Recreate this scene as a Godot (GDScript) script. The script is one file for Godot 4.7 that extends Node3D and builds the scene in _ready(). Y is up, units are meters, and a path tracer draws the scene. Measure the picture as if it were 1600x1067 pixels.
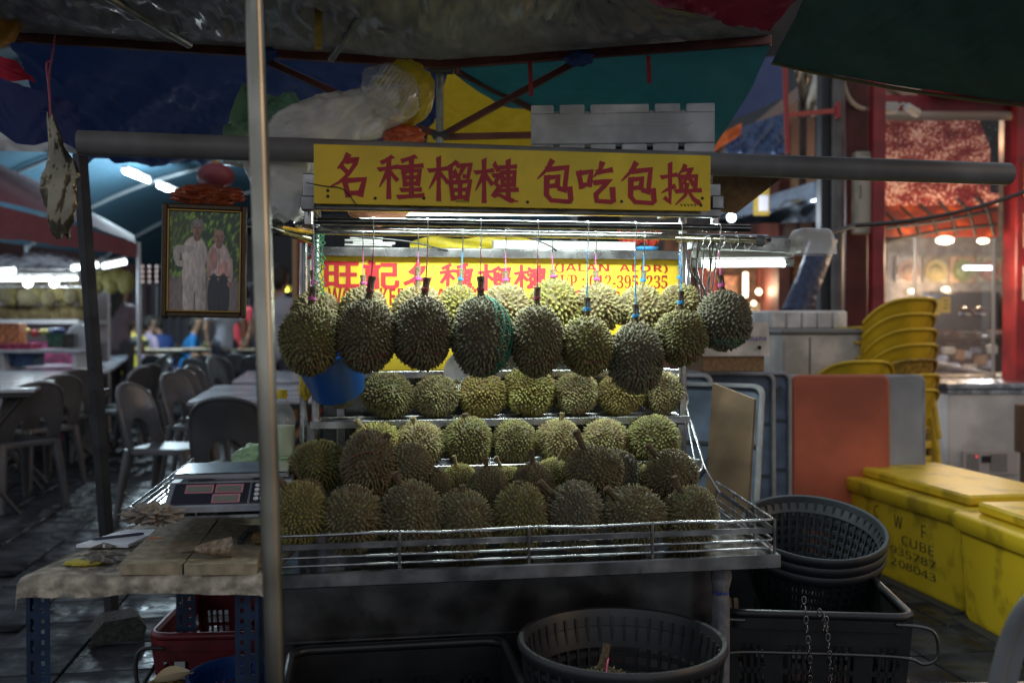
extends Node3D
# A durian seller's cart in a night market: camera and light first, then setting, cart, goods, right side, left side.

const EYE := 1.19
const PITCH := -0.017
var mats := {}
var noise_tex := {}
var rng := RandomNumberGenerator.new()
var nz := FastNoiseLite.new()
var cart_at := Vector3(-0.581, 0, -2.246)
const CU := Vector3(0.98723, 0, -0.1593)
const CN := Vector3(-0.1593, 0, -0.98723)

class MB:
	var v := PackedVector3Array()
	var n := PackedVector3Array()
	var uv := PackedVector2Array()
	var c := PackedColorArray()
	var ix := PackedInt32Array()
	var x := Transform3D()
	var col := Color(1, 1, 1)
	func vert(p: Vector3, nn: Vector3, t := Vector2.ZERO) -> int:
		v.append(x * p)
		n.append((x.basis * nn).normalized())
		uv.append(t)
		c.append(col)
		return v.size() - 1
	func tri(a: int, b: int, d: int) -> void:
		var g := (v[b] - v[a]).cross(v[d] - v[a])
		if g.dot(n[a] + n[b] + n[d]) > 0.0:
			ix.append(a); ix.append(d); ix.append(b)
		else:
			ix.append(a); ix.append(b); ix.append(d)
	func quad(a: Vector3, b: Vector3, d: Vector3, e: Vector3, nn := Vector3.ZERO) -> void:
		if nn == Vector3.ZERO:
			nn = (b - a).cross(d - a).normalized()
		var i := vert(a, nn, Vector2(0, 1))
		vert(b, nn, Vector2(1, 1)); vert(d, nn, Vector2(1, 0)); vert(e, nn, Vector2(0, 0))
		tri(i, i + 1, i + 2); tri(i, i + 2, i + 3)
	func tri3(a: Vector3, b: Vector3, d: Vector3, nn: Vector3) -> void:
		var i := vert(a, nn); vert(b, nn); vert(d, nn)
		tri(i, i + 1, i + 2)
	func box(at: Vector3, s: Vector3, bev := 0.003) -> void:
		var h := s / 2
		bev = minf(bev, minf(h.x, minf(h.y, h.z)) * 0.45)
		if bev < 0.0006:
			bev = 0.0
		var ax := [Vector3.RIGHT, Vector3.UP, Vector3.BACK]
		for k in 3:
			for sg in [-1.0, 1.0]:
				var w: Vector3 = ax[k] * sg
				var p: Vector3 = ax[(k + 1) % 3]
				var q: Vector3 = ax[(k + 2) % 3]
				var o := at + w * h[k]
				var pe := p * (h[(k + 1) % 3] - bev)
				var qe := q * (h[(k + 2) % 3] - bev)
				quad(o - pe - qe, o + pe - qe, o + pe + qe, o - pe + qe, w)
		if bev == 0.0:
			return
		for k in 3:
			var p: Vector3 = ax[(k + 1) % 3]
			var q: Vector3 = ax[(k + 2) % 3]
			var l: Vector3 = ax[k] * (h[k] - bev)
			for s1 in [-1.0, 1.0]:
				for s2 in [-1.0, 1.0]:
					var a: Vector3 = at + p * s1 * h[(k + 1) % 3] + q * s2 * (h[(k + 2) % 3] - bev)
					var b: Vector3 = at + p * s1 * (h[(k + 1) % 3] - bev) + q * s2 * h[(k + 2) % 3]
					quad(a - l, a + l, b + l, b - l, (p * s1 + q * s2).normalized())
		for s1 in [-1.0, 1.0]:
			for s2 in [-1.0, 1.0]:
				for s3 in [-1.0, 1.0]:
					tri3(at + Vector3(s1 * h.x, s2 * (h.y - bev), s3 * (h.z - bev)), at + Vector3(s1 * (h.x - bev), s2 * h.y, s3 * (h.z - bev)), at + Vector3(s1 * (h.x - bev), s2 * (h.y - bev), s3 * h.z), Vector3(s1, s2, s3).normalized())
	func bar(a: Vector3, b: Vector3, w: float, t: float, up := Vector3.UP, bev := 0.002) -> void:
		var z := (b - a).normalized()
		var xx := up.cross(z)
		if xx.length() < 0.01:
			xx = Vector3.RIGHT.cross(z)
		xx = xx.normalized()
		var keep := x
		x = x * Transform3D(Basis(xx, z.cross(xx), z), (a + b) / 2)
		box(Vector3.ZERO, Vector3(w, t, a.distance_to(b)), bev)
		x = keep
	func tube(p: Array, r, sides := 8, caps := true, closed := false) -> void:
		var m := p.size()
		var up := Vector3.ZERO
		var rows := []
		for i in m:
			var a: Vector3 = p[(i - 1 + m) % m] if closed else p[maxi(i - 1, 0)]
			var b: Vector3 = p[(i + 1) % m] if closed else p[mini(i + 1, m - 1)]
			var t: Vector3 = (b - a).normalized()
			if up == Vector3.ZERO:
				up = t.cross(Vector3(0.13, 0.97, 0.2)).normalized()
				if up.length() < 0.5:
					up = Vector3.RIGHT
			up = (up - t * up.dot(t)).normalized()
			var sd := t.cross(up)
			var rr: float = r[i] if r is Array else r
			var first := v.size()
			for k in sides:
				var an := TAU * k / sides
				var d := up * cos(an) + sd * sin(an)
				vert(p[i] + d * rr, d, Vector2(float(k) / sides, float(i) / m))
			rows.append(first)
			if caps and not closed and (i == 0 or i == m - 1) and rr > 0.0005:
				var nn := -t if i == 0 else t
				var mid := vert(p[i], nn)
				for k in sides:
					var an := TAU * k / sides
					vert(p[i] + (up * cos(an) + sd * sin(an)) * rr, nn)
				for k in sides:
					tri(mid, mid + 1 + k, mid + 1 + (k + 1) % sides)
		for i in (m if closed else m - 1):
			var f: int = rows[i]
			var g: int = rows[(i + 1) % m]
			for k in sides:
				var k2 := (k + 1) % sides
				tri(f + k, f + k2, g + k2); tri(f + k, g + k2, g + k)
	func lathe(pr: Array, segs := 24, at := Vector3.ZERO, from := 0.0, to := TAU) -> void:
		# profile points are (radius, height); walk it so that the outside is on the right hand going up
		for i in pr.size() - 1:
			var a: Vector2 = pr[i]
			var b: Vector2 = pr[i + 1]
			var e := (b - a).normalized()
			if (b - a).length() < 1e-6:
				continue
			var nn := Vector2(e.y, -e.x)
			var na := nn
			var nb := nn
			if i > 0:
				var o: Vector2 = (a - pr[i - 1]).normalized()
				if o.dot(e) > 0.6:
					na = (nn + Vector2(o.y, -o.x)).normalized()
			if i < pr.size() - 2:
				var o: Vector2 = (pr[i + 2] - b).normalized()
				if o.dot(e) > 0.6:
					nb = (nn + Vector2(o.y, -o.x)).normalized()
			var f := v.size()
			for k in segs + 1:
				var an := from + (to - from) * k / segs
				var d := Vector3(cos(an), 0, sin(an))
				vert(at + d * a.x + Vector3.UP * a.y, d * na.x + Vector3.UP * na.y, Vector2(float(k) / segs, 0))
				vert(at + d * b.x + Vector3.UP * b.y, d * nb.x + Vector3.UP * nb.y, Vector2(float(k) / segs, 1))
			for k in segs:
				var q := f + k * 2
				tri(q, q + 1, q + 3); tri(q, q + 3, q + 2)
	func ball(at: Vector3, r: Vector3, segs := 12, rings := 8) -> void:
		var f := v.size()
		for i in rings + 1:
			var th := PI * i / rings
			for k in segs + 1:
				var an := TAU * k / segs
				var d := Vector3(sin(th) * cos(an), cos(th), sin(th) * sin(an))
				vert(at + d * r, (d / r).normalized(), Vector2(float(k) / segs, float(i) / rings))
		for i in rings:
			for k in segs:
				var q := f + i * (segs + 1) + k
				if i > 0:
					tri(q, q + 1, q + segs + 2)
				if i < rings - 1:
					tri(q, q + segs + 2, q + segs + 1)
	func grid(rows: Array, flip := false, wrap := false) -> void:
		var h := rows.size()
		var w: int = rows[0].size()
		var f := v.size()
		for j in h:
			for i in w:
				var l: Vector3 = rows[j][(i - 1 + w) % w] if wrap else rows[j][maxi(i - 1, 0)]
				var r: Vector3 = rows[j][(i + 1) % w] if wrap else rows[j][mini(i + 1, w - 1)]
				var nn: Vector3 = (r - l).cross(rows[mini(j + 1, h - 1)][i] - rows[maxi(j - 1, 0)][i])
				vert(rows[j][i], -nn if flip else nn, Vector2(float(i) / (w - 1), float(j) / (h - 1)))
		for j in h - 1:
			for i in (w if wrap else w - 1):
				var i2 := (i + 1) % w
				tri(f + j * w + i, f + j * w + i2, f + (j + 1) * w + i2)
				tri(f + j * w + i, f + (j + 1) * w + i2, f + (j + 1) * w + i)
	func prism(poly: PackedVector2Array, z0: float, z1: float) -> void:
		var t := Geometry2D.triangulate_polygon(poly)
		for s in [[z0, Vector3.FORWARD], [z1, Vector3.BACK]]:
			if z0 > z1:
				s[1] = -s[1]
			var f := v.size()
			for p in poly:
				vert(Vector3(p.x, p.y, s[0]), s[1], p)
			for k in range(0, t.size(), 3):
				tri(f + t[k], f + t[k + 1], f + t[k + 2])
		var cw := Geometry2D.is_polygon_clockwise(poly)
		for k in poly.size():
			var a := poly[k]
			var b := poly[(k + 1) % poly.size()]
			var e := (b - a).normalized()
			var nn := Vector3(e.y, -e.x, 0) * (-1.0 if cw else 1.0)
			quad(Vector3(a.x, a.y, z0), Vector3(b.x, b.y, z0), Vector3(b.x, b.y, z1), Vector3(a.x, a.y, z1), nn)
	func add(o: MB) -> void:
		var f := v.size()
		v.append_array(o.v); n.append_array(o.n); uv.append_array(o.uv); c.append_array(o.c)
		for i in o.ix:
			ix.append(i + f)
	func mesh() -> ArrayMesh:
		var a := []
		a.resize(Mesh.ARRAY_MAX)
		a[Mesh.ARRAY_VERTEX] = v; a[Mesh.ARRAY_NORMAL] = n; a[Mesh.ARRAY_TEX_UV] = uv; a[Mesh.ARRAY_COLOR] = c; a[Mesh.ARRAY_INDEX] = ix
		var m := ArrayMesh.new()
		m.add_surface_from_arrays(Mesh.PRIMITIVE_TRIANGLES, a)
		return m

# ---------- places: a direction seen in the photograph with a depth in metres, or with a plane of the cart
func ray(px: float, py: float) -> Vector3:
	return Basis(Vector3.RIGHT, PITCH) * Vector3((px - 800.0) / 1500.0, -(py - 533.5) / 1500.0, -1.0)
func W(px: float, py: float, d: float) -> Vector3:
	var r := ray(px, py)
	return Vector3(0, EYE, 0) + r * (d / -r.z)
func C(px: float, py: float, off: float) -> Vector3:
	var r := ray(px, py)
	return Vector3(0, EYE, 0) + r * ((off + CN.dot(cart_at)) / CN.dot(r))
func H(px: float, py: float, y: float) -> Vector3:      # where that direction meets a level surface at height y
	var r := ray(px, py)
	return Vector3(0, EYE, 0) + r * ((y - EYE) / r.y)
func L(px: float, py: float, off: float) -> Vector3:      # the same in the cart's own axes: x along its front, y up, z towards the viewer
	var p := C(px, py, off) - cart_at
	return Vector3(p.dot(CU), p.y, -p.dot(CN))

# ---------- nodes
func tag(o: Node3D, label: String, cat: String, group := "", kind := "") -> Node3D:
	if label: o.set_meta("label", label)
	if cat: o.set_meta("category", cat)
	if group: o.set_meta("group", group)
	if kind: o.set_meta("kind", kind)
	return o
func thing(called: String, label: String, cat: String, at := Vector3.ZERO, turn := 0.0, group := "") -> Node3D:
	var o := Node3D.new()
	o.name = called
	add_child(o, true)
	o.position = at
	o.rotation.y = turn
	tag(o, label, cat, group)
	return o
func put(called: String, m: Mesh, mt: Material, parent: Node3D, at := Transform3D()) -> MeshInstance3D:
	var o := MeshInstance3D.new()
	o.name = called
	o.mesh = m
	o.material_override = mt
	o.transform = at
	parent.add_child(o, true)
	return o
func obj(called: String, b: MB, mt: Material, parent: Node3D = self) -> MeshInstance3D:
	return put(called, b.mesh(), mt, parent)
func one(called: String, label: String, cat: String, b: MB, mt: Material, group := "") -> MeshInstance3D:
	# a thing of one mesh: its origin is moved to the middle of its base
	var lo := Vector3.INF
	var hi := -Vector3.INF
	for p in b.v:
		lo = lo.min(p); hi = hi.max(p)
	var o := Vector3((lo.x + hi.x) / 2, lo.y, (lo.z + hi.z) / 2)
	for i in b.v.size():
		b.v[i] -= o
	var m := put(called, b.mesh(), mt, self, Transform3D(Basis(), o))
	tag(m, label, cat, group)
	return m
func struct(called: String, b: MB, mt: Material) -> MeshInstance3D:
	var m := put(called, b.mesh(), mt, self)
	m.set_meta("kind", "structure")
	return m

# ---------- materials (colours given as linear reflectance)
func grain(key: String, freq: float, lo: float, hi: float, size := 256, kind := 0, octaves := 4) -> NoiseTexture2D:
	if noise_tex.has(key):
		return noise_tex[key]
	var f := FastNoiseLite.new()
	f.seed = key.hash() & 0xffff
	f.frequency = freq
	f.noise_type = FastNoiseLite.TYPE_CELLULAR if kind == 1 else FastNoiseLite.TYPE_SIMPLEX_SMOOTH
	f.fractal_octaves = octaves
	var t := NoiseTexture2D.new()
	t.noise = f
	t.width = size; t.height = size
	t.seamless = true
	if kind == 2:
		t.as_normal_map = true
		t.bump_strength = hi
	else:
		var g := Gradient.new()
		g.offsets = PackedFloat32Array([0.16, 0.46] if kind == 3 else [0.25, 0.75])
		g.colors = PackedColorArray([Color(lo, lo, lo), Color(hi, hi, hi)])
		t.color_ramp = g
	noise_tex[key] = t
	return t
func M(r: float, g: float, b: float, rough := 0.7, metal := 0.0, tex := "", scale := 2.0, bump := "", bump_scale := 1.0) -> StandardMaterial3D:
	var key := "%s %s %s %s %s %s %s %s %s" % [r, g, b, rough, metal, tex, scale, bump, bump_scale]
	if mats.has(key):
		return mats[key]
	var m := StandardMaterial3D.new()
	m.albedo_color = Color(r, g, b).linear_to_srgb()
	m.roughness = rough
	m.metallic = metal
	if tex == "grime":
		m.albedo_texture = grain("grime", 0.012, 0.78, 1.0)
	elif tex == "soft":
		m.albedo_texture = grain("soft", 0.03, 0.93, 1.0)
	elif tex == "fine":
		m.albedo_texture = grain("fine", 0.05, 0.82, 1.0)
	elif tex == "spot":
		m.albedo_texture = grain("spot", 0.03, 0.6, 1.0)
	elif tex == "dirt":
		m.albedo_texture = grain("dirt", 0.016, 0.76, 1.0, 512, 3, 6)
	elif tex == "steel":
		m.albedo_texture = grain("steel", 0.02, 0.75, 1.0)
		m.roughness_texture = grain("steelr", 0.02, 0.55, 1.0)
	if bump == "crease":
		m.normal_enabled = true
		m.normal_texture = grain("crease", 0.012, 0, 6.0, 256, 2, 5)
		m.normal_scale = bump_scale
	elif bump == "pit":
		m.normal_enabled = true
		m.normal_texture = grain("pit", 0.06, 0, 4.0, 256, 2, 3)
		m.normal_scale = bump_scale
	if tex or bump:
		m.uv1_triplanar = true
		m.uv1_scale = Vector3.ONE * scale
	mats[key] = m
	return m
func vc(m: StandardMaterial3D) -> StandardMaterial3D:
	if mats.has([m]):
		return mats[[m]]
	var k: StandardMaterial3D = m.duplicate()
	k.vertex_color_use_as_albedo = true
	mats[[m]] = k
	return k
func glow(r: float, g: float, b: float, e: float) -> StandardMaterial3D:
	var m := StandardMaterial3D.new()
	m.albedo_color = Color(0.8, 0.8, 0.8)
	m.emission_enabled = true
	m.emission = Color(r, g, b)
	m.emission_energy_multiplier = e
	return m
func cloth(r: float, g: float, b: float, through := 0.4, scale := 1.2, rough := 0.75) -> StandardMaterial3D:
	var m: StandardMaterial3D = M(r, g, b, rough, 0.0, "soft", scale).duplicate()
	m.backlight_enabled = through > 0.0
	m.backlight = Color(through, through, through)
	return m
func clear_plastic(alpha: float, rough := 0.12) -> StandardMaterial3D:
	var m := StandardMaterial3D.new()
	m.albedo_color = Color(0.85, 0.85, 0.86, alpha)
	m.transparency = BaseMaterial3D.TRANSPARENCY_ALPHA
	m.roughness = rough
	return m
func lamp(at: Vector3, energy: float, c: Color, size := 0.06) -> OmniLight3D:
	var l := OmniLight3D.new()
	l.name = "lamp_light"
	l.light_color = c
	l.light_energy = energy
	l.light_size = size
	l.omni_range = 30.0
	l.omni_attenuation = 2.0
	l.shadow_enabled = true
	add_child(l, true)
	l.position = at
	return l
func strip(at: Vector3, along: Vector3, facing: Vector3, length: float, width: float, energy: float, c: Color) -> void:
	var l := AreaLight3D.new()
	l.name = "tube_light"
	l.light_color = c
	l.light_energy = energy
	l.area_size = Vector2(length, width)
	l.area_normalize_energy = true
	l.area_range = 30.0
	l.area_attenuation = 2.0
	l.shadow_enabled = true
	add_child(l, true)
	var z := -facing.normalized()
	var xx := (along - z * along.dot(z)).normalized()
	l.transform = Transform3D(Basis(xx, z.cross(xx), z), at)

# ---------- shapes shared by many things
func tarp(a: Vector3, b: Vector3, c: Vector3, d: Vector3, nu := 24, nv := 16, sag := 0.05, wr := 0.012, fr := 3.0, sd := 1, dirn := Vector3.UP) -> MB:
	# a sheet with corners a b (one edge) and d c (the opposite one), sagging and creased
	var rows := []
	var f := FastNoiseLite.new()
	f.seed = sd
	f.frequency = fr * 0.3
	f.fractal_octaves = 3
	for j in nv + 1:
		var row: Array[Vector3] = []
		var t := float(j) / nv
		for i in nu + 1:
			var s := float(i) / nu
			var p := a.lerp(b, s).lerp(d.lerp(c, s), t)
			p -= dirn * sag * 4.0 * (s * (1 - s) * 0.5 + t * (1 - t) * 0.5)
			p += dirn * wr * (0.2 + 0.8 * minf(t * 5.0, 1.0)) * (f.get_noise_2d(s * 9.0 + t * 5.0, t * 2.0) * 1.6 - absf(f.get_noise_2d(s * 20.0 - t * 12.0, t * 1.6 + 9.0)) * 1.3 + 0.10 * f.get_noise_2d(s * 50.0 + t * 40.0, t * 5.0))
			row.append(p)
		rows.append(row)
	var mb := MB.new()
	mb.grid(rows)
	return mb
func bag(mb: MB, at: Vector3, r: Vector3, sd: int, rough := 0.35, fr := 1.3, basis := Basis()) -> void:
	# a crumpled closed surface
	var f := FastNoiseLite.new()
	f.seed = sd
	f.frequency = fr
	f.fractal_octaves = 4
	var rows := []
	for j in 33:
		var row: Array[Vector3] = []
		for i in 56:
			var th := PI * j / 32.0
			var an := TAU * i / 56.0
			var d := Vector3(sin(th) * cos(an), cos(th), sin(th) * sin(an))
			var k := 1.0 + rough * (f.get_noise_3dv(d) + 0.5 * absf(f.get_noise_3dv(d * 2.7 + Vector3.ONE)) - 0.35 * absf(f.get_noise_3dv(d * Vector3(5.0, 2.2, 5.0) + Vector3(9, 2, 4))))
			row.append(at + basis * (d * r * k))
		rows.append(row)
	mb.grid(rows, true, true)
func arc(from: Vector3, to: Vector3, drop: float, n := 10) -> Array:
	var p := []
	for i in n + 1:
		var t := float(i) / n
		p.append(from.lerp(to, t) - Vector3.UP * drop * 4.0 * t * (1 - t))
	return p
func spline(pts: Array, n := 6) -> Array:
	var p := []
	for i in pts.size() - 1:
		for k in n:
			var t := float(k) / n
			p.append((pts[i] as Vector3).cubic_interpolate(pts[i + 1], pts[maxi(i - 1, 0)], pts[mini(i + 2, pts.size() - 1)], t))
	p.append(pts[-1])
	return p
func round_rect(w: float, h: float, r: float, n := 4) -> PackedVector2Array:
	var p := PackedVector2Array()
	for k in 4:
		var o := Vector2((w / 2 - r) * (1 if k in [0, 3] else -1), (h / 2 - r) * (1 if k < 2 else -1))
		for i in n + 1:
			var a := PI / 2 * (k + float(i) / n)
			p.append(o + Vector2(cos(a), sin(a)) * r)
	return p
func words(s: String, font: String, size: float, width: float, mt: Material, parent: Node3D, at: Transform3D, bold := false) -> MeshInstance3D:
	# flat lettering whose capitals are about «size» tall, stretched to «width» if that is not zero
	var t := TextMesh.new()
	var f := SystemFont.new()
	f.font_names = PackedStringArray([font])
	f.font_weight = 700 if bold else 400
	t.font = f
	t.text = s
	t.font_size = 32
	t.pixel_size = size / 23.0
	t.depth = 0.0006
	t.curve_step = 1.0
	var box := t.get_aabb()
	var k := 1.0
	if width > 0.0 and box.size.x > 0.0:
		k = width / box.size.x
	var m := put("lettering", t, mt, parent, at * Transform3D(Basis().scaled(Vector3(k, 1, 1)), Vector3.ZERO))
	return m
var glyphs := {
	"ming": "p46,3 36,20 20,38;p38,20 62,17 60,26 44,50 24,68 3,79;30,33 42,45;36,63 44,97;38,64 80,60 71,95;43,92 73,90",
	"zhong": "30,5 8,18;2,34 42,27;23,13 23,97;p22,36 2,74;27,40 41,56;82,3 54,13;48,28 98,23;56,37 60,68;56,37 93,34 88,66;60,51 89,49;60,65 88,63;74,10 74,92;52,79 94,77;45,95 100,90",
	"liu": "3,32 44,26;24,3 24,98;p24,33 2,74;27,37 44,57;64,11 50,22;51,20 51,48 64,41;60,33 69,49;67,20 97,16 91,45 82,43;p82,19 66,53;51,57 57,96;51,58 96,54 88,95;57,75 90,73;73,58 73,92;57,92 89,90",
	"lian": "3,32 42,26;22,3 22,98;p22,33 2,74;25,37 40,57;46,12 54,25;44,38 57,36 48,55 57,64 44,84;n44,84 58,82 80,93 101,96;60,19 95,16;63,30 66,61;63,31 93,28 90,60;66,45 91,43;66,59 91,57;57,72 99,69;78,3 78,88",
	"bao": "p46,1 32,24 9,47;34,24 80,18 74,71 62,67;32,43 59,40 56,63;34,63 57,60;32,42 31,82 42,95 84,97 89,92 86,66",
	"chi": "7,31 14,64;7,32 37,27 32,59;13,59 34,57;p64,3 58,22 42,40;54,28 85,22;45,53 80,48 48,80 50,95 84,97 90,93 88,66",
	"huan": "4,35 39,28;24,3 24,93 12,84;p38,54 20,62 2,72;p62,3 56,16 42,30;57,17 77,14 68,29;49,33 52,61;49,33 89,30 86,60;p64,33 57,51;72,35 81,49;39,67 99,63;p66,46 62,76 37,99;n69,66 82,84 101,97",
	"wang": "8,6 8,92;8,9 38,9 38,92;8,46 38,46;8,84 38,84;47,10 99,10;52,50 94,50;44,92 102,92;73,10 73,92",
	"ji": "16,3 28,9;2,19 44,19;8,34 39,34;8,48 39,48;8,60 8,97;8,63 38,63 38,96;8,92 38,92;54,12 92,12 92,50;56,47 92,47;57,45 57,86 64,94 90,94 98,88 99,74",
	"shou": "p82,5 50,12 16,18;18,36 82,35;6,58 95,56;50,14 50,95 36,90",
}
func character(mb: MB, key: String, at: Transform3D, size: float, w: float, brush: bool) -> void:
	# brush-written or square strokes as thin flat bands, each a hair above the one before
	var layer := 0
	for s in glyphs[key].split(";"):
		var style := ""
		if s[0] in ["p", "n"]:
			style = s[0]
			s = s.substr(1)
		var pts: Array[Vector2] = []
		for q in s.split(" "):
			var xy = q.split(",")
			pts.append(Vector2(float(xy[0]) / 100.0 - 0.5, 0.5 - float(xy[1]) / 100.0) * size)
		var m := pts.size()
		var len := 0.0
		for i in m - 1:
			len += pts[i].distance_to(pts[i + 1])
		# ends run on by half a stroke
		if not brush or style == "":
			pts[0] += (pts[0] - pts[1]).normalized() * w * 0.35
			if style == "":
				pts[m - 1] += (pts[m - 1] - pts[m - 2]).normalized() * w * 0.35
		var fine: Array[Vector2] = []
		for i in m - 1:
			var steps := 3 if brush else 1
			for k in steps:
				fine.append(pts[i].lerp(pts[i + 1], float(k) / steps))
		fine.append(pts[m - 1])
		m = fine.size()
		var z := 0.0006 + layer * 0.00012
		layer += 1
		var ids := []
		for i in m:
			var a := (fine[i] - fine[maxi(i - 1, 0)]).normalized()
			var b := (fine[mini(i + 1, m - 1)] - fine[i]).normalized()
			if i == 0: a = b
			if i == m - 1: b = a
			var t := (a + b).normalized()
			var nn := Vector2(-t.y, t.x)
			var k := minf(1.0 / maxf(nn.dot(Vector2(-a.y, a.x)), 0.4), 1.6)
			var f := float(i) / (m - 1)
			var ww := w / 2
			if brush:
				ww *= lerpf(1.1, 0.86, sin(f * PI))
				if style == "p": ww *= lerpf(1.15, 0.22, f * f)
				elif style == "n": ww *= lerpf(0.6, 1.5, f) if f < 0.85 else 0.35
				if absf(t.y) > 0.8 and style == "": ww *= 1.12
			var skew := t * ww * 0.45 if brush and i == 0 and style == "" else Vector2.ZERO
			ids.append(mb.vert(at * Vector3(fine[i].x + nn.x * ww * k - skew.x, fine[i].y + nn.y * ww * k - skew.y, z), at.basis.z))
			ids.append(mb.vert(at * Vector3(fine[i].x - nn.x * ww * k + skew.x, fine[i].y - nn.y * ww * k + skew.y, z), at.basis.z))
		for i in m - 1:
			mb.tri(ids[i * 2], ids[i * 2 + 1], ids[i * 2 + 3])
			mb.tri(ids[i * 2], ids[i * 2 + 3], ids[i * 2 + 2])
const TH := 0.15998
var steel: StandardMaterial3D
var dull_steel: StandardMaterial3D
var white_plastic: StandardMaterial3D
var grey_plastic: StandardMaterial3D
var black_plastic: StandardMaterial3D

func _ready() -> void:
	nz.seed = 7
	rng.seed = 20240
	# camera
	var cam := Camera3D.new()
	cam.name = "camera"
	add_child(cam)
	cam.position = Vector3(0, EYE, 0)
	cam.rotation.x = PITCH
	var at := CameraAttributesPhysical.new()
	at.frustum_focal_length = 49.2
	at.frustum_focus_distance = 2.62
	at.frustum_near = 0.05
	at.frustum_far = 500.0
	at.exposure_aperture = 3.4
	cam.attributes = at
	cam.fov = 39.15
	# dusk sky
	var sky := ProceduralSkyMaterial.new()
	sky.sky_top_color = Color(0.48, 0.51, 0.55)
	sky.sky_horizon_color = Color(0.545, 0.55, 0.555)
	sky.sky_curve = 0.2
	sky.ground_bottom_color = Color(0.2, 0.2, 0.22)
	sky.ground_horizon_color = Color(0.45, 0.45, 0.48)
	sky.sun_angle_max = 1.0
	var env := Environment.new()
	env.background_mode = Environment.BG_SKY
	env.sky = Sky.new()
	env.sky.sky_material = sky
	env.background_energy_multiplier = SKY
	env.tonemap_mode = Environment.TONE_MAPPER_LINEAR
	env.tonemap_exposure = 1.0
	env.sdfgi_enabled = true
	env.ssao_enabled = true
	env.ssil_enabled = true
	var we := WorldEnvironment.new()
	we.name = "world"
	we.environment = env
	add_child(we)
	# the last warm daylight, low from the right
	var sun := DirectionalLight3D.new()
	sun.name = "dusk_light"
	sun.light_energy = 0.13
	sun.light_color = Color(1.0, 0.86, 0.72)
	sun.light_angular_distance = 24.0
	sun.shadow_enabled = true
	add_child(sun)
	sun.look_at_from_position(Vector3(9.0, 3.2, 3.6), Vector3.ZERO)
	steel = M(0.56, 0.56, 0.57, 0.34, 1.0, "steel", 1.6)
	dull_steel = M(0.36, 0.36, 0.37, 0.45, 1.0, "steel", 1.3)
	white_plastic = M(0.72, 0.72, 0.7, 0.5, 0.0, "grime", 1.1)
	grey_plastic = M(0.095, 0.098, 0.108, 0.34, 0.0, "grime", 1.0)
	black_plastic = M(0.018, 0.019, 0.021, 0.42, 0.0, "grime", 2.0)
	setting()
	tent()
	cart()
	signs()
	durians()
	cart_extras()
	work_table()
	under_cart()
	right_side()
	restaurant()
	left_side()
const SKY := 2.25

func setting() -> void:
	var g := MB.new()
	g.box(Vector3(0, -0.53, -100), Vector3(600, 1.0, 600), 0)
	var wet := M(0.045, 0.047, 0.052, 0.5, 0.0, "spot", 0.6, "pit", 0.3).duplicate() as StandardMaterial3D
	wet.roughness = 0.75
	wet.metallic_specular = 0.26
	wet.roughness_texture = grain("wet", 0.02, 0.45, 1.0)
	var ground := struct("ground", g, wet)
	var kinds := []
	for k in 3:
		var t := MB.new()
		t.box(Vector3(0, -0.012, 0), Vector3(0.293, 0.03, 0.293), 0.004)
		kinds.append(t.mesh())
	var looks := []
	for k in 4:
		var m := wet.duplicate() as StandardMaterial3D
		var s: float = [1.0, 0.8, 1.25, 0.9][k]
		m.albedo_color = Color(0.04 * s, 0.042 * s, 0.048 * s).linear_to_srgb()
		m.roughness = [0.7, 0.5, 0.8, 0.6][k]
		looks.append(m)
	var count := 0
	for pass_ in 2:
		for i in range(-14, 12):
			for j in range(6, 30):
				var p := CU * (i * 0.3 + 0.05) + CN * (j * 0.3)
				var px := 800.0 + p.x / -p.z * 1500.0
				var left: bool = px > -30 and px < 470 and -p.z > 2.6 and -p.z < 7.3
				var right: bool = px > 1120 and px < 1640 and -p.z > 2.5 and -p.z < 5.3
				if (left if pass_ == 0 else right) and count < 299:
					count += 1
					var tilt := Basis(Vector3(rng.randf() - 0.5, 0, rng.randf() - 0.5).normalized(), rng.randf() * 0.005)
					put("paving_tile", kinds[count % 3], looks[rng.randi() % 4], ground, Transform3D(tilt * Basis(Vector3.UP, TH), p + Vector3.UP * (rng.randf() * 0.003)))

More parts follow.
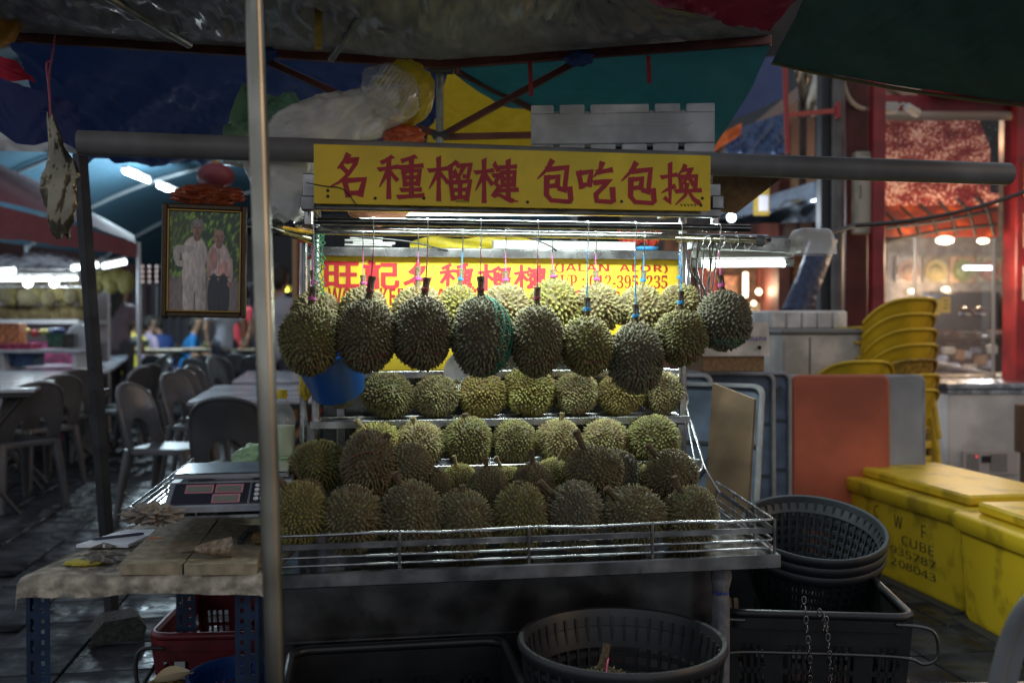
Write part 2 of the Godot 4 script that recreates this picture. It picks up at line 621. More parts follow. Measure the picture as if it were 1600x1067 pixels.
func tent() -> void:
	# ---- the seller's own tent: grey lining, red-brown eave bars, scissor truss
	var t := thing("market_tent", "tent over the durian cart with grey plastic lining and red-brown truss", "tent", Vector3(-0.4, 2.0, -3.1))
	var o := -t.position
	var rust := M(0.16, 0.05, 0.04, 0.5, 0.3, "grime", 3.0)
	var pale := M(0.4, 0.42, 0.4, 0.45, 0.5, "grime", 3.0)
	var a := W(20, 58, 2.95) + o
	var c := W(690, 101, 3.22) + o
	var b := W(1206, 63, 2.98) + o
	var lining := MB.new()
	var rows := []
	var f := FastNoiseLite.new()
	f.seed = 5
	f.frequency = 0.9
	for j in 41:
		var row: Array[Vector3] = []
		var v := j / 40.0
		for i in 181:
			var s := i / 180.0
			var edge := W(20 + 1186 * s, (58 + 43 * s / 0.565 if s < 0.565 else 101 - 38 * (s - 0.565) / 0.435) - 7, lerpf(2.95, 3.22, s / 0.565) if s < 0.565 else lerpf(3.22, 2.98, (s - 0.565) / 0.435)) + o
			var p := edge + Vector3(lerpf(-0.25, 0.15, s) * v - 0.55 * pow(s, 4.0) * minf(v * 6.0, 1.0), 0, 2.3 * v)
			p.y += 0.34 * v * v - 0.30 * v * (1 - v) * sin(s * PI)
			p.y += (0.05 * f.get_noise_2d(s * 9.0 + v * 5.0, v * 3.0) - 0.034 * absf(f.get_noise_2d(s * 34.0 - v * 15.0, v * 2.5)) + 0.016 * f.get_noise_2d(s * 90.0 + v * 46.0 * (s - 0.4), v * 4.0)) * minf(v * 7.0 + 0.1, 1.0)
			row.append(p)
		rows.append(row)
	lining.grid(rows)
	var plastic := M(0.27, 0.275, 0.28, 0.3, 0.0, "fine", 0.8, "crease", 0.15).duplicate() as StandardMaterial3D
	plastic.backlight_enabled = true
	plastic.backlight = Color(0.25, 0.25, 0.25)
	obj("lining", lining, plastic, t)
	for e in [[a, c], [c, b]]:
		var m := MB.new()
		m.bar(e[0], e[1], 0.022, 0.028)
		obj("eave_bar", m, rust, t)
	for e in [[W(400, 88, 3.1), W(650, 203, 3.3)], [W(692, 211, 3.26), W(908, 92, 3.12)], [W(712, 110, 3.26), W(835, 172, 3.7)], [W(655, 200, 3.3), W(690, 212, 3.27)], [W(690, 214, 3.27), W(836, 211, 3.3)]]:
		var m := MB.new()
		m.bar(e[0] + o, e[1] + o, 0.014, 0.022)
		obj("truss_bar", m, rust, t)
	var post := MB.new()
	post.tube([W(687, 98, 3.26) + o, W(687, 225, 3.26) + o], 0.013, 12)
	obj("post", post, pale, t)
	for k in 2:
		var jt := MB.new()
		jt.box((W(690, 106, 3.24) if k == 0 else W(689, 212, 3.27)) + o, Vector3(0.085, 0.035, 0.05) if k == 0 else Vector3(0.06, 0.022, 0.05), 0.006)
		obj("joint", jt, M(0.04, 0.04, 0.045, 0.5), t)
	for e in [[W(125, -30, 2.4), W(295, 70, 2.95)], [W(600, -30, 2.5), W(517, 92, 3.08)]]:
		var m := MB.new()
		m.tube([e[0] + o, e[1] + o], 0.012, 10)
		obj("rafter", m, pale, t)
	var strap := MB.new()
	strap.bar(W(497, -20, 2.6) + o, W(497, 78, 2.6) + o, 0.021, 0.004, Vector3.BACK)
	strap.tube([W(497, 66, 2.595) + o + Vector3(0, 0, 0.0), W(497, 66, 2.585) + o], 0.007, 10)
	obj("hanger_strap", strap, M(0.45, 0.3, 0.03, 0.5, 0.0, "grime", 4.0), t)
	for q in [[828, 96, 150], [1013, 84, 130], [402, 74, 92]]:
		var tie := MB.new()
		tie.bar(W(q[0], q[1], 3.12) + o, W(q[0] + 2, q[2], 3.14) + o, 0.014, 0.003, Vector3.BACK)
		obj("red_tie", tie, M(0.35, 0.03, 0.04, 0.7), t)
	for k in 2:
		var scrap := MB.new()
		bag(scrap, (W(905, 92, 3.08) if k == 0 else W(410, 84, 3.02)) + o, Vector3(0.045, 0.024, 0.02), 3 + k)
		obj("blue_plastic_scrap", scrap, M(0.03, 0.07, 0.3, 0.35), t)
	# ---- canopy panels seen beyond the eave
	one("blue_canopy", "blue tarpaulin canopy hanging beyond the tent's left eave", "canopy", tarp(W(2, 44, 3.02), W(705, 88, 3.3), W(660, 236, 5.0), W(126, 250, 4.6), 120, 24, 0.03, 0.035, 1.2, 11), cloth(0.026, 0.062, 0.21, 0.5, 1.2, 0.58))
	one("yellow_canopy", "yellow canopy sheet behind the pale tent post", "canopy", tarp(W(560, 108, 4.1), W(880, 104, 4.1), W(880, 236, 5.4), W(560, 236, 5.4), 60, 12, 0.04, 0.02, 2.0, 12), cloth(0.60, 0.40, 0.02, 0.9))
	var tl := MB.new()
	rows = []
	var fl := FastNoiseLite.new()
	fl.seed = 31
	fl.frequency = 1.1
	for j in 17:
		var row: Array[Vector3] = []
		var v := j / 16.0
		for i in 25:
			var s := i / 24.0
			var top := W(700 + 506 * s, 108 - 43 * s, lerpf(3.27, 3.0, s))
			var low := W(835 + 277 * s, lerpf(172, 238, s), lerpf(4.0, 3.35, s * s))
			var p := top.lerp(low, v)
			p.y -= 0.12 * v * (1 - v)
			p += Vector3(0.02, 0.02, 0.05) * fl.get_noise_2d(s * 6.0, v * 1.0) * minf(1.0, v * 3)
			row.append(p)
		rows.append(row)
	tl.grid(rows)
	one("teal_canopy", "teal canopy corner drooping behind the white foam boxes", "canopy", tl, cloth(0.022, 0.16, 0.18, 0.6, 1.2, 0.5))
	one("green_canopy", "dark green canopy over the top right of the view", "canopy", tarp(W(1206, 98, 3.0), W(1680, 170, 2.75), W(1900, -260, 1.5), W(1345, -200, 1.9), 80, 24, 0.02, 0.007, 1.6, 14), cloth(0.018, 0.075, 0.07, 0.45))
	var hem := MB.new()
	hem.tube(arc(W(1206, 98, 3.0), W(1680, 171, 2.75), 0.02, 20), 0.006, 6)
	one("canopy_hem", "pale hem cord along the edge of the green canopy", "cord", hem, M(0.2, 0.17, 0.08, 0.7))
	one("maroon_canopy", "maroon canopy strip above the grey lining at upper right", "canopy", tarp(W(960, -90, 2.3), W(1290, -60, 2.5), W(1203, 47, 2.86), W(1000, 2, 2.85), 36, 10, 0.01, 0.008, 2.0, 15), cloth(0.22, 0.008, 0.03, 0.5))
	one("amber_canopy", "amber canopy corner at the upper left of the tent", "canopy", tarp(W(-60, -60, 2.7), W(95, -60, 2.7), W(22, 62, 2.9), W(-60, 100, 2.8), 12, 12, 0.01, 0.01, 2.0, 16), cloth(0.4, 0.2, 0.02, 0.5))
	one("red_canopy", "red canopy corner under the amber one at left edge", "canopy", tarp(W(-60, 70, 3.2), W(25, 95, 3.2), W(55, 126, 3.25), W(-60, 122, 3.2), 10, 8, 0.0, 0.008, 2.0, 17), cloth(0.4, 0.01, 0.03, 0.5))
	var val := MB.new()
	rows = []
	for j in 13:
		var row: Array[Vector3] = []
		for i in 25:
			var s := i / 24.0
			var top := W(-80 + 200 * s, lerpf(95, 162, s), lerpf(2.9, 3.6, s))
			var low := W(-80 + 210 * s, 190 + 60 * pow(s, 1.6) - 14 * sin(s * 9.0), lerpf(3.0, 3.65, s))
			var p := top.lerp(low, j / 12.0)
			p += Vector3(0.012, 0, 0.02) * fl.get_noise_2d(s * 9.0 + j * 0.25, 3.0 + j * 0.05) * 1.5
			row.append(p)
		rows.append(row)
	val.grid(rows)
	one("blue_valance", "faded blue valance flapping beside the dark tent leg", "valance", val, cloth(0.02, 0.045, 0.22, 0.4))
	var wv := tarp(W(-80, 185, 4.2), W(128, 200, 4.2), W(128, 240, 4.2), W(-80, 232, 4.2), 20, 6, 0.0, 0.01, 2.0, 19, Vector3.BACK)
	one("white_tarpaulin", "white tarpaulin edge under the faded blue valance", "tarpaulin", wv, cloth(0.4, 0.4, 0.41, 0.3))
	# ---- dark tent leg on its concrete block, bare steel pole close to the camera
	var leg := thing("tent_leg", "dark square steel tent leg standing on a concrete block", "pole", W(176, 985, 3.74))
	var lm := MB.new()
	lm.bar(W(124, 240, 3.62) - leg.position, Vector3(0, 0.01, 0), 0.04, 0.04)
	obj("leg", lm, M(0.055, 0.055, 0.06, 0.5, 0.6, "grime", 2.0), leg)
	var dots := MB.new()
	for q in [[144, 576], [146, 612], [149, 648]]:
		dots.tube([W(q[0], q[1], 3.61) - leg.position, W(q[0], q[1], 3.595) - leg.position], 0.006, 8)
	obj("bolt", dots, M(0.01, 0.01, 0.01, 0.6), leg)
	var clamp_ := MB.new()
	clamp_.box(Vector3(-0.045, 0.93, 0), Vector3(0.062, 0.035, 0.062), 0.004)
	obj("height_clamp", clamp_, M(0.05, 0.05, 0.055, 0.45, 0.6), leg)
	var blk := MB.new()
	var p5 := PackedVector2Array([Vector2(-0.085, 0), Vector2(0.09, 0), Vector2(0.1, 0.05), Vector2(0.07, 0.095), Vector2(-0.05, 0.09), Vector2(-0.095, 0.04)])
	blk.x = Transform3D(Basis(Vector3.UP, 0.5), leg.position + Vector3(0.03, 0.004, 0.06))
	blk.prism(p5, 0.0, 0.13)
	one("concrete_block", "rough concrete block weighing down the dark tent leg", "block", blk, M(0.07, 0.068, 0.06, 0.9, 0.0, "spot", 6.0, "pit", 1.0))
	var pole := MB.new()
	pole.tube([W(382, -480, 1.70), W(396, -40, 1.66), W(432, 1120, 1.6), W(447, 1610, 1.58)], 0.0165, 20)
	one("steel_pole", "bare tarnished steel tent pole standing closest to the camera", "pole", pole, M(0.40, 0.38, 0.32, 0.36, 1.0, "steel", 0.6))
	# ---- the long grey pipe lying across the frame
	var pipe := MB.new()
	pipe.x = Transform3D(Basis(CU, Vector3.UP, -CN), Vector3.ZERO)
	var pa := C(122, 223, 0.22)
	var pb := C(1577, 272, 0.22)
	pipe.x = Transform3D()
	pipe.tube([pa, pa.lerp(pb, 0.3), pa.lerp(pb, 0.6), pb], [0.031, 0.031, 0.0315, 0.032], 20)
	one("grey_pipe", "long grey plastic gutter pipe lying across above the cart", "pipe", pipe, M(0.25, 0.25, 0.26, 0.5, 0.0, "grime", 1.2))

func rail(mb: MB, pts: Array, r := 0.004) -> void:
	mb.tube(pts, r, 8)

func cart() -> void:
	var t := thing("durian_cart", "stainless steel durian cart with railed tray, stepped shelves and hanging bars", "cart", cart_at, TH)
	var yb := L(1215, 885, 0).y
	var w := L(1216, 885, 0).x
	var dy := L(412, 917, 0).y - yb
	var tray := MB.new()
	tray.x = Transform3D(Basis(Vector3.RIGHT, Vector3.FORWARD, Vector3.UP), Vector3(0, yb + 0.018, 0))
	tray.prism(PackedVector2Array([Vector2(0, 0.002), Vector2(w, 0.002), Vector2(w + 0.075, 0.62), Vector2(-0.02, 0.62)]), 0.0, 0.004)
	obj("tray", tray, M(0.5, 0.5, 0.51, 0.22, 1.0, "steel", 1.2), t)
	var lip := MB.new()
	lip.box(Vector3(w / 2, yb + 0.014, 0.0), Vector3(w + 0.012, 0.036, 0.012), 0.004)
	lip.bar(Vector3(w, yb + 0.014, 0), Vector3(w + 0.075, yb + 0.014, -0.62), 0.01, 0.036)
	lip.bar(Vector3(0, yb + 0.014, 0), Vector3(-0.02, yb + 0.014, -0.62), 0.01, 0.036)
	obj("tray_lip", lip, dull_steel, t)
	# rails
	var hs := [0.105, 0.078, 0.052, 0.032]
	var x0 := 0.03
	for k in 4:
		var m := MB.new()
		var y: float = yb + 0.02 + hs[k] - 0.008
		if k == 1:
			m.box(Vector3((x0 + w) / 2, y, -0.016), Vector3(w - x0, 0.015, 0.004), 0.001)
			m.bar(Vector3(w - 0.005, y, -0.016), Vector3(w + 0.07, y, -0.61), 0.004, 0.015)
		else:
			var p := [Vector3(x0, y, -0.016)]
			if k == 0:
				for q in 9:
					p.append(Vector3(x0 + (w - x0) * (q + 1) / 10.0, y + 0.0025 * sin(q * 2.1), -0.016))
			p.append(Vector3(w - 0.012, y, -0.016))
			p.append(Vector3(w - 0.002, y, -0.03))
			p.append(Vector3(w + 0.07, y, -0.61))
			m.tube(p, 0.0042 if k == 0 else 0.0032, 8)
		obj("rail", m, steel, t)
	for q in [L(625, 860, 0).x, L(828, 855, 0).x, L(1022, 845, 0).x, w - 0.004]:
		var m := MB.new()
		m.tube([Vector3(q, yb + 0.02, -0.012), Vector3(q, yb + 0.12, -0.012)], 0.0042, 8)
		obj("rail_post", m, steel, t)
	for q in [0.33, 0.66, 1.0]:
		var m := MB.new()
		m.tube([Vector3(w + 0.072 * q, yb + 0.02, -0.61 * q), Vector3(w + 0.072 * q, yb + 0.12, -0.61 * q)], 0.0042, 8)
		obj("rail_post", m, steel, t)
	# body under the tray
	var bl := L(440, 950, 0.2).x
	var br := L(1116, 950, 0.2).x
	var body := MB.new()
	body.box(Vector3((bl + br) / 2, (yb - 0.01 + 0.1) / 2, -0.5), Vector3(br - bl, yb - 0.11, 0.6), 0.006)
	body.box(Vector3((bl + br) / 2, yb - 0.2, -0.197), Vector3(br - bl - 0.01, 0.004, 0.006), 0.001)
	obj("body", body, M(0.2, 0.2, 0.205, 0.35, 0.9, "steel", 0.9), t)
	var sk := MB.new()
	for q in [bl + 0.02, br - 0.02]:
		sk.tube([Vector3(q - 0.04, yb - 0.015, -0.18), Vector3(q + 0.04, yb - 0.015, -0.18)], 0.008, 8)
	obj("slide_latch", sk, dull_steel, t)
	for q in [[bl + 0.08, -0.28], [br - 0.08, -0.28], [bl + 0.08, -0.72], [br - 0.08, -0.72]]:
		var m := MB.new()
		m.x = Transform3D(Basis(Vector3.UP, Vector3.LEFT, Vector3.BACK), Vector3(q[0], 0.055, q[1]))
		m.lathe([Vector2(0, -0.016), Vector2(0.05, -0.016), Vector2(0.055, -0.01), Vector2(0.055, 0.01), Vector2(0.05, 0.016), Vector2(0, 0.016)], 20)
		obj("wheel", m, M(0.03, 0.03, 0.03, 0.7), t)
	# three stepped shelves
	for q in [[470, 1096, 724, 0.44, 0.14], [484, 1078, 655, 0.58, 0.14], [530, 1062, 582, 0.74, 0.1]]:
		var m := MB.new()
		var p0 := L(q[0], q[2], q[3])
		var p1 := L(q[1], q[2], q[3])
		var y := p1.y
		var ln := p1.x - p0.x
		m.box(Vector3(p0.x + ln / 2, y, p0.z), Vector3(ln, 0.022, 0.004), 0.001)
		m.box(Vector3(p0.x + ln / 2, y + 0.009, p0.z - 0.014), Vector3(ln, 0.004, 0.026), 0.001)
		m.box(Vector3(p0.x + ln / 2, y, p0.z - q[4]), Vector3(ln, 0.022, 0.004), 0.001)
		for sd in [p0.x + 0.008, p1.x - 0.008]:
			m.box(Vector3(sd, y - 0.002, p0.z - q[4] / 2), Vector3(0.016, 0.02, q[4] - 0.01), 0.002)
		var sh := obj("shelf", m, steel, t)
		for k in 4:
			var rd := MB.new()
			rd.tube([Vector3(p0.x, y + 0.006, p0.z - 0.035 - k * 0.03), Vector3(p1.x, y + 0.006, p0.z - 0.035 - k * 0.03)], 0.0035, 8)
			obj("rod", rd, steel, sh)
	for q in [[1092, 730, 0.45, 0.02], [1070, 662, 0.59, 0.12], [1058, 590, 0.75, 0.1]]:
		for side in 2:
			var p := L(q[0] if side == 0 else (478 if q[1] > 700 else (492 if q[1] > 600 else 538)), q[1], q[2])
			var fr := MB.new()
			fr.box(Vector3(p.x - 0.012, (p.y + yb + 0.02) / 2, p.z - 0.012), Vector3(0.024, p.y - yb - 0.02, 0.024), 0.002)
			obj("shelf_upright", fr, dull_steel, t)
	var back := MB.new()
	var bp := L(775, 640, 0.86)
	back.box(Vector3(bp.x, (yb + 1.12) / 2, bp.z), Vector3(1.13, 1.12 - yb, 0.008), 0.001)
	obj("back_panel", back, M(0.22, 0.22, 0.23, 0.25, 0.9, "steel", 0.8), t)
	var wire := MB.new()
	wire.tube(spline([L(1058, 585, 0.7), L(1066, 600, 0.68), L(1075, 625, 0.66), L(1068, 645, 0.64), L(1080, 660, 0.6), L(1098, 720, 0.5), L(1090, 735, 0.47), L(1080, 690, 0.54), L(1074, 655, 0.6)], 5), 0.0035, 6)
	wire.tube(spline([L(1064, 590, 0.7), L(1074, 640, 0.62), L(1092, 700, 0.53), L(1104, 735, 0.47), L(1125, 770, 0.42)], 5), 0.003, 6)
	obj("wire_loop", wire, steel, t)
	# posts and header
	for q in [[493, 330, 652, 0.62], [1067, 335, 600, 0.62], [474, 380, 655, 0.66]]:
		var m := MB.new()
		m.tube([L(q[0], q[1], q[3]), Vector3(L(q[0], q[2], q[3]).x, yb + 0.02, L(q[0], q[2], q[3]).z)], 0.0125, 14)
		obj("post", m, steel, t)
	var hd := MB.new()
	for off in [0.15, 0.62]:
		var p0 := L(473, 272, off)
		var p1 := L(1124, 272, off)
		hd.box(Vector3((p0.x + p1.x) / 2, (L(473, 300, off).y), p0.z), Vector3(p1.x - p0.x, 0.05 if off > 0.3 else 0.09, 0.03), 0.003)
	for q in [482, 1117]:
		var p := L(q, 300, 0.15)
		hd.box(Vector3(p.x, p.y, p.z - 0.24), Vector3(0.028, 0.05, 0.44), 0.003)
		hd.box(Vector3(p.x, p.y - 0.03, p.z + 0.004), Vector3(0.034, 0.036, 0.04), 0.003)
	obj("header_frame", hd, dull_steel, t)
	for q in [482, 1117]:
		var m := MB.new()
		m.tube([L(q, 320, 0.2), L(q, 350, 0.2)], 0.011, 12)
		obj("bar_hanger", m, steel, t)
	# the two hanging bars, joined by a bend at the left
	var p0 := L(478, 345, 0.3)
	var p1 := L(1172, 352, 0.3)
	var q0 := L(486, 338, 0.58)
	var q1 := L(1200, 346, 0.58)
	var fb := MB.new()
	fb.tube([Vector3(p1.x, p0.y, p1.z), Vector3(p0.x, p0.y, p0.z)], 0.0105, 16)
	obj("front_bar", fb, M(0.3, 0.29, 0.29, 0.25, 1.0, "steel", 2.0), t)
	var bb := MB.new()
	bb.tube([Vector3(q1.x, p0.y, q0.z), Vector3(q0.x, p0.y, q0.z)], 0.0105, 16)
	obj("rear_bar", bb, steel, t)
	var bend := MB.new()
	var cx := []
	for k in 9:
		var an := PI / 2 + PI * k / 8.0
		cx.append(Vector3(p0.x + cos(an) * 0.03, p0.y, (p0.z + q0.z) / 2 - sin(an) * (p0.z - q0.z) / 2))
	bend.tube(cx, 0.0105, 14)
	obj("bar_bend", bend, steel, t)
	for q in [[[432, 352, 0.34], [485, 360, 0.5]], [[436, 360, 0.52], [485, 374, 0.62]], [[1058, 372, 0.55], [1186, 376, 0.4]]]:
		var m := MB.new()
		var e0 := L(q[0][0], q[0][1], q[0][2])
		var e1 := L(q[1][0], q[1][1], q[1][2])
		m.tube([e0, e1], 0.012, 14)
		obj("side_bar", m, M(0.5, 0.45, 0.36, 0.3, 1.0, "steel", 2.0), t)
		var cap := MB.new()
		var ce := e0 if q[0][0] < 600 else e1
		var cd := (e0 - e1).normalized() * (1 if q[0][0] < 600 else -1)
		cap.tube([ce - cd * 0.004, ce + cd * 0.012, ce + cd * 0.02], [0.0175, 0.0175, 0.012], 14)
		obj("end_cap", cap, M(0.05, 0.05, 0.055, 0.4), t)
	for k in 4:
		var m := MB.new()
		var c := L(1105 + k * 22, 375, 0.47 - 0.015 * k)
		var ring := []
		for i in 12:
			ring.append(c + Vector3(sin(i * TAU / 12) * 0.004 + 0.012 * cos(i * TAU / 12) * 0.4, -0.008 + 0.021 * cos(i * TAU / 12), 0.021 * sin(i * TAU / 12)))
		m.tube(ring, 0.002, 6, false, true)
		obj("spare_hook", m, steel, t)
	# left wing for the scale
	var wing := MB.new()
	var wy := L(200, 813, 0.16).y
	var wb := H(302, 728, wy + 0.006) - cart_at
	var wp := [L(200, 813, 0.16), Vector3(wb.dot(CU), wy, -wb.dot(CN))]
	wing_y = wy + 0.006
	wing.x = Transform3D(Basis(Vector3.RIGHT, Vector3.FORWARD, Vector3.UP), Vector3(0, wy, 0))
	wing.prism(PackedVector2Array([Vector2(wp[0].x, -wp[0].z), Vector2(-0.03, -wp[0].z), Vector2(-0.03, -wp[1].z), Vector2(wp[1].x, -wp[1].z)]), 0.0, 0.006)
	obj("side_wing", wing, steel, t)
	for k in 2:
		var m := MB.new()
		var y: float = wy + [0.03, 0.016][k]
		m.tube([Vector3(wp[0].x + 0.16, y, wp[0].z), Vector3(wp[0].x + 0.01, y, wp[0].z), Vector3(wp[0].x, y, wp[0].z - 0.012), Vector3(wp[1].x, y, wp[1].z)], 0.0036, 8)
		obj("wing_rail", m, steel, t)
	for q in [[wp[0].x, wp[0].z], [(wp[0].x + wp[1].x) / 2, (wp[0].z + wp[1].z) / 2], [wp[1].x, wp[1].z], [wp[0].x + 0.16, wp[0].z]]:
		var m := MB.new()
		m.tube([Vector3(q[0], wy, q[1]), Vector3(q[0], wy + 0.03, q[1])], 0.0032, 8)
		obj("wing_rail_post", m, steel, t)
	# lamp over the goods: a batten with one long tube, and a second one at the right end
	tube_lamp("front fluorescent tube on a white batten behind the long sign board", L(545, 312, 0.37), L(1085, 312, 0.37), Vector3.DOWN, 1.0, TUBE)
	tube_lamp("rear fluorescent tube on a white batten over the bright name board", L(560, 331, 0.68), L(1050, 331, 0.68), Vector3.DOWN, 1.0, TUBE * 0.42)
	tube_lamp("bare fluorescent tube sticking out right of the cart, blue string round it", L(1082, 412, 0.8), L(1240, 411, 0.72), Vector3(0, -1, 0.4), 1.0, TUBE * 0.8)
const TUBE := 1.15
var wing_y := 0.6

func tube_lamp(label: String, a: Vector3, b: Vector3, facing: Vector3, k: float, e: float) -> void:
	# a and b in the cart's axes
	var t := thing("fluorescent_lamp", label, "lamp", cart_at, TH)
	t.position = cart_at + CU * a.x + Vector3.UP * a.y - CN * a.z
	b -= a
	a = Vector3.ZERO
	var ax := (b - a).normalized()
	var m := MB.new()
	m.tube([ax * 0.02, b - ax * 0.02], 0.0125, 14)
	obj("tube", m, glow(0.93, 1.0, 0.98, 6.0), t)
	for q in [[Vector3.ZERO, ax * 0.03], [b, b - ax * 0.03]]:
		var ends := MB.new()
		ends.tube(q, 0.0145, 14)
		obj("end_socket", ends, M(0.3, 0.3, 0.3, 0.5), t)
	var bt := MB.new()
	bt.bar(Vector3(0, 0.03, -0.004), b + Vector3(0, 0.03, -0.004), 0.045, 0.024)
	obj("batten", bt, M(0.75, 0.75, 0.74, 0.4), t)
	var bs := Basis(CU, Vector3.UP, -CN)
	strip(t.position + bs * (b / 2 + facing.normalized() * 0.02), bs * ax, bs * facing, b.length() - 0.06, 0.03, e, Color(0.93, 1.0, 0.97))

func signs() -> void:
	# ---- the unlit board above the bars
	var l0 := L(490, 271, 0.1)
	var l1 := L(1110, 287, 0.1)
	var w := l1.x - l0.x
	var h := L(490, 225, 0.1).y - L(490, 318, 0.1).y
	var cy := (L(490, 225, 0.1).y + L(490, 318, 0.1).y) / 2 * 0.5 + (L(1110, 247, 0.1).y + L(1110, 327, 0.1).y) / 2 * 0.5
	var mid := Vector3((l0.x + l1.x) / 2, cy, l0.z)
	var o := cart_at + CU * mid.x + Vector3.UP * mid.y - CN * mid.z
	var t := thing("sign_board", "long yellow sign board with red brush-written Chinese characters above the bars", "sign", o, TH)
	var m := MB.new()
	m.box(Vector3.ZERO, Vector3(w, h, 0.006), 0.001)
	obj("board", m, M(0.90, 0.63, 0.014, 0.42, 0.0, "soft", 0.8), t)
	var red := M(0.42, 0.012, 0.022, 0.5)
	var spots := [["ming", 548, 273], ["zhong", 626, 277], ["liu", 703, 280], ["lian", 775, 283], ["bao", 866, 283], ["chi", 932, 284], ["bao", 997, 286], ["huan", 1063, 288]]
	for q in spots:
		var p := L(q[1], q[2], 0.1) - mid
		var chars := MB.new()
		character(chars, q[0], Transform3D(Basis(), Vector3(p.x, p.y, 0.003)), 0.11, 0.0108 if q[0] in ["zhong", "liu", "lian", "huan"] else 0.013, true)
		obj("character", chars, red, t)
	var marks := MB.new()
	for q in [[512, 298], [512, 307], [586, 310], [662, 310], [824, 316], [971, 315], [1097, 310], [1095, 321]]:
		var p := L(q[0], q[1], 0.1) - mid
		marks.ball(Vector3(p.x, p.y, 0.004), Vector3(0.004, 0.004, 0.002), 8, 6)
	for q in [[712, 315, 22], [876, 317, 18], [1063, 321, 26]]:
		for k in 5:
			var p := L(q[0] + q[2] * k / 5.0, q[1], 0.1) - mid
			marks.tube([Vector3(p.x, p.y + 0.004, 0.0036), Vector3(p.x + 0.004, p.y - 0.003, 0.0036), Vector3(p.x + 0.005, p.y + 0.003, 0.0036)], 0.0009, 4)
	obj("screw_and_scribble", marks, M(0.03, 0.03, 0.02, 0.6), t).set_meta("kind", "stuff")
	var wr := MB.new()
	var e0 := L(478, 286, 0.1) - mid
	var e1 := L(558, 322, 0.1) - mid
	var e2 := L(510, 298, 0.1) - mid
	wr.tube(spline([Vector3(e0.x, e0.y, 0.004), Vector3(e2.x, e2.y + 0.01, 0.006), Vector3(e2.x + 0.04, e2.y + 0.004, 0.006), Vector3(e1.x, e1.y, 0.006)], 6), 0.0012, 5)
	obj("loose_wire", wr, M(0.02, 0.02, 0.02, 0.5), t)
	# ---- the bright board behind the hanging fruit
	l0 = L(486, 398, 0.8)
	l1 = L(1066, 398, 0.8)
	w = l1.x - l0.x
	var top := l0.y * 0.5 + L(1066, 408, 0.8).y * 0.5
	h = top - L(775, 524, 0.8).y
	mid = Vector3((l0.x + l1.x) / 2, top - h / 2, l0.z)
	o = cart_at + CU * mid.x + Vector3.UP * mid.y - CN * mid.z
	t = thing("stall_name_board", "bright yellow name board with red printed text behind the hanging durians", "sign", o, TH)
	m = MB.new()
	m.box(Vector3.ZERO, Vector3(w, h, 0.012), 0.001)
	obj("board", m, M(0.86, 0.60, 0.03, 0.55), t)
	var fr := MB.new()
	fr.box(Vector3(0, h / 2 + 0.014, 0.008), Vector3(w + 0.03, 0.03, 0.03), 0.002)
	for s in [-1, 1]:
		fr.box(Vector3(s * (w / 2 + 0.012), -0.01, 0.004), Vector3(0.024, h, 0.026), 0.002)
	obj("frame", fr, steel, t)
	var ink := M(0.55, 0.02, 0.03, 0.5)
	for q in [["wang", 532, 429], ["ji", 595, 430], ["ming", 655, 432], ["zhong", 713, 433], ["liu", 772, 434], ["lian", 828, 435]]:
		var p := L(q[1], q[2], 0.8) - mid
		var chars := MB.new()
		character(chars, q[0], Transform3D(Basis().scaled(Vector3(1.12, 0.92, 1)), Vector3(p.x, p.y, 0.0062)), 0.094, 0.0112 if q[0] in ["zhong", "liu", "lian"] else 0.0135, false)
		obj("character", chars, ink, t)
	var hp := L(907, 468, 0.8) - mid
	var hand := MB.new()
	character(hand, "shou", Transform3D(Basis(), Vector3(hp.x, hp.y, 0.0062)), 0.075, 0.009, false)
	obj("character", hand, ink, t)
	var rd := M(0.36, 0.015, 0.012, 0.5)
	for q in [["(JALAN  ALOR)", "Droid Sans", 955, 419, 0.023, 177, true], ["H/P : 012-395  235", "Droid Serif", 955, 441, 0.042, 177, true], ["WONG KEE", "Droid Sans", 572, 464, 0.055, 118, true], ["REAL DURIAN", "Droid Sans", 735, 465, 0.055, 168, true], ["24", "Droid Sans", 972, 468, 0.05, 36, false], ["00", "Droid Sans", 1030, 468, 0.05, 36, false]]:
		var p := L(q[2], q[3], 0.8) - mid
		var ww := L(q[2] + q[5] / 2.0, q[3], 0.8).x - L(q[2] - q[5] / 2.0, q[3], 0.8).x
		words(q[0], q[1], q[4], ww, rd, t, Transform3D(Basis(), Vector3(p.x, p.y, 0.0066)), q[6])
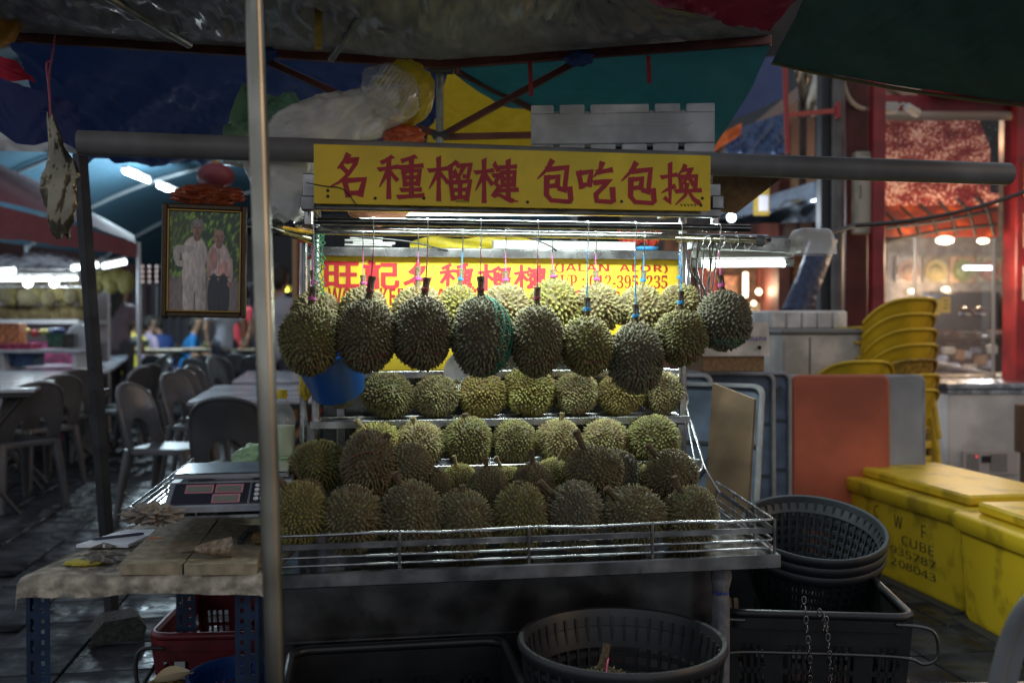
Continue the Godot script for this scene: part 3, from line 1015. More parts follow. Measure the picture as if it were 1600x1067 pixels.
# ---------- durians
var husks := []
func husk(sd: int, spikes: int, high: float, wide: float, lobes: float) -> ArrayMesh:
	# unit fruit: radius 1; a bumpy body under spiral rows of five-sided spikes
	var f := FastNoiseLite.new()
	f.seed = sd
	f.frequency = 0.7
	var ph := sd * 1.7
	var surf := func(d: Vector3) -> Vector3:
		var an := atan2(d.z, d.x)
		var s := sqrt(maxf(0.0, 1.0 - d.y * d.y))
		var k := 0.93 + lobes * s * cos(5.0 * an + ph) + 0.16 * f.get_noise_3dv(d * 1.1)
		return Vector3(d.x * k, d.y * (0.93 + 0.05 * f.get_noise_3dv(d)), d.z * k)
	var mb := MB.new()
	var rows := []
	mb.col = Color(0.24, 0.21, 0.165)
	for j in 15:
		var row: Array[Vector3] = []
		for i in 22:
			var th := PI * j / 14.0
			var an := TAU * i / 22.0
			row.append((surf as Callable).call(Vector3(sin(th) * cos(an), cos(th), sin(th) * sin(an))))
		rows.append(row)
	mb.grid(rows, true, true)
	var r := RandomNumberGenerator.new()
	r.seed = sd
	var spacing := sqrt(4.0 * PI / spikes)
	for i in spikes:
		var y := 1.0 - 2.0 * (i + 0.5) / spikes
		var an := i * 2.399963 + r.randf() * 0.12 / maxf(0.2, sqrt(1 - y * y)) * spacing * 6.0
		y = clampf(y + (r.randf() - 0.5) * spacing * 0.5, -0.999, 0.985)
		var s := sqrt(1.0 - y * y)
		var d := Vector3(s * cos(an), y, s * sin(an))
		var p: Vector3 = (surf as Callable).call(d)
		var e := 0.03
		var t1 := d.cross(Vector3(0.31, 0.9, 0.2)).normalized()
		var t2 := d.cross(t1)
		var pa: Vector3 = (surf as Callable).call((d + t1 * e).normalized())
		var pb: Vector3 = (surf as Callable).call((d + t2 * e).normalized())
		var n := (pa - p).cross(pb - p).normalized()
		if n.dot(d) < 0:
			n = -n
		var lean := (n + Vector3(r.randf() - 0.5, r.randf() - 0.6, r.randf() - 0.5) * 0.34).normalized()
		var h := high * (0.72 + 0.5 * r.randf()) * (1.0 - 0.35 * maxf(0.0, absf(y) - 0.75) * 4.0)
		var w := spacing * wide * (0.9 + 0.2 * r.randf())
		var dry := 0.8 + 0.3 * r.randf()
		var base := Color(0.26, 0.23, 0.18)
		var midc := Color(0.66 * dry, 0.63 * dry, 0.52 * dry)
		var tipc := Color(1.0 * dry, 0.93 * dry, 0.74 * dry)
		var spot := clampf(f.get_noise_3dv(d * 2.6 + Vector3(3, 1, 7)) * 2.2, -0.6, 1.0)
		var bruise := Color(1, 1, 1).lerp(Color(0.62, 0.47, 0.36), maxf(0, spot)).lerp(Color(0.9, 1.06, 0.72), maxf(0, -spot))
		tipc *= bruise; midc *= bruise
		if r.randf() < 0.12:
			tipc = Color(0.45, 0.38, 0.28)
		var f0 := mb.v.size()
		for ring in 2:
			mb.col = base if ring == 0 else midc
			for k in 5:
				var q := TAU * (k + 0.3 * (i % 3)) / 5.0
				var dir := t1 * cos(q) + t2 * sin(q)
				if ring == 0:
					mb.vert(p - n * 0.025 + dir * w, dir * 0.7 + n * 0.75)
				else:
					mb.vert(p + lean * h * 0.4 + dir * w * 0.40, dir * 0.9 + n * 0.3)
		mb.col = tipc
		var tip := mb.vert(p + lean * h, lean)
		for k in 5:
			var k2 := (k + 1) % 5
			mb.tri(f0 + k, f0 + k2, f0 + 5 + k2)
			mb.tri(f0 + k, f0 + 5 + k2, f0 + 5 + k)
			mb.tri(f0 + 5 + k, f0 + 5 + k2, tip)
	return mb.mesh()

const SKINS := {
	"olive": [0.30, 0.28, 0.115], "brown": [0.25, 0.215, 0.135], "grey": [0.255, 0.24, 0.18], "green": [0.27, 0.265, 0.10],
	"lime": [0.38, 0.35, 0.115], "pale": [0.42, 0.37, 0.205], "dull": [0.275, 0.245, 0.14], "gold": [0.40, 0.32, 0.11],
}
func durian(label: String, px: float, py: float, w: float, h: float, off: float, skin: String, kind: int, stem := Vector2.ZERO, string := "", group := "durians on the cart", turn := 99.0, roll := 0.0) -> Node3D:
	var c := C(px, py, off)
	var k := -c.z / 1500.0 * 0.985
	if string == "" and roll == 0.0:
		roll = (rng.randf() - 0.5) * 0.7
	var r := w / 2.0 * k
	var ry := h / 2.0 * k
	var t := thing("durian", label, "durian", c, (rng.randf() * TAU) if turn == 99.0 else turn, group)
	var s: Array = SKINS[skin]
	var j := 0.92 + 0.16 * rng.randf()
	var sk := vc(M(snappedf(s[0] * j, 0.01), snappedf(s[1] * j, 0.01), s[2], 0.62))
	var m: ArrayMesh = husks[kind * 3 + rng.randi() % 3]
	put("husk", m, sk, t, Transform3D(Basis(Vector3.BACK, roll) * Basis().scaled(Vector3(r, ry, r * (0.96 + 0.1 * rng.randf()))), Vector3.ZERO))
	var inv := t.transform.affine_inverse()
	if stem != Vector2.ZERO:
		var tip := inv * C(stem.x, stem.y, off + (-0.01 if string == "" else 0.0))
		var root := tip.normalized() * minf(r, ry) * 0.82
		var low := Vector3(tip.x * 0.3, ry * 0.9, tip.z * 0.3) if string != "" else root
		var sb := MB.new()
		var thick := 0.0085 * (w / 85.0) * (-c.z / 2.6)
		var axis := tip - low
		sb.tube([low, low + axis * 0.12, low + axis * 0.3 + Vector3(0.001, 0, 0), low + axis * 0.75 - Vector3(0.0012, 0, 0), low + axis * 0.95, tip], [thick * 1.7, thick * 1.15, thick * 0.92, thick, thick * 1.14, thick * 1.08], 10)
		var light := skin in ["pale", "lime"]
		obj("stem", sb, M(0.30, 0.24, 0.12, 0.85, 0.0, "spot", 14.0, "pit", 0.6) if light else M(0.15, 0.10, 0.055, 0.85, 0.0, "spot", 14.0, "pit", 0.6), t)
		if string != "":
			var rear := off > 0.45
			var bar_y := C(800, 349 if not rear else 339, 0.3 if not rear else 0.58).y
			bar_y = cart_at.y + L(478, 345, 0.3).y
			var bar_c := C(stem.x + (stem.x - px) * 0.12, 345, 0.3 if not rear else 0.58)
			bar_c.y = bar_y
			var hb := inv * bar_c
			var drop := 0.062 if not rear else 0.05
			var hk := MB.new()
			var side := inv.basis * (-CN)
			var pts := []
			for i in 8:
				var an := PI * (1.15 - i / 7.0 * 1.3)
				pts.append(hb + side * cos(an) * 0.0125 + Vector3.UP * sin(an) * 0.0125)
			pts.append(hb + Vector3(0, -drop * 0.6, 0) + side * 0.01)
			for i in 6:
				var an := PI * (2.0 - i / 5.0)
				pts.append(hb + Vector3(0, -drop, 0) + side * cos(an) * 0.006 + Vector3.UP * sin(an) * 0.006)
			hk.tube(pts, 0.0016, 6)
			obj("hook", hk, steel, t)
			var st := MB.new()
			var from := hb + Vector3(0, -drop - 0.005, 0)
			var knot := low + axis * 0.45
			st.tube([from, from.lerp(tip, 0.5) + side * 0.001, knot + side * thick * 1.1], 0.0013, 5)
			st.tube([from + side * 0.002, knot - side * thick * 1.1], 0.0011, 5)
			var wrap := []
			for i in 41:
				var an := TAU * 5 * i / 40.0
				var ad := axis.normalized()
				var u := ad.cross(side).normalized()
				wrap.append(knot + axis * (0.12 * (i / 40.0 - 0.5) + 0.02 * sin(i * 1.3)) + (u * cos(an) + u.cross(ad) * sin(an)) * thick * 1.12)
			st.tube(wrap, 0.0013, 5)
			if string == "pink":
				obj("string", st, M(0.62, 0.10, 0.38, 0.6), t)
			elif string == "blue":
				obj("string", st, M(0.03, 0.28, 0.62, 0.6), t)
			else:
				obj("string", st, M(0.30, 0.04, 0.06, 0.7), t)
	return t

func band(t: Node3D, y: float, r: float, ry: float, mt: Material, n := 1, tilt := 0.15) -> void:
	# a rubber band or string round a fruit
	var m := MB.new()
	for k in n:
		var pts := []
		for i in 36:
			var an := TAU * i / 36
			var yy := (y + 0.05 * k + tilt * cos(an + k) + 0.02 * sin(an * 5)) * ry
			var s := sqrt(maxf(0.05, 1.0 - pow(yy / ry, 2)))
			pts.append(Vector3(cos(an) * r * s * 1.03, yy, sin(an) * r * s * 1.03))
		m.tube(pts, 0.0011, 5, false, true)
	obj("rubber_band", m, mt, t)

func durians() -> void:
	for q in [[660, 0.135, 0.64, 0.02], [780, 0.12, 0.64, 0.015], [740, 0.15, 0.60, 0.042]]:
		for k in 3:
			husks.append(husk(101 + husks.size() * 7, int(q[0]) + k * 40, q[1], q[2], q[3] * (1 + k)))
	for k in 3:
		husks.append(husk(301 + k * 5, 330 + k * 25, 0.18, 0.66, 0.025 + 0.01 * k))
	var bandm := M(0.16, 0.05, 0.04, 0.7)
	var green := M(0.02, 0.20, 0.12, 0.6)
	var front := [
		["leftmost olive durian on the front hanging bar, red string", 484, 532, 93, 114, "olive", 0, 489, 448, "pink"],
		["second durian from the left on the front hanging bar, brown with tilted stem", 572, 525, 95, 122, "brown", 1, 582, 432, "dark"],
		["third durian from the left on the front hanging bar, dark brown", 660, 521, 95, 122, "brown", 1, 667, 434, "dark"],
		["largest hanging durian, wrapped in green net string at one side", 752, 526, 100, 132, "grey", 1, 751, 432, "dark"],
		["slim brown hanging durian right of the green netted one", 838, 533, 86, 120, "dull", 1, 840, 449, "dark"],
		["short olive hanging durian on a blue string left of the lowest one", 917, 541, 86, 97, "olive", 0, 918, 465, "blue"],
		["lowest hanging durian, grey-brown on a long blue string", 995, 560, 88, 118, "grey", 1, 993, 476, "blue"],
		["olive hanging durian beside the rightmost grey one, on a blue string", 1064, 528, 86, 92, "olive", 0, 1064, 455, "blue"],
		["rightmost hanging durian, dark grey against the banana carton", 1132, 501, 87, 98, "grey", 0, 1125, 430, "pink"],
	]
	for i in front.size():
		var q: Array = front[i]
		var t := durian(q[0], q[1], q[2], q[3], q[4], 0.3, q[5], q[6], Vector2(q[7], q[8]), q[9], "durians on the front hanging bar")
		var k := 0.5 * 0.96 * -t.position.z / 1500.0
		if i in [0, 1, 2, 4, 5, 6, 7]:
			band(t, -0.62, q[3] * k, q[4] * k, bandm, 1 + i % 2)
		if i == 8:
			band(t, -0.8, q[3] * k, q[4] * k, green, 3, 0.05)
		if i == 3:
			var m := MB.new()
			for s in 9:
				var pts := []
				for a in 20:
					var an := PI * a / 19.0
					var up := cos(an) * 0.98
					var ang := t.rotation.y + 1.1 - s * 0.13 + 0.25 * sin(an * 2.0 + s)
					ang = 0.9 - s * 0.11 + 0.12 * sin(an * 7.0 + s * 2.0)
					var d := Vector3(sin(an) * cos(ang), up, sin(an) * sin(ang))
					d = Basis(Vector3.UP, -t.rotation.y) * d
					pts.append(d * Vector3(q[3] * k * 1.04, q[4] * k * 1.03, q[3] * k * 1.04))
				m.tube(pts, 0.0012, 5)
			obj("green_net", m, green, t)
	var rear := [
		["pale rear durian mostly hidden behind the leftmost hanging one", 493, 490, 78, 72, "pale", 489, 422, "pink"],
		["pale rear durian between the first and second front hanging ones", 568, 487, 76, 78, "pale", 567, 430, "pink"],
		["pale rear durian left above the third front hanging one", 653, 488, 80, 84, "pale", 653, 417, "pink"],
		["pale rear durian on blue string left of the green netted one", 716, 482, 62, 76, "lime", 722, 421, "blue"],
		["pale rear durian peeking between the netted one and the slim one", 790, 483, 76, 80, "pale", 790, 424, "pink"],
		["yellow-green rear durian with a tall pale stem behind the slim brown one", 866, 481, 78, 92, "lime", 863, 421, "pink"],
		["pale coarse-spiked rear durian above the short olive hanging one", 934, 483, 76, 82, "pale", 931, 423, "pink"],
		["pale rear durian with blue string above the lowest hanging one", 1003, 487, 72, 84, "pale", 1006, 423, "blue"],
		["greyish rear durian between the two rightmost front hanging ones", 1063, 474, 66, 62, "pale", 1062, 417, "blue"],
	]
	for q in rear:
		durian(q[0], q[1], q[2], q[3], q[4], 0.58, q[5], 3, Vector2(q[6], q[7]), q[8], "durians on the rear hanging bar")
	var top := [
		["leftmost durian on the top shelf, stem pointing forward", 607, 617, 84, 72, "olive", 588, 605],
		["second durian from the left on the top shelf, stem to upper right", 682, 619, 74, 68, "pale", 716, 594],
		["third durian from the left on the top shelf, spines like rays", 753, 618, 76, 72, "gold", 755, 597],
		["middle green durian on the top shelf without a visible stem", 828, 612, 82, 80, "lime", 0, 0],
		["durian with a paler split seam on the top shelf, stem to the right", 900, 615, 74, 68, "pale", 928, 595],
		["yellowish durian on the top shelf under the lowest hanging one", 968, 617, 70, 68, "gold", 0, 0],
		["rightmost durian on the top shelf, brown stem facing the viewer", 1035, 614, 66, 68, "pale", 1048, 600],
		["small durian lying low under the blue basin at the top shelf's left", 533, 625, 40, 28, "pale", 0, 0],
	]
	for q in top:
		durian(q[0], q[1], q[2], q[3], q[4], 0.665, q[5], 2, Vector2(q[6], q[7]), "", "durians on the top shelf")
	var second := [
		["yellow-green durian with brown stem at the left of the second shelf", 590, 698, 86, 80, "lime", 556, 656],
		["greyish durian with a straight stem, second on the second shelf", 655, 695, 78, 76, "pale", 645, 652],
		["bright green durian with the tallest stem on the second shelf", 732, 690, 78, 82, "green", 727, 646],
		["pale brown durian in the middle of the second shelf", 805, 691, 68, 74, "olive", 806, 659],
		["grey-green durian with upright stem right of the second shelf's middle", 874, 690, 70, 74, "pale", 878, 645],
		["small round durian with short stem, second from right on the second shelf", 946, 688, 72, 70, "pale", 950, 657],
		["rightmost durian on the second shelf, big and spiky", 1022, 688, 84, 82, "green", 1039, 664],
	]
	for q in second:
		durian(q[0], q[1], q[2], q[3], q[4], 0.51, q[5], 2, Vector2(q[6], q[7]), "", "durians on the second shelf")
	var pile := [
		["round green durian at the far left of the pile, beside the bottle", 497, 729, 90, 86, 0.36, "green", 2, 0, 0],
		["brown durian with a rubber band on its face, leaning in the left pile", 575, 727, 88, 116, 0.29, "brown", 2, 608, 678],
		["grey-brown durian leaning right of the banded one", 632, 730, 88, 80, 0.34, "grey", 0, 0, 0],
		["half hidden brown durian with upright stem behind the front row", 684, 765, 50, 62, 0.33, "dull", 2, 684, 735],
		["small pale durian in the gap of the lower shelf's middle", 718, 752, 56, 58, 0.4, "lime", 2, 709, 712],
		["brown durian with a dark stem between two pale ones", 763, 768, 66, 84, 0.31, "dull", 2, 759, 716],
		["yellow-green durian behind the brown one with the dark stem", 792, 752, 54, 48, 0.4, "lime", 2, 775, 713],
		["brown durian with a stout stem at the centre of the pile", 834, 762, 70, 80, 0.31, "brown", 2, 831, 702],
		["small bright lime durian with a slanted pale stem", 864, 740, 52, 50, 0.4, "lime", 2, 880, 698],
		["long dark brown durian with a deep crease in the right pile", 928, 737, 94, 86, 0.3, "brown", 0, 900, 673],
		["grey durian tucked right of the long creased one", 962, 738, 72, 76, 0.36, "grey", 2, 930, 698],
		["pale durian with a thin stem in the right gap of the lower shelf", 1000, 752, 54, 54, 0.4, "pale", 2, 1000, 724],
		["dark brown durian on top of the right end of the pile", 1048, 743, 86, 86, 0.3, "brown", 0, 1012, 694],
		["brown durian with leaning stem behind the front row's left end", 482, 780, 56, 70, 0.27, "dull", 2, 461, 732],
	]
	for i in pile.size():
		var q: Array = pile[i]
		var t := durian(q[0], q[1], q[2], q[3], q[4], q[5], q[6], q[7], Vector2(q[8], q[9]), "", "durians piled behind the front row")
		if i == 1:
			var k := 0.5 * 0.96 * -t.position.z / 1500.0
			var m := MB.new()
			var pts := []
			for a in 22:
				var an := PI * (0.35 + 1.0 * a / 21.0)
				pts.append(t.transform.affine_inverse().basis * (-CN * (q[3] * k * 0.99) + CU * cos(an) * 0.055 + Vector3.UP * (sin(an) * 0.035 + 0.01)))
			m.tube(pts, 0.0013, 5)
			obj("rubber_band", m, bandm, t)
	var low := [
		["leftmost durian in the front row behind the rail, beside the steel pole", 466, 802, 90, 104, "olive", 436, 748],
		["second durian from the left in the front row behind the rail", 551, 812, 94, 112, "dull", 553, 757],
		["third durian from the left in the front row, brown with stout stem", 645, 806, 94, 116, "brown", 617, 738],
		["fourth durian from the left in the front row, stem straight up", 724, 817, 90, 112, "dull", 722, 758],
		["fifth durian from the left in the front row, yellowish underneath", 812, 808, 88, 114, "olive", 809, 752],
		["sixth durian from the left in the front row, grey with stem to the left", 897, 806, 90, 116, "grey", 843, 752],
		["broad dark durian second from the right in the front row", 990, 808, 94, 104, "brown", 947, 762],
		["rightmost durian in the front row, spiky olive beside the end rail", 1078, 812, 86, 112, "dull", 1054, 744],
	]
	for q in low:
		durian(q[0], q[1], q[2], q[3], q[4], 0.135, q[5], 2, Vector2(q[6], q[7]), "", "durians in the front row on the tray")

# ---------- other things on and about the cart
func cart_extras() -> void:
	var y := TH
	# white foam boxes on the header
	for k in 2:
		var a := C(832, 163 + k * 62, 0.42)
		var b := C(1109, 163 + k * 62, 0.42)
		var w := (b - a).length()
		var t := thing("foam_box", ["white foam box with notched rim, upper one above the yellow sign", "white foam box lid with notches, lower one behind the grey pipe"][k], "foam box", (a + b) / 2 - Vector3(0, 0.115 + k * 0.0, 0), y - 0.22, "white foam boxes on the cart roof")
		var foam := M(0.68, 0.68, 0.70, 0.7, 0.0, "grime", 1.5)
		var m := MB.new()
		m.box(Vector3(0, 0.0475, -0.17), Vector3(w, 0.105, 0.32), 0.006)
		var cuts := [-0.5, -0.36, -0.19, 0.16, 0.33, 0.5] if k == 0 else [-0.5, -0.36, -0.19, -0.02, 0.15, 0.32, 0.5]
		for i in cuts.size() - 1:
			var l: float = cuts[i] * w + (0.009 if i > 0 else 0.0)
			var r: float = cuts[i + 1] * w - (0.009 if i < cuts.size() - 2 else 0.0)
			m.box(Vector3((l + r) / 2, 0.1015, -0.004), Vector3(r - l, 0.027, 0.02), 0.003)
		m.box(Vector3(0, 0.0445, -0.004), Vector3(w, 0.087, 0.0204), 0.002)
		obj("lid" if k == 1 else "box", m, foam, t)
		if k == 0:
			var rim := MB.new()
			rim.box(Vector3(0, 0.052, 0.006), Vector3(w * 0.7, 0.003, 0.004), 0.001)
			rim.bar(Vector3(-w * 0.35, 0.052, 0.006), Vector3(-w * 0.38, 0.058, 0.006), 0.004, 0.003)
			rim.bar(Vector3(w * 0.35, 0.052, 0.006), Vector3(w * 0.38, 0.058, 0.006), 0.004, 0.003)
			obj("lid_seam", rim, M(0.5, 0.5, 0.52, 0.7), t)
	# bundle of white plastic bags, its hanging end, clear boxes, yellow, orange and green bags
	var bagm := M(0.85, 0.83, 0.80, 0.26, 0.0, "soft", 2.5, "crease", 1.3).duplicate() as StandardMaterial3D
	bagm.backlight_enabled = true
	bagm.backlight = Color(0.5, 0.5, 0.5)
	bagm.transparency = BaseMaterial3D.TRANSPARENCY_ALPHA
	bagm.albedo_color.a = 0.8
	var b := MB.new()
	bag(b, C(500, 205, 0.46), Vector3(0.24, 0.085, 0.13), 3, 0.3, 1.2, Basis(Vector3.BACK, 0.36 + 0.0) * Basis(Vector3.UP, TH))
	one("white_plastic_bag", "big bulging white plastic bag lying on the cart roof at left", "plastic bag", b, bagm)
	b = MB.new()
	var rows := []
	for j in 21:
		var row: Array[Vector3] = []
		var v := j / 20.0
		for i in 36:
			var an := TAU * i / 36.0
			var p := C(lerpf(430, 448, v), lerpf(236, 342, v), 0.3)
			var rx := lerpf(0.098, 0.06, v) * (1.0 if j < 19 else 0.6)
			var k := 1.0 + 0.10 * nz.get_noise_2d(an * 30.0, v * 60.0) + 0.06 * sin(an * 7 + v * 3)
			row.append(p + CU * cos(an) * rx * k + CN * sin(an) * 0.05 * k + Vector3.UP * 0.012 * sin(an * 2))
		rows.append(row)
	b.grid(rows, false, true)
	one("hanging_plastic_bag", "white plastic bag hanging down left of the sign board", "plastic bag", b, bagm)
	b = MB.new()
	bag(b, C(628, 150, 0.5), Vector3(0.085, 0.105, 0.07), 8, 0.2, 1.0, Basis(Vector3.BACK, -0.5))
	one("yellow_plastic_bag", "yellow plastic bag bulging behind the clear food boxes", "plastic bag", b, cloth(0.5, 0.38, 0.02, 0.4, 2.0, 0.4))
	var ct := thing("food_container", "stack of clear plastic food boxes wrapped in film on the white bag", "food container", C(612, 142, 0.4), TH)
	ct.rotation = Vector3(0.15, TH, -0.62)
	var film := clear_plastic(0.20, 0.18)
	for k in 4:
		var m := MB.new()
		var pr := round_rect(0.125 - 0.004 * k, 0.10, 0.018)
		var pr2 := round_rect(0.11 - 0.004 * k, 0.085, 0.015)
		var rr := []
		for q in [[pr, -0.004], [pr, 0.0], [pr2, 0.022]]:
			var row: Array[Vector3] = []
			for p in q[0]:
				row.append(Vector3(p.x, p.y - 0.008 * k, q[1] + 0.018 * k))
			rr.append(row)
		m.grid(rr, false, true)
		obj("clear_box", m, film, ct)
	for k in 9:
		var m := MB.new()
		m.tube([Vector3(-0.045 + k * 0.011, -0.045, 0.078), Vector3(-0.045 + k * 0.011, 0.04, 0.078)], 0.0012, 5)
		obj("rib", m, clear_plastic(0.5, 0.2), ct)
	var fm := MB.new()
	bag(fm, Vector3(0, -0.01, 0.03), Vector3(0.085, 0.072, 0.06), 21, 0.16, 1.5)
	obj("film_wrap", fm, clear_plastic(0.12, 0.12), ct)
	var cc := MB.new()
	cc.x = Transform3D(Basis(CU, Vector3.UP, -CN) * Basis(Vector3.BACK, 0.4), C(578, 205, 0.4))
	cc.box(Vector3.ZERO, Vector3(0.07, 0.05, 0.06), 0.01)
	one("clear_tray", "small clear plastic tray lying under the wrapped food boxes", "food container", cc, clear_plastic(0.25, 0.2))
	b = MB.new()
	bag(b, C(632, 213, 0.46), Vector3(0.055, 0.028, 0.05), 33, 0.35, 1.5)
	one("orange_plastic_bag", "small orange plastic bag tied under the yellow bag", "plastic bag", b, cloth(0.62, 0.12, 0.04, 0.4, 2.0, 0.4))
	b = MB.new()
	bag(b, C(590, 322, 0.6), Vector3(0.09, 0.055, 0.06), 34, 0.2, 1.2)
	one("peach_plastic_bag", "peach plastic bag showing just under the sign board", "plastic bag", b, cloth(0.75, 0.35, 0.22, 0.5, 2.0, 0.4))
	b = MB.new()
	rows = []
	for j in 17:
		var row: Array[Vector3] = []
		for i in 17:
			var s := i / 16.0
			var v := j / 16.0
			var p := C(lerpf(lerpf(382, 345, v), 480, s), lerpf(lerpf(125, 214, v), lerpf(168, 225, v), s), 0.5 + 0.1 * sin(s * 3))
			p += CN * 0.10 * nz.get_noise_2d(s * 150, v * 150) + Vector3.UP * 0.04 * nz.get_noise_2d(v * 170, s * 170 + 40)
			row.append(p)
		rows.append(row)
	b.grid(rows)
	one("green_mesh_bag", "crumpled green plastic sack behind the steel pole at top left", "sack", b, cloth(0.20, 0.38, 0.24, 0.6, 3.0, 0.3))
	b = MB.new()
	bag(b, W(325, 306, 2.9), Vector3(0.10, 0.03, 0.07), 36, 0.4, 1.6)
	one("orange_folded_bag", "orange plastic bag lying on top of the framed photograph", "plastic bag", b, cloth(0.5, 0.09, 0.025, 0.3, 2.0, 0.35))
	# framed photograph
	var c := C(319, 408, 0.22)
	var pf := thing("framed_photograph", "framed photograph of two men in white shirts hanging left of the cart", "picture", c, TH + 0.02)
	pf.rotation.z = -0.02
	var k0 := -c.z / 1500.0
	var fw := 128.0 * k0
	var fh := 176.0 * k0
	var m := MB.new()
	for s in [-1, 1]:
		m.box(Vector3(s * (fw / 2 - 0.007), 0, 0), Vector3(0.014, fh, 0.018), 0.004)
		m.box(Vector3(0, s * (fh / 2 - 0.007), 0), Vector3(fw - 0.028, 0.014, 0.018), 0.004)
	obj("frame", m, M(0.07, 0.04, 0.015, 0.35, 0.3, "fine", 6.0), pf)
	m = MB.new()
	for s in [-1, 1]:
		m.box(Vector3(s * (fw / 2 - 0.016), 0, 0.002), Vector3(0.004, fh - 0.028, 0.012), 0.001)
		m.box(Vector3(0, s * (fh / 2 - 0.016), 0.002), Vector3(fw - 0.036, 0.004, 0.012), 0.001)
	obj("inner_rim", m, M(0.35, 0.22, 0.06, 0.35, 0.8), pf)
	m = MB.new()
	m.quad(Vector3(-fw / 2 + 0.014, -fh / 2 + 0.014, 0.0), Vector3(fw / 2 - 0.014, -fh / 2 + 0.014, 0), Vector3(fw / 2 - 0.014, fh / 2 - 0.014, 0), Vector3(-fw / 2 + 0.014, fh / 2 - 0.014, 0), Vector3.BACK)
	var pm := StandardMaterial3D.new()
	pm.albedo_texture = portrait()
	pm.roughness = 0.1
	obj("print", m, pm, pf)
	m = MB.new()
	m.box(Vector3(0, 0, -0.008), Vector3(fw - 0.01, fh - 0.01, 0.006), 0.001)
	obj("backing_board", m, M(0.2, 0.13, 0.07, 0.8), pf)
	m = MB.new()
	m.tube([Vector3(fw / 2 - 0.01, fh * 0.32, -0.01), Vector3(fw / 2 + 0.05, fh * 0.34, -0.02), Vector3(fw / 2 + 0.085, fh * 0.32, -0.1)], 0.0035, 8)
	obj("bracket", m, steel, pf)
	# blue basin hung behind the left hanging durians, yellow bag behind it
	var bs := thing("blue_basin", "blue plastic basin hanging tilted behind the left hanging durians", "basin", C(520, 575, 0.52), TH)
	bs.rotation = Vector3(0.35, TH, 0.22)
	m = MB.new()
	m.lathe([Vector2(0, -0.085), Vector2(0.055, -0.085), Vector2(0.068, -0.075), Vector2(0.1, 0.06), Vector2(0.108, 0.07), Vector2(0.112, 0.07), Vector2(0.113, 0.064), Vector2(0.107, 0.058), Vector2(0.075, -0.08), Vector2(0.06, -0.092), Vector2(0, -0.092)], 32)
	obj("basin", m, M(0.01, 0.10, 0.42, 0.32), bs)
	b = MB.new()
	bag(b, C(478, 600, 0.6), Vector3(0.02, 0.045, 0.03), 41, 0.3)
	one("small_yellow_bag", "small yellow bag hanging left of the blue basin", "plastic bag", b, cloth(0.7, 0.5, 0.03, 0.4, 2.0, 0.4))
	b = MB.new()
	b.x = Transform3D(Basis(CU, Vector3.UP, -CN), C(656, 562, 0.81))
	b.box(Vector3.ZERO, Vector3(0.3, 0.07, 0.012), 0.003)
	one("yellow_sign_board", "yellow panel showing below the second and third hanging durians", "panel", b, M(0.8, 0.58, 0.04, 0.5))
	# steel platter rim leaning behind the third hanging durian
	m = MB.new()
	m.x = Transform3D(Basis(Vector3.RIGHT, 1.25), C(735, 585, 0.7))
	m.lathe([Vector2(0, 0), Vector2(0.06, 0.0), Vector2(0.075, 0.008), Vector2(0.085, 0.01), Vector2(0.085, 0.007), Vector2(0.07, -0.004), Vector2(0, -0.004)], 32)
	one("steel_platter", "shiny steel platter leaning behind the netted hanging durian", "platter", m, steel)
	# bits lying on top of the name board
	m = MB.new()
	m.x = Transform3D(Basis(CU, Vector3.UP, -CN), C(575, 386, 0.84))
	for k in 4:
		m.box(Vector3(0.02 * sin(k * 2.0), 0.004 + k * 0.007, 0), Vector3(0.15 - 0.015 * k, 0.005, 0.08), 0.002)
	one("paper_stack", "loose white paper stack on top of the name board", "paper", m, M(0.8, 0.8, 0.8, 0.8))
	m = MB.new()
	rows = []
	for j in 9:
		var row: Array[Vector3] = []
		for i in 25:
			var s := i / 24.0
			var p := C(640 + 238 * s, 392 - (j / 8.0) * (14 + 10 * sin(s * 3.1) + 4 * sin(s * 13)), 0.9 + 0.05 * j / 8.0)
			row.append(p + CN * 0.01 * sin(s * 20 + j))
		rows.append(row)
	m.grid(rows)
	one("yellow_sheet", "crumpled yellow plastic sheet lying behind the top of the name board", "plastic sheet", m, cloth(0.75, 0.6, 0.05, 0.4, 2.0, 0.4))
	m = MB.new()
	m.bar(C(770, 383, 0.85), C(990, 386, 0.85), 0.05, 0.03)
	one("white_batten", "white painted lamp batten lying on the name board", "batten", m, white_plastic)
	m = MB.new()
	m.x = Transform3D(Basis(), C(1010, 392, 0.84))
	m.lathe([Vector2(0, 0), Vector2(0.035, 0), Vector2(0.042, 0.008), Vector2(0.042, 0.012), Vector2(0.03, 0.006), Vector2(0, 0.006)], 24)
	one("blue_dish", "small blue dish on the right end of the name board", "dish", m, M(0.06, 0.32, 0.7, 0.4))
	m = MB.new()
	for k in 7:
		var p := C(975 + k * 9, 378 + (k % 3) * 4, 0.86)
		m.tube(spline([p, p + Vector3(0.01 * (k % 3 - 1), 0.03, 0), p + Vector3(0.03 * ((k * 7) % 5 - 2) * 0.5, 0.05, 0.01)], 4), [0.003, 0.003, 0.003, 0.003, 0.003, 0.003, 0.003, 0.002, 0.001], 6)
		m.ball(p + Vector3(0.0, 0.02, -0.02), Vector3(0.022, 0.018, 0.015), 8, 6)
	one("red_scraps", "heap of red plastic scraps and wire right of the yellow sheet", "scraps", m, cloth(0.65, 0.05, 0.02, 0.3, 3.0, 0.5))
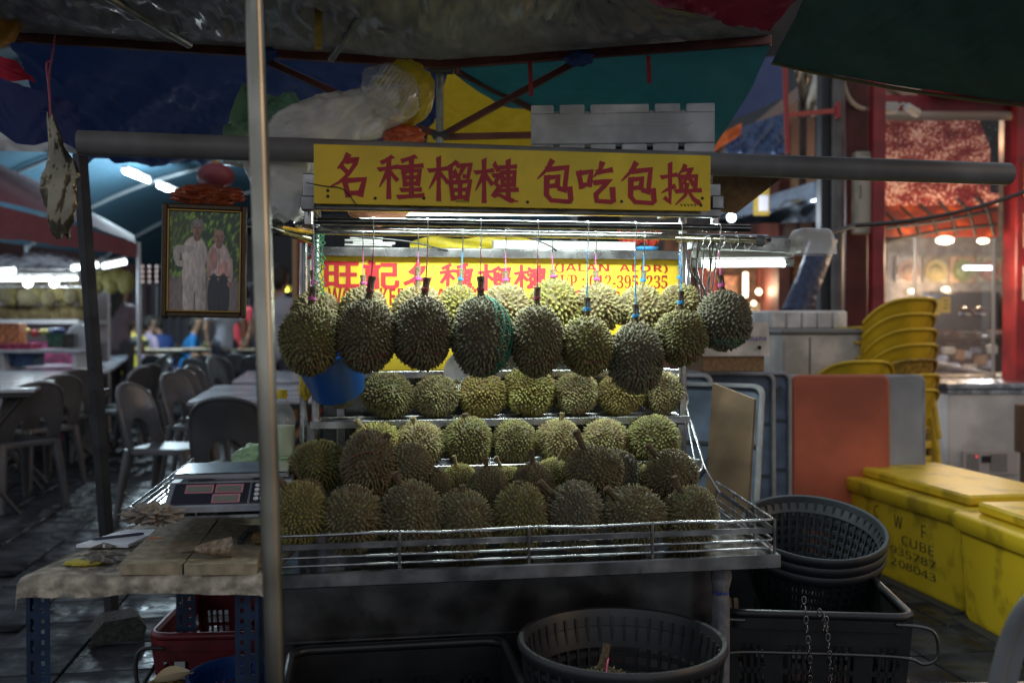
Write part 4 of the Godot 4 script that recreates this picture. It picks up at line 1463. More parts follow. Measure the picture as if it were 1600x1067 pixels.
	# black cables at the right post
	for k in 7:
		m = MB.new()
		var x := 1078 + k * 7
		m.tube(spline([C(1085 + k * 6, 375, 0.5), C(x + 4 * sin(k * 2.0), 420, 0.52), C(1096 + 5 * cos(k * 3.0) + k * 2, 455 + k * 4, 0.52), C(1086 + 9 * k, 492 + 14 * sin(k * 1.7), 0.54), C(1075 + 4 * k, 520, 0.6)], 6), 0.0026, 6)
		one("power_cable", ["leftmost", "second", "third", "fourth", "fifth", "sixth", "rightmost"][k] + " black cable hanging at the cart's right post", "cable", m, M(0.02, 0.02, 0.022, 0.5), "cables at the right post")
	m = MB.new()
	m.tube(spline([C(486, 350, 0.5), C(545, 368, 0.6), C(640, 378, 0.7), C(700, 392, 0.78)], 6), 0.003, 6)
	m.tube(spline([C(760, 345, 0.7), C(850, 380, 0.75), C(870, 392, 0.78)], 6), 0.003, 6)
	one("sagging_cable", "black cable sagging behind the hanging bars", "cable", m, M(0.02, 0.02, 0.022, 0.5))
	# green string netting at the left post
	m = MB.new()
	for k in 5:
		var pts := []
		for i in 26:
			var v := i / 25.0
			pts.append(C(498 + 7 * sin(v * 19 + k * 1.9) + 3 * sin(v * 41 + k), 365 + v * 120, 0.56 + 0.01 * sin(v * 15 + k * 2)))
		m.tube(pts, 0.0018, 5)
	one("green_string", "tangle of green net string hanging on the left post", "string", m, M(0.05, 0.22, 0.12, 0.7))
	# right end: shelf plate, plastic dome, cardboard flap
	var sp := MB.new()
	sp.bar(C(1082, 378, 0.72), C(1236, 386, 0.72), 0.10, 0.045)
	one("lamp_housing", "galvanised steel lamp housing over the right hand tube", "housing", sp, M(0.42, 0.42, 0.40, 0.4, 0.9, "steel", 2.0))
	var dm := MB.new()
	var dp := C(1268, 398, 0.66)
	dm.x = Transform3D(Basis(CU, Vector3.UP, -CN), dp)
	rows = []
	for j in 9:
		var row: Array[Vector3] = []
		var a := PI / 2 * j / 8.0
		for q in round_rect(0.145, 0.12, 0.03, 5):
			row.append(Vector3(q.x * (0.62 + 0.38 * cos(a)), 0.085 * sin(a), q.y * (0.6 + 0.4 * cos(a))))
		rows.append(row)
	dm.grid(rows, true, true)
	one("plastic_dome", "scuffed clear plastic cover at the right end of the lamp housing", "cover", dm, clear_plastic(0.42, 0.2))
	var cb := MB.new()
	rows = []
	for j in 9:
		var row: Array[Vector3] = []
		for i in 9:
			var s := i / 8.0
			var v := j / 8.0
			row.append(C(lerpf(1114, lerpf(1230, 1150, v), s), lerpf(272, lerpf(330, 334, s), v), 0.32 - 0.05 * sin(s * 2) * v))
		rows.append(row)
	cb.grid(rows)
	one("cardboard_flap", "torn brown cardboard flap under the pipe right of the sign", "cardboard", cb, M(0.22, 0.13, 0.055, 0.85, 0.0, "fine", 3.0))
	# water bottle, green bag and clear tub at the left end of the cart
	var bp := C(440, 712, 0.62)
	var bt := thing("water_bottle", "plastic bottle of cloudy liquid with yellow cap at the cart's left end", "bottle", bp, 0)
	m = MB.new()
	m.lathe([Vector2(0, 0), Vector2(0.036, 0.002), Vector2(0.04, 0.012), Vector2(0.04, 0.11), Vector2(0.034, 0.135), Vector2(0.016, 0.165), Vector2(0.0145, 0.18), Vector2(0.0, 0.18)], 24)
	obj("bottle", m, clear_plastic(0.18, 0.1), bt)
	m = MB.new()
	m.lathe([Vector2(0, 0.004), Vector2(0.035, 0.004), Vector2(0.038, 0.014), Vector2(0.038, 0.09), Vector2(0.0, 0.09)], 20)
	obj("liquid", m, M(0.48, 0.58, 0.36, 0.3), bt)
	m = MB.new()
	m.lathe([Vector2(0, 0.172), Vector2(0.016, 0.172), Vector2(0.017, 0.176), Vector2(0.017, 0.194), Vector2(0.015, 0.197), Vector2(0, 0.197)], 20)
	obj("cap", m, M(0.7, 0.5, 0.03, 0.4), bt)
	b = MB.new()
	bag(b, C(405, 716, 0.75), Vector3(0.085, 0.045, 0.06), 51, 0.25, 1.2)
	one("green_plastic_bag", "pale green plastic bag behind the weighing scale", "plastic bag", b, cloth(0.28, 0.42, 0.22, 0.5, 2.0, 0.35))
	# wrapped umbrella under the tray's right corner
	m = MB.new()
	var ua := C(1127, 893, 0.12)
	m.x = Transform3D(Basis(), Vector3(ua.x, 0.02, ua.z))
	m.lathe([Vector2(0, 0), Vector2(0.014, 0.01), Vector2(0.02, 0.1), Vector2(0.022, 0.3), Vector2(0.023, 0.42), Vector2(0.02, 0.45), Vector2(0.017, 0.46), Vector2(0.025, 0.5), Vector2(0.02, 0.53), Vector2(0, 0.53)], 16)
	for i in m.v.size():
		m.v[i] += Vector3(m.n[i].x, 0, m.n[i].z) * 0.006 * sin(atan2(m.n[i].z, m.n[i].x) * 6 + m.v[i].y * 9)
	one("plastic_sleeve", "rolled pale plastic sleeve tied in blue under the tray's right corner", "sleeve", m, M(0.20, 0.20, 0.22, 0.35, 0.0, "fine", 3.0, "crease", 1.0))
	var tie := MB.new()
	var ring := []
	for i in 16:
		ring.append(Vector3(ua.x + cos(i * TAU / 16) * 0.0195, 0.478 + 0.003 * sin(i * 2.0), ua.z + sin(i * TAU / 16) * 0.0195))
	tie.tube(ring, 0.003, 6, false, true)
	one("blue_tie", "blue string tied round the rolled plastic sleeve", "string", tie, M(0.03, 0.06, 0.3, 0.6))

func portrait() -> ImageTexture:
	# the print in the frame: two men in front of garden leaves
	var im := Image.create(160, 220, false, Image.FORMAT_RGB8)
	var f := FastNoiseLite.new()
	f.seed = 4
	f.frequency = 0.045
	var leaf := FastNoiseLite.new()
	leaf.seed = 9
	leaf.frequency = 0.035
	leaf.fractal_octaves = 3
	# [x, y, rx, ry, r, g, b] ellipses from back to front
	var shapes := [
		[58, 96, 28, 40, .52, .50, .49, 1.6], [36, 84, 22, 8, .5, .48, .47, 1.55], [20, 96, 8, 20, .49, .47, .46, 1.5], [30, 116, 13, 7, .5, .48, .46, 1.5], [57, 140, 26, 50, .51, .49, .48, 1.6],
		[46, 190, 13, 48, .5, .48, .47, 1.55], [71, 190, 13, 48, .48, .46, .45, 1.5], [59, 205, 2, 30, .36, .34, .34, 1.3],
		[63, 58, 8, 9, .45, .32, .26, 1.1], [63, 40, 12, 16, .46, .33, .27, 1.25], [63, 27, 13, 8, .42, .41, .41, 1.2], [51, 36, 3, 8, .40, .39, .39, 1.1], [75, 36, 3, 8, .40, .39, .39, 1.1],
		[58, 38, 3, 1, .16, .10, .09, 1.0], [68, 38, 3, 1, .16, .10, .09, 1.0], [63, 44, 2, 4, .38, .26, .21, 1.0], [63, 50, 5, 1, .28, .13, .12, 1.0],
		[110, 108, 25, 40, .56, .50, .49, 1.55], [98, 104, 10, 26, .54, .40, .38, 1.4], [124, 128, 15, 18, .58, .42, .40, 1.45], [100, 186, 13, 50, .07, .08, .16, 1.2], [121, 186, 14, 50, .06, .07, .14, 1.2], [111, 200, 2, 30, .03, .03, .06, 1.0],
		[110, 74, 7, 8, .48, .33, .27, 1.1], [110, 57, 12, 15, .50, .36, .30, 1.25], [110, 47, 11, 6, .54, .40, .34, 1.25], [99, 56, 2, 5, .45, .43, .43, 1.0], [121, 56, 2, 5, .45, .43, .43, 1.0],
		[105, 55, 3, 1, .15, .10, .09, 1.0], [115, 55, 3, 1, .15, .10, .09, 1.0], [110, 66, 5, 1, .28, .13, .12, 1.0], [110, 61, 2, 3, .42, .29, .24, 1.0],
		[90, 122, 6, 28, .52, .42, .40, 1.4], [136, 128, 6, 30, .54, .46, .44, 1.4], [134, 158, 5, 6, .5, .34, .28, 1.2],
		[111, 143, 23, 2, .06, .04, .04, 1.0], [111, 100, 1, 38, .4, .36, .36, 1.2],
	]
	for yy in 220:
		for xx in 160:
			var g := clampf(leaf.get_noise_2d(xx * 2.2 + yy * 0.9, yy * 0.9 - xx * 0.7) * 1.3 + 0.42, 0, 1)
			var c := Color(0.08 + 0.5 * g * g, 0.2 + 0.6 * g * g, 0.06 + 0.12 * g)
			if xx < 50 and yy < 90: c = c.lerp(Color(0.35, 0.42, 0.12), 0.35)
			if yy > 130: c = c.lerp(Color(0.55, 0.48, 0.52), clampf((yy - 130) / 30.0, 0, 0.85))
			for s in shapes:
				var d := pow((xx - s[0]) / float(s[2]), 2) + pow((yy - s[1]) / float(s[3]), 2)
				if d < 1.15:
					var k := clampf((1.15 - d) / 0.3, 0, 1)
					var w := 1.0 + 0.22 * f.get_noise_2d(xx * 2.6, yy * 0.8) 
					c = c.lerp(Color(s[4] * w, s[5] * w, s[6] * w) * s[7] * (1.0 + 0.10 * (s[0] - xx) / float(s[2])), k)
			c = c.lerp(Color(0.6, 0.57, 0.6), 0.12).clamp()
			im.set_pixel(xx, yy, c)
	return ImageTexture.create_from_image(im)
func slotted(mb: MB, base: Vector3, h: float, w: float, ux: Vector3, thick := 0.002) -> void:
	# a slotted angle plate standing at base: long slots in one column, round-ish holes in the other
	var z := ux.cross(Vector3.UP)
	var keep := mb.x
	mb.x = Transform3D(Basis(ux, Vector3.UP, z), base)
	for q in [[0.0, 0.16], [0.32, 0.62], [0.78, 1.0]]:
		var a: float = q[0]
		var b: float = q[1]
		mb.box(Vector3((a + b) / 2 * w, h / 2, 0), Vector3((b - a) * w, h, thick), 0)
	var y := 0.0
	while y < h:
		mb.box(Vector3(0.24 * w, y + 0.009, 0), Vector3(0.17 * w, 0.018, thick), 0)
		y += 0.05
	y = 0.0
	while y < h:
		mb.box(Vector3(0.70 * w, y + 0.0075, 0), Vector3(0.17 * w, 0.015, thick), 0)
		y += 0.025
	mb.x = keep

func work_table() -> void:
	var a := W(28, 905, 2.22)
	var b := W(412, 908, 2.22)
	var ty := a.y
	var t := thing("work_table", "low work table on blue slotted angle legs covered with dirty cloth", "table", Vector3((a.x + b.x) / 2, 0, -2.6))
	var o := -t.position
	var top := MB.new()
	var poly := PackedVector2Array()
	for q in [[a.x, 2.26], [a.x + 0.02, 2.225], [b.x - 0.03, 2.225], [b.x, 2.25], [b.x, 2.83], [a.x + 0.03, 2.83], [a.x + 0.01, 2.76]]:
		poly.append(Vector2(q[0] + o.x, -q[1] + o.z))
	top.x = Transform3D(Basis(Vector3.RIGHT, Vector3.BACK, Vector3.DOWN), Vector3(0, ty, 0))
	top.prism(poly, 0.0, 0.03)
	obj("top", top, M(0.15, 0.12, 0.08, 0.8, 0.0, "grime", 3.0), t)
	var cl := MB.new()
	var rows := []
	for j in 33:
		var row: Array[Vector3] = []
		for i in 45:
			var s := i / 44.0 * 1.12 - 0.06
			var v := j / 32.0 * 1.16 - 0.10
			var x := lerpf(a.x, b.x, clampf(s, 0, 1)) + 0.05 * clampf(v, 0, 1) * (1 - clampf(s, 0, 1))
			var z := lerpf(2.225, 2.83, clampf(v, 0, 1))
			var y := ty + 0.006 + 0.004 * nz.get_noise_2d(s * 300, v * 300)
			if v < 0: y -= minf(-v * 0.50, 0.05) * (0.8 + 0.2 * nz.get_noise_1d(s * 200) + 0.5 * maxf(0, 0.35 - absf(s - 0.12)))
			if s < 0: y += s * 0.6
			if s > 1: y -= (s - 1) * 0.5
			var ex := (s if s < 0 else maxf(s - 1, 0)) * 0.06
			row.append(Vector3(x + ex, y, -(z - (0.012 if v < 0 else 0.0))) + o)
		rows.append(row)
	cl.grid(rows)
	obj("cloth_cover", cl, M(0.52, 0.47, 0.38, 0.85, 0.0, "spot", 2.5, "pit", 0.6), t)
	var blue := M(0.012, 0.034, 0.085, 0.5, 0.2, "grime", 3.0)
	for q in [[a.x + 0.005, 2.245, 1], [b.x - 0.02, 2.245, -1], [a.x + 0.17, 2.78, 1], [b.x - 0.02, 2.78, -1]]:
		var m := MB.new()
		slotted(m, Vector3(q[0], 0, -q[1]) + o, ty - 0.01, 0.055, Vector3(q[2], 0, 0))
		slotted(m, Vector3(q[0], 0, -q[1]) + o, ty - 0.01, 0.045, Vector3(0, 0, -1))
		obj("leg", m, blue, t)
	for q in [[2.24, ty - 0.045], [2.78, ty - 0.045], [2.76, 0.12]]:
		var m := MB.new()
		m.x = Transform3D(Basis(Vector3.UP, Vector3.LEFT, Vector3.BACK), Vector3(b.x, 0, 0))
		slotted(m, Vector3(q[1] + 0.0, 0.0, -q[0] + o.z) + Vector3(0, -o.x, 0), b.x - a.x - 0.02, 0.04, Vector3(1, 0, 0))
		obj("cross_bar", m, blue, t)
	# cutting boards
	var wood := M(0.38, 0.325, 0.22, 0.85, 0.0, "fine", 2.0, "pit", 0.25)
	for k in 2:
		var m := MB.new()
		var bt := ty + 0.034
		var p0 := H([186, 287][k], 881, bt)
		var p1 := H([284, 400][k], 880, bt)
		var p2 := H([340, 420][k], 809, bt)
		var p3 := H([262, 345][k], 808, bt)
		var pl := PackedVector2Array()
		for p in [p0, p0.lerp(p1, 0.5) + Vector3(0, 0, 0.006), p1, p1.lerp(p2, 0.5) + Vector3(0.004, 0, 0), p2, p3]:
			pl.append(Vector2(p.x, p.z))
		m.x = Transform3D(Basis(Vector3.RIGHT, Vector3.BACK, Vector3.DOWN), Vector3(0, ty + 0.034, 0))
		m.prism(pl, 0.0, 0.026)
		for i in m.v.size():
			m.v[i] += Vector3(0, 0.004 * nz.get_noise_2d(m.v[i].x * 900, m.v[i].z * 900), 0)
		one("cutting_board", ["thick worn wooden cutting board beside the notepad", "thick worn wooden cutting board carrying the knife and opener"][k], "cutting board", m, wood, "wooden cutting boards")
	var by := ty + 0.036
	# notepad, pen, rubber band
	var np := thing("notepad", "white notepad with writing lying left of the cutting boards", "notepad", Vector3.ZERO)
	var n0 := H(190, 844, ty + 0.012)
	np.position = n0
	var m := MB.new()
	m.x = Transform3D(Basis(Vector3.RIGHT, Vector3.BACK, Vector3.DOWN), Vector3(0, 0.008, 0))
	m.prism(PackedVector2Array([Vector2(-0.085, 0.085), Vector2(0.05, 0.085), Vector2(0.07, -0.10), Vector2(-0.03, -0.10)]), 0, 0.008)
	obj("paper", m, M(0.82, 0.84, 0.88, 0.8), np)
	m = MB.new()
	for k in 3:
		for j in 9:
			var p := Vector3(-0.035 + j * 0.011 + k * 0.003, 0.0088, -0.10 + k * 0.022)
			m.tube([p, p + Vector3(0.003, 0, -0.006 - 0.003 * sin(j * 3 + k)), p + Vector3(0.006, 0, 0.002 * cos(j * 2.0))], 0.0005, 4)
	obj("handwriting", m, M(0.25, 0.27, 0.35, 0.8), np)
	m = MB.new()
	m.tube([n0 + Vector3(-0.06, 0.014, 0.055), n0 + Vector3(-0.05, 0.014, 0.048), n0 + Vector3(0.04, 0.014, -0.012), n0 + Vector3(0.052, 0.014, -0.018)], [0.001, 0.0042, 0.0045, 0.003], 10)
	one("pen", "dark ballpoint pen lying across the white notepad", "pen", m, M(0.04, 0.035, 0.06, 0.35))
	m = MB.new()
	var lp := []
	for i in 20:
		lp.append(Vector3(n0.x + 0.11 + 0.035 * cos(i * TAU / 20), ty + 0.014, n0.z + 0.10 + 0.010 * sin(i * TAU / 20)))
	m.tube(lp, 0.0011, 5, false, true)
	for i in m.v.size():
		m.v[i].y = maxf(m.v[i].y, ty + 0.012) + (0.026 if m.v[i].x > n0.x + 0.105 else 0.0)
	one("orange_rubber_band", "thin orange rubber band at the edge of the cutting board", "rubber band", m, M(0.6, 0.2, 0.05, 0.6))
	# rag scraps and yellow paper
	m = MB.new()
	for k in 34:
		var c := Vector3(lerpf(a.x + 0.08, a.x + 0.3, rng.randf()), ty + 0.014, -lerpf(2.33, 2.55, rng.randf()))
		var an := rng.randf() * TAU
		var pts := []
		for i in 6:
			pts.append(c + Vector3(cos(an) * (i - 2.5) * 0.012 + rng.randf() * 0.006, 0.003 * rng.randf(), sin(an) * (i - 2.5) * 0.012 + rng.randf() * 0.006))
		m.tube(pts, [0.001, 0.004, 0.006, 0.007, 0.004, 0.001], 6)
	one("cloth_shreds", "grey shreds of frayed cloth on the left of the work table", "rags", m, M(0.26, 0.24, 0.20, 0.9, 0.0, "spot", 9.0)).set_meta("kind", "stuff")
	m = MB.new()
	bag(m, H(132, 878, ty + 0.012), Vector3(0.045, 0.004, 0.035), 61, 0.4, 2.0)
	one("yellow_paper_scrap", "yellow paper scrap showing among the cloth shreds", "paper", m, M(0.5, 0.42, 0.03, 0.7))
	# horn shaped durian opener and knife
	var op := thing("durian_opener", "wooden cone handled durian opener with dark blade on the board", "opener", H(338, 856, by + 0.022))
	m = MB.new()
	m.x = Transform3D(Basis(Vector3.UP, 0.35) * Basis(Vector3.BACK, -PI / 2), Vector3.ZERO)
	m.lathe([Vector2(0.008, -0.05), Vector2(0.013, -0.03), Vector2(0.019, 0.0), Vector2(0.023, 0.028), Vector2(0.025, 0.031), Vector2(0.025, 0.035), Vector2(0.019, 0.035), Vector2(0.014, 0.0), Vector2(0.0, -0.01)], 18)
	obj("handle", m, M(0.36, 0.27, 0.19, 0.45, 0.0, "spot", 9.0), op)
	m = MB.new()
	m.x = Transform3D(Basis(Vector3.UP, 0.35), Vector3.ZERO)
	m.x = m.x * Transform3D(Basis(Vector3.RIGHT, Vector3.BACK, Vector3.DOWN), Vector3(-0.05, -0.004, 0))
	m.prism(PackedVector2Array([Vector2(0.03, 0.007), Vector2(0.0, 0.009), Vector2(-0.03, 0.004), Vector2(-0.03, -0.004), Vector2(0.0, -0.008), Vector2(0.03, -0.007)]), 0, 0.003)
	obj("blade", m, M(0.1, 0.08, 0.07, 0.5, 0.7), op)
	var kn := thing("knife", "knife with black riveted handle lying on the right cutting board", "knife", H(384, 836, by + 0.006))
	m = MB.new()
	m.x = Transform3D(Basis(Vector3.UP, 0.0), Vector3.ZERO)
	m.bar(Vector3(-0.004, 0.002, -0.02), Vector3(0.008, 0.002, 0.085), 0.016, 0.012, Vector3.UP, 0.004)
	obj("handle", m, M(0.025, 0.025, 0.03, 0.4), kn)
	m = MB.new()
	m.x = Transform3D(Basis(Vector3.RIGHT, Vector3.BACK, Vector3.DOWN), Vector3(0, 0.002, 0))
	m.prism(PackedVector2Array([Vector2(-0.012, -0.02), Vector2(-0.02, -0.12), Vector2(0.05, -0.09), Vector2(0.01, -0.02)]), 0, 0.002)
	obj("blade", m, M(0.25, 0.22, 0.2, 0.45, 0.8, "steel", 5.0), kn)
	m = MB.new()
	for s in [0.0, 0.03, 0.06]:
		m.ball(Vector3(0.001 + s * 0.1, 0.0085, s), Vector3(0.0025, 0.001, 0.0025), 8, 4)
	obj("rivet", m, steel, kn)
	m = MB.new()
	bag(m, H(404, 840, by + 0.014), Vector3(0.016, 0.014, 0.03), 71, 0.25, 2.0)
	one("coir_brush", "small tan coir scrubber beside the knife", "scrubber", m, M(0.3, 0.2, 0.07, 0.9, 0.0, "spot", 20.0, "pit", 2.0))
	# rag on the wing rail
	m = MB.new()
	bag(m, H(238, 803, wing_y + 0.02), Vector3(0.058, 0.02, 0.04), 75, 0.95, 2.4)
	one("grey_rag", "crumpled grey rag draped on the scale shelf's rail", "rag", m, M(0.34, 0.30, 0.25, 0.9, 0.0, "fine", 6.0, "crease", 1.5))
	# weighing scale
	var sc := thing("weighing_scale", "blue-grey digital weighing scale with steel pan left of the steel pole", "scale", H(356, 797, wing_y + 0.012) * Vector3(1, 0, 1) + Vector3(0, wing_y, 0), TH)
	var grey := M(0.36, 0.40, 0.47, 0.4, 0.0, "grime", 2.0)
	m = MB.new()
	m.x = Transform3D(Basis(Vector3.UP, PI / 2), Vector3(-0.15, 0, 0))
	m.prism(PackedVector2Array([Vector2(-0.02, 0.012), Vector2(-0.02, 0.026), Vector2(0.075, 0.072), Vector2(0.27, 0.072), Vector2(0.27, 0.012)]), 0.0, 0.30)
	obj("body", m, grey, sc)
	m = MB.new()
	for q in [[-0.12, -0.02], [0.12, -0.02], [-0.12, -0.23], [0.12, -0.23]]:
		m.tube([Vector3(q[0], 0, q[1]), Vector3(q[0], 0.014, q[1])], 0.011, 12)
	obj("foot", m, black_plastic, sc)
	m = MB.new()
	m.box(Vector3(0.0, 0.088, -0.17), Vector3(0.285, 0.014, 0.2), 0.005)
	m.box(Vector3(0.0, 0.076, -0.17), Vector3(0.1, 0.012, 0.1), 0.002)
	obj("pan", m, M(0.8, 0.8, 0.82, 0.2, 1.0), sc)
	var fx := Transform3D(Basis(Vector3.RIGHT, Vector3(0, 0.9, -0.436).cross(Vector3.RIGHT).normalized() * -1.0, Vector3(0, 0.9, 0.436)).orthonormalized(), Vector3(0, 0.049, -0.0275))
	fx = Transform3D(Basis(Vector3.RIGHT, -1.12), Vector3(0, 0.0495, -0.027))
	m = MB.new()
	m.x = fx
	m.box(Vector3(-0.045, 0, 0.0005), Vector3(0.185, 0.088, 0.003), 0.001)
	m.box(Vector3(0.095, 0, 0.0005), Vector3(0.085, 0.088, 0.003), 0.001)
	var face := obj("panel", m, M(0.02, 0.022, 0.035, 0.3), sc)
	for q in [[-0.075, 0.018], [-0.002, 0.018], [-0.006, -0.024]]:
		m = MB.new()
		m.x = fx
		m.box(Vector3(q[0], q[1], 0.0025), Vector3(0.068, 0.036, 0.003), 0.001)
		obj("display_surround", m, M(0.42, 0.18, 0.24, 0.45), sc)
		m = MB.new()
		m.x = fx
		m.box(Vector3(q[0], q[1] - 0.003, 0.0042), Vector3(0.058, 0.022, 0.002), 0.0)
		obj("display", m, M(0.17, 0.19, 0.17, 0.2), sc)
	for r in 4:
		for c in 5:
			m = MB.new()
			m.x = fx
			var redk := (c >= 2 and r == 3) or (c >= 3 and r >= 1)
			m.lathe([Vector2(0, 0), Vector2(0.0062, 0), Vector2(0.0062, 0.0), Vector2(0.0062, 0.0)], 4)
			m = MB.new()
			m.x = fx * Transform3D(Basis(Vector3.RIGHT, PI / 2), Vector3(0.067 + c * 0.0155, 0.028 - r * 0.019, 0.002))
			m.lathe([Vector2(0.0065, 0.0), Vector2(0.0065, 0.002), Vector2(0.0055, 0.003), Vector2(0, 0.003)], 12)
			obj("key", m, M(0.55, 0.1, 0.12, 0.4) if redk else M(0.6, 0.62, 0.62, 0.4), sc)
	# silver bag hanging by a pink string at upper left
	var hb := thing("hanging_foil_bag", "crumpled clear and silver plastic bag hanging by a pink string at left", "plastic bag", W(95, 372, 2.45))
	var ho := -hb.position
	m = MB.new()
	var rr := []
	for j in 27:
		var row: Array[Vector3] = []
		var v := j / 26.0
		for i in 28:
			var an := TAU * i / 28.0
			var mid := W(78 + 22 * v + 5 * sin(v * 5), 180 + 190 * v, 2.45)
			var wd := lerpf(0.008, 0.038, minf(1.0, v * 2.0)) * (1.0 - 0.5 * maxf(0, v - 0.85) * 6)
			var k := 1.0 + 0.8 * nz.get_noise_2d(cos(an) * 80 + v * 190, sin(an) * 80 + v * 70) + 0.25 * nz.get_noise_2d(an * 200, v * 300)
			row.append(mid + ho + Vector3(cos(an) * wd * k, 0.008 * sin(an * 3), sin(an) * wd * 0.45 * k))
		rr.append(row)
	m.grid(rr, false, true)
	obj("bag", m, M(0.22, 0.195, 0.14, 0.16, 0.6, "grime", 2.0, "crease", 0.5), hb)
	m = MB.new()
	m.tube(spline([W(85, 55, 2.9) + ho, W(80, 92, 2.6) + ho, W(72, 100, 2.5) + ho, W(76, 140, 2.45) + ho, W(78, 182, 2.45) + ho], 5), 0.0026, 6)
	m.tube(spline([W(80, 92, 2.6) + ho, W(76, 120, 2.47) + ho, W(75, 142, 2.45) + ho], 5), 0.0026, 6)
	obj("pink_string", m, M(0.5, 0.1, 0.14, 0.6), hb)

# ---------- baskets and crates on the ground
func basket(called: String, label: String, at: Vector3, r: float, h: float, mt: Material, group := "", tilt := Basis()) -> Node3D:
	# a round tapered basket: rolled rim, ribbed wall with open windows, ribbed floor
	var t := thing(called, label, "basket", at, 0, group)
	t.basis = tilt
	var m := MB.new()
	m.lathe([Vector2(r * 0.985, h - 0.03), Vector2(r * 1.0, h - 0.028), Vector2(r * 1.045, h - 0.012), Vector2(r * 1.05, h - 0.002), Vector2(r * 1.03, h + 0.006), Vector2(r * 0.99, h + 0.004), Vector2(r * 0.975, h - 0.01), Vector2(r * 0.96, h - 0.03)], 48)
	obj("rim", m, mt, t)
	m = MB.new()
	var rb := r * 0.78
	m.lathe([Vector2(0, 0.012), Vector2(rb * 0.98, 0.012), Vector2(rb, 0.02)], 40)
	m.lathe([Vector2(rb, 0.0), Vector2(0, 0.0)], 40)
	var n := 44
	for k in n:
		var an := TAU * k / n
		var d := Vector3(cos(an), 0, sin(an))
		m.bar(d * rb + Vector3.UP * 0.0, d * r * 0.985 + Vector3.UP * (h - 0.015), 0.007, 0.016, d, 0.0)
	var rings := int(h / 0.032)
	for k in rings:
		var v := float(k) / rings
		var rr := lerpf(rb, r * 0.985, v)
		var y := lerpf(0, h - 0.015, v)
		m.lathe([Vector2(rr - 0.004, y), Vector2(rr + 0.004, y), Vector2(rr + 0.0055, y + 0.013), Vector2(rr - 0.0025, y + 0.013), Vector2(rr - 0.004, y)], 44)
	obj("wall", m, mt, t)
	m = MB.new()
	m.lathe([Vector2(r * 0.9 + 0.002, h * 0.8), Vector2(r * 0.985, h - 0.01)], 44)
	obj("upper_band", m, mt, t)
	return t

func crate(called: String, label: String, at: Vector3, turn: float, s: Vector3, mt: Material, slots_front := true) -> Node3D:
	# a tapered stacking crate with a rim; walls are slats with slots between them
	var t := thing(called, label, "crate", at, turn)
	var m := MB.new()
	var rim := []
	for q in round_rect(s.x, s.z, 0.045, 4):
		rim.append(Vector3(q.x, s.y, q.y))
	m.tube(rim, 0.012, 8, false, true)
	var rows := []
	for y in [s.y - 0.002, s.y - 0.04]:
		var row: Array[Vector3] = []
		for q in round_rect(s.x + 0.012, s.z + 0.012, 0.05, 4):
			row.append(Vector3(q.x, y, q.y))
		rows.append(row)
	m.grid(rows, false, true)
	obj("rim", m, mt, t)
	for side in 4:
		m = MB.new()
		var along := side % 2 == 0
		var ln: float = s.x if along else s.z
		var half: float = (s.z if along else s.x) / 2
		m.x = Transform3D(Basis(Vector3.UP, PI / 2 * side), Vector3.ZERO)
		var bx := func(x0: float, x1: float, y0: float, y1: float) -> void:
			var k0 := lerpf(0.88, 1.0, y0 / s.y)
			var k1 := lerpf(0.88, 1.0, y1 / s.y)
			for z in [0.0, -0.004]:
				m.quad(Vector3(x0 * k0, y0, half * k0 + z), Vector3(x1 * k0, y0, half * k0 + z), Vector3(x1 * k1, y1, half * k1 + z), Vector3(x0 * k1, y1, half * k1 + z), Vector3(0, 0, 1 if z == 0.0 else -1))
		var b := bx as Callable
		b.call(-ln / 2, ln / 2, s.y * 0.78, s.y)
		b.call(-ln / 2, ln / 2, 0, s.y * 0.1)
		var groups := 4 if along else 3
		for g in groups:
			var g0 := -ln / 2 + ln * g / groups
			var gw := ln / groups
			b.call(g0, g0 + gw * 0.22, s.y * 0.1, s.y * 0.78)
			b.call(g0 + gw * 0.80, g0 + gw, s.y * 0.1, s.y * 0.78)
			for k in 3:
				var x := g0 + gw * (0.34 + 0.16 * k)
				b.call(x, x + gw * 0.06, s.y * 0.1, s.y * 0.78)
			for k in 4:
				var y := s.y * (0.24 + 0.17 * k)
				b.call(g0 + gw * 0.22, g0 + gw * 0.8, y, y + s.y * 0.035)
		obj("wall", m, mt, t)
	m = MB.new()
	m.box(Vector3(0, 0.006, 0), Vector3(s.x * 0.87, 0.008, s.z * 0.87), 0.002)
	obj("floor", m, mt, t)
	return t

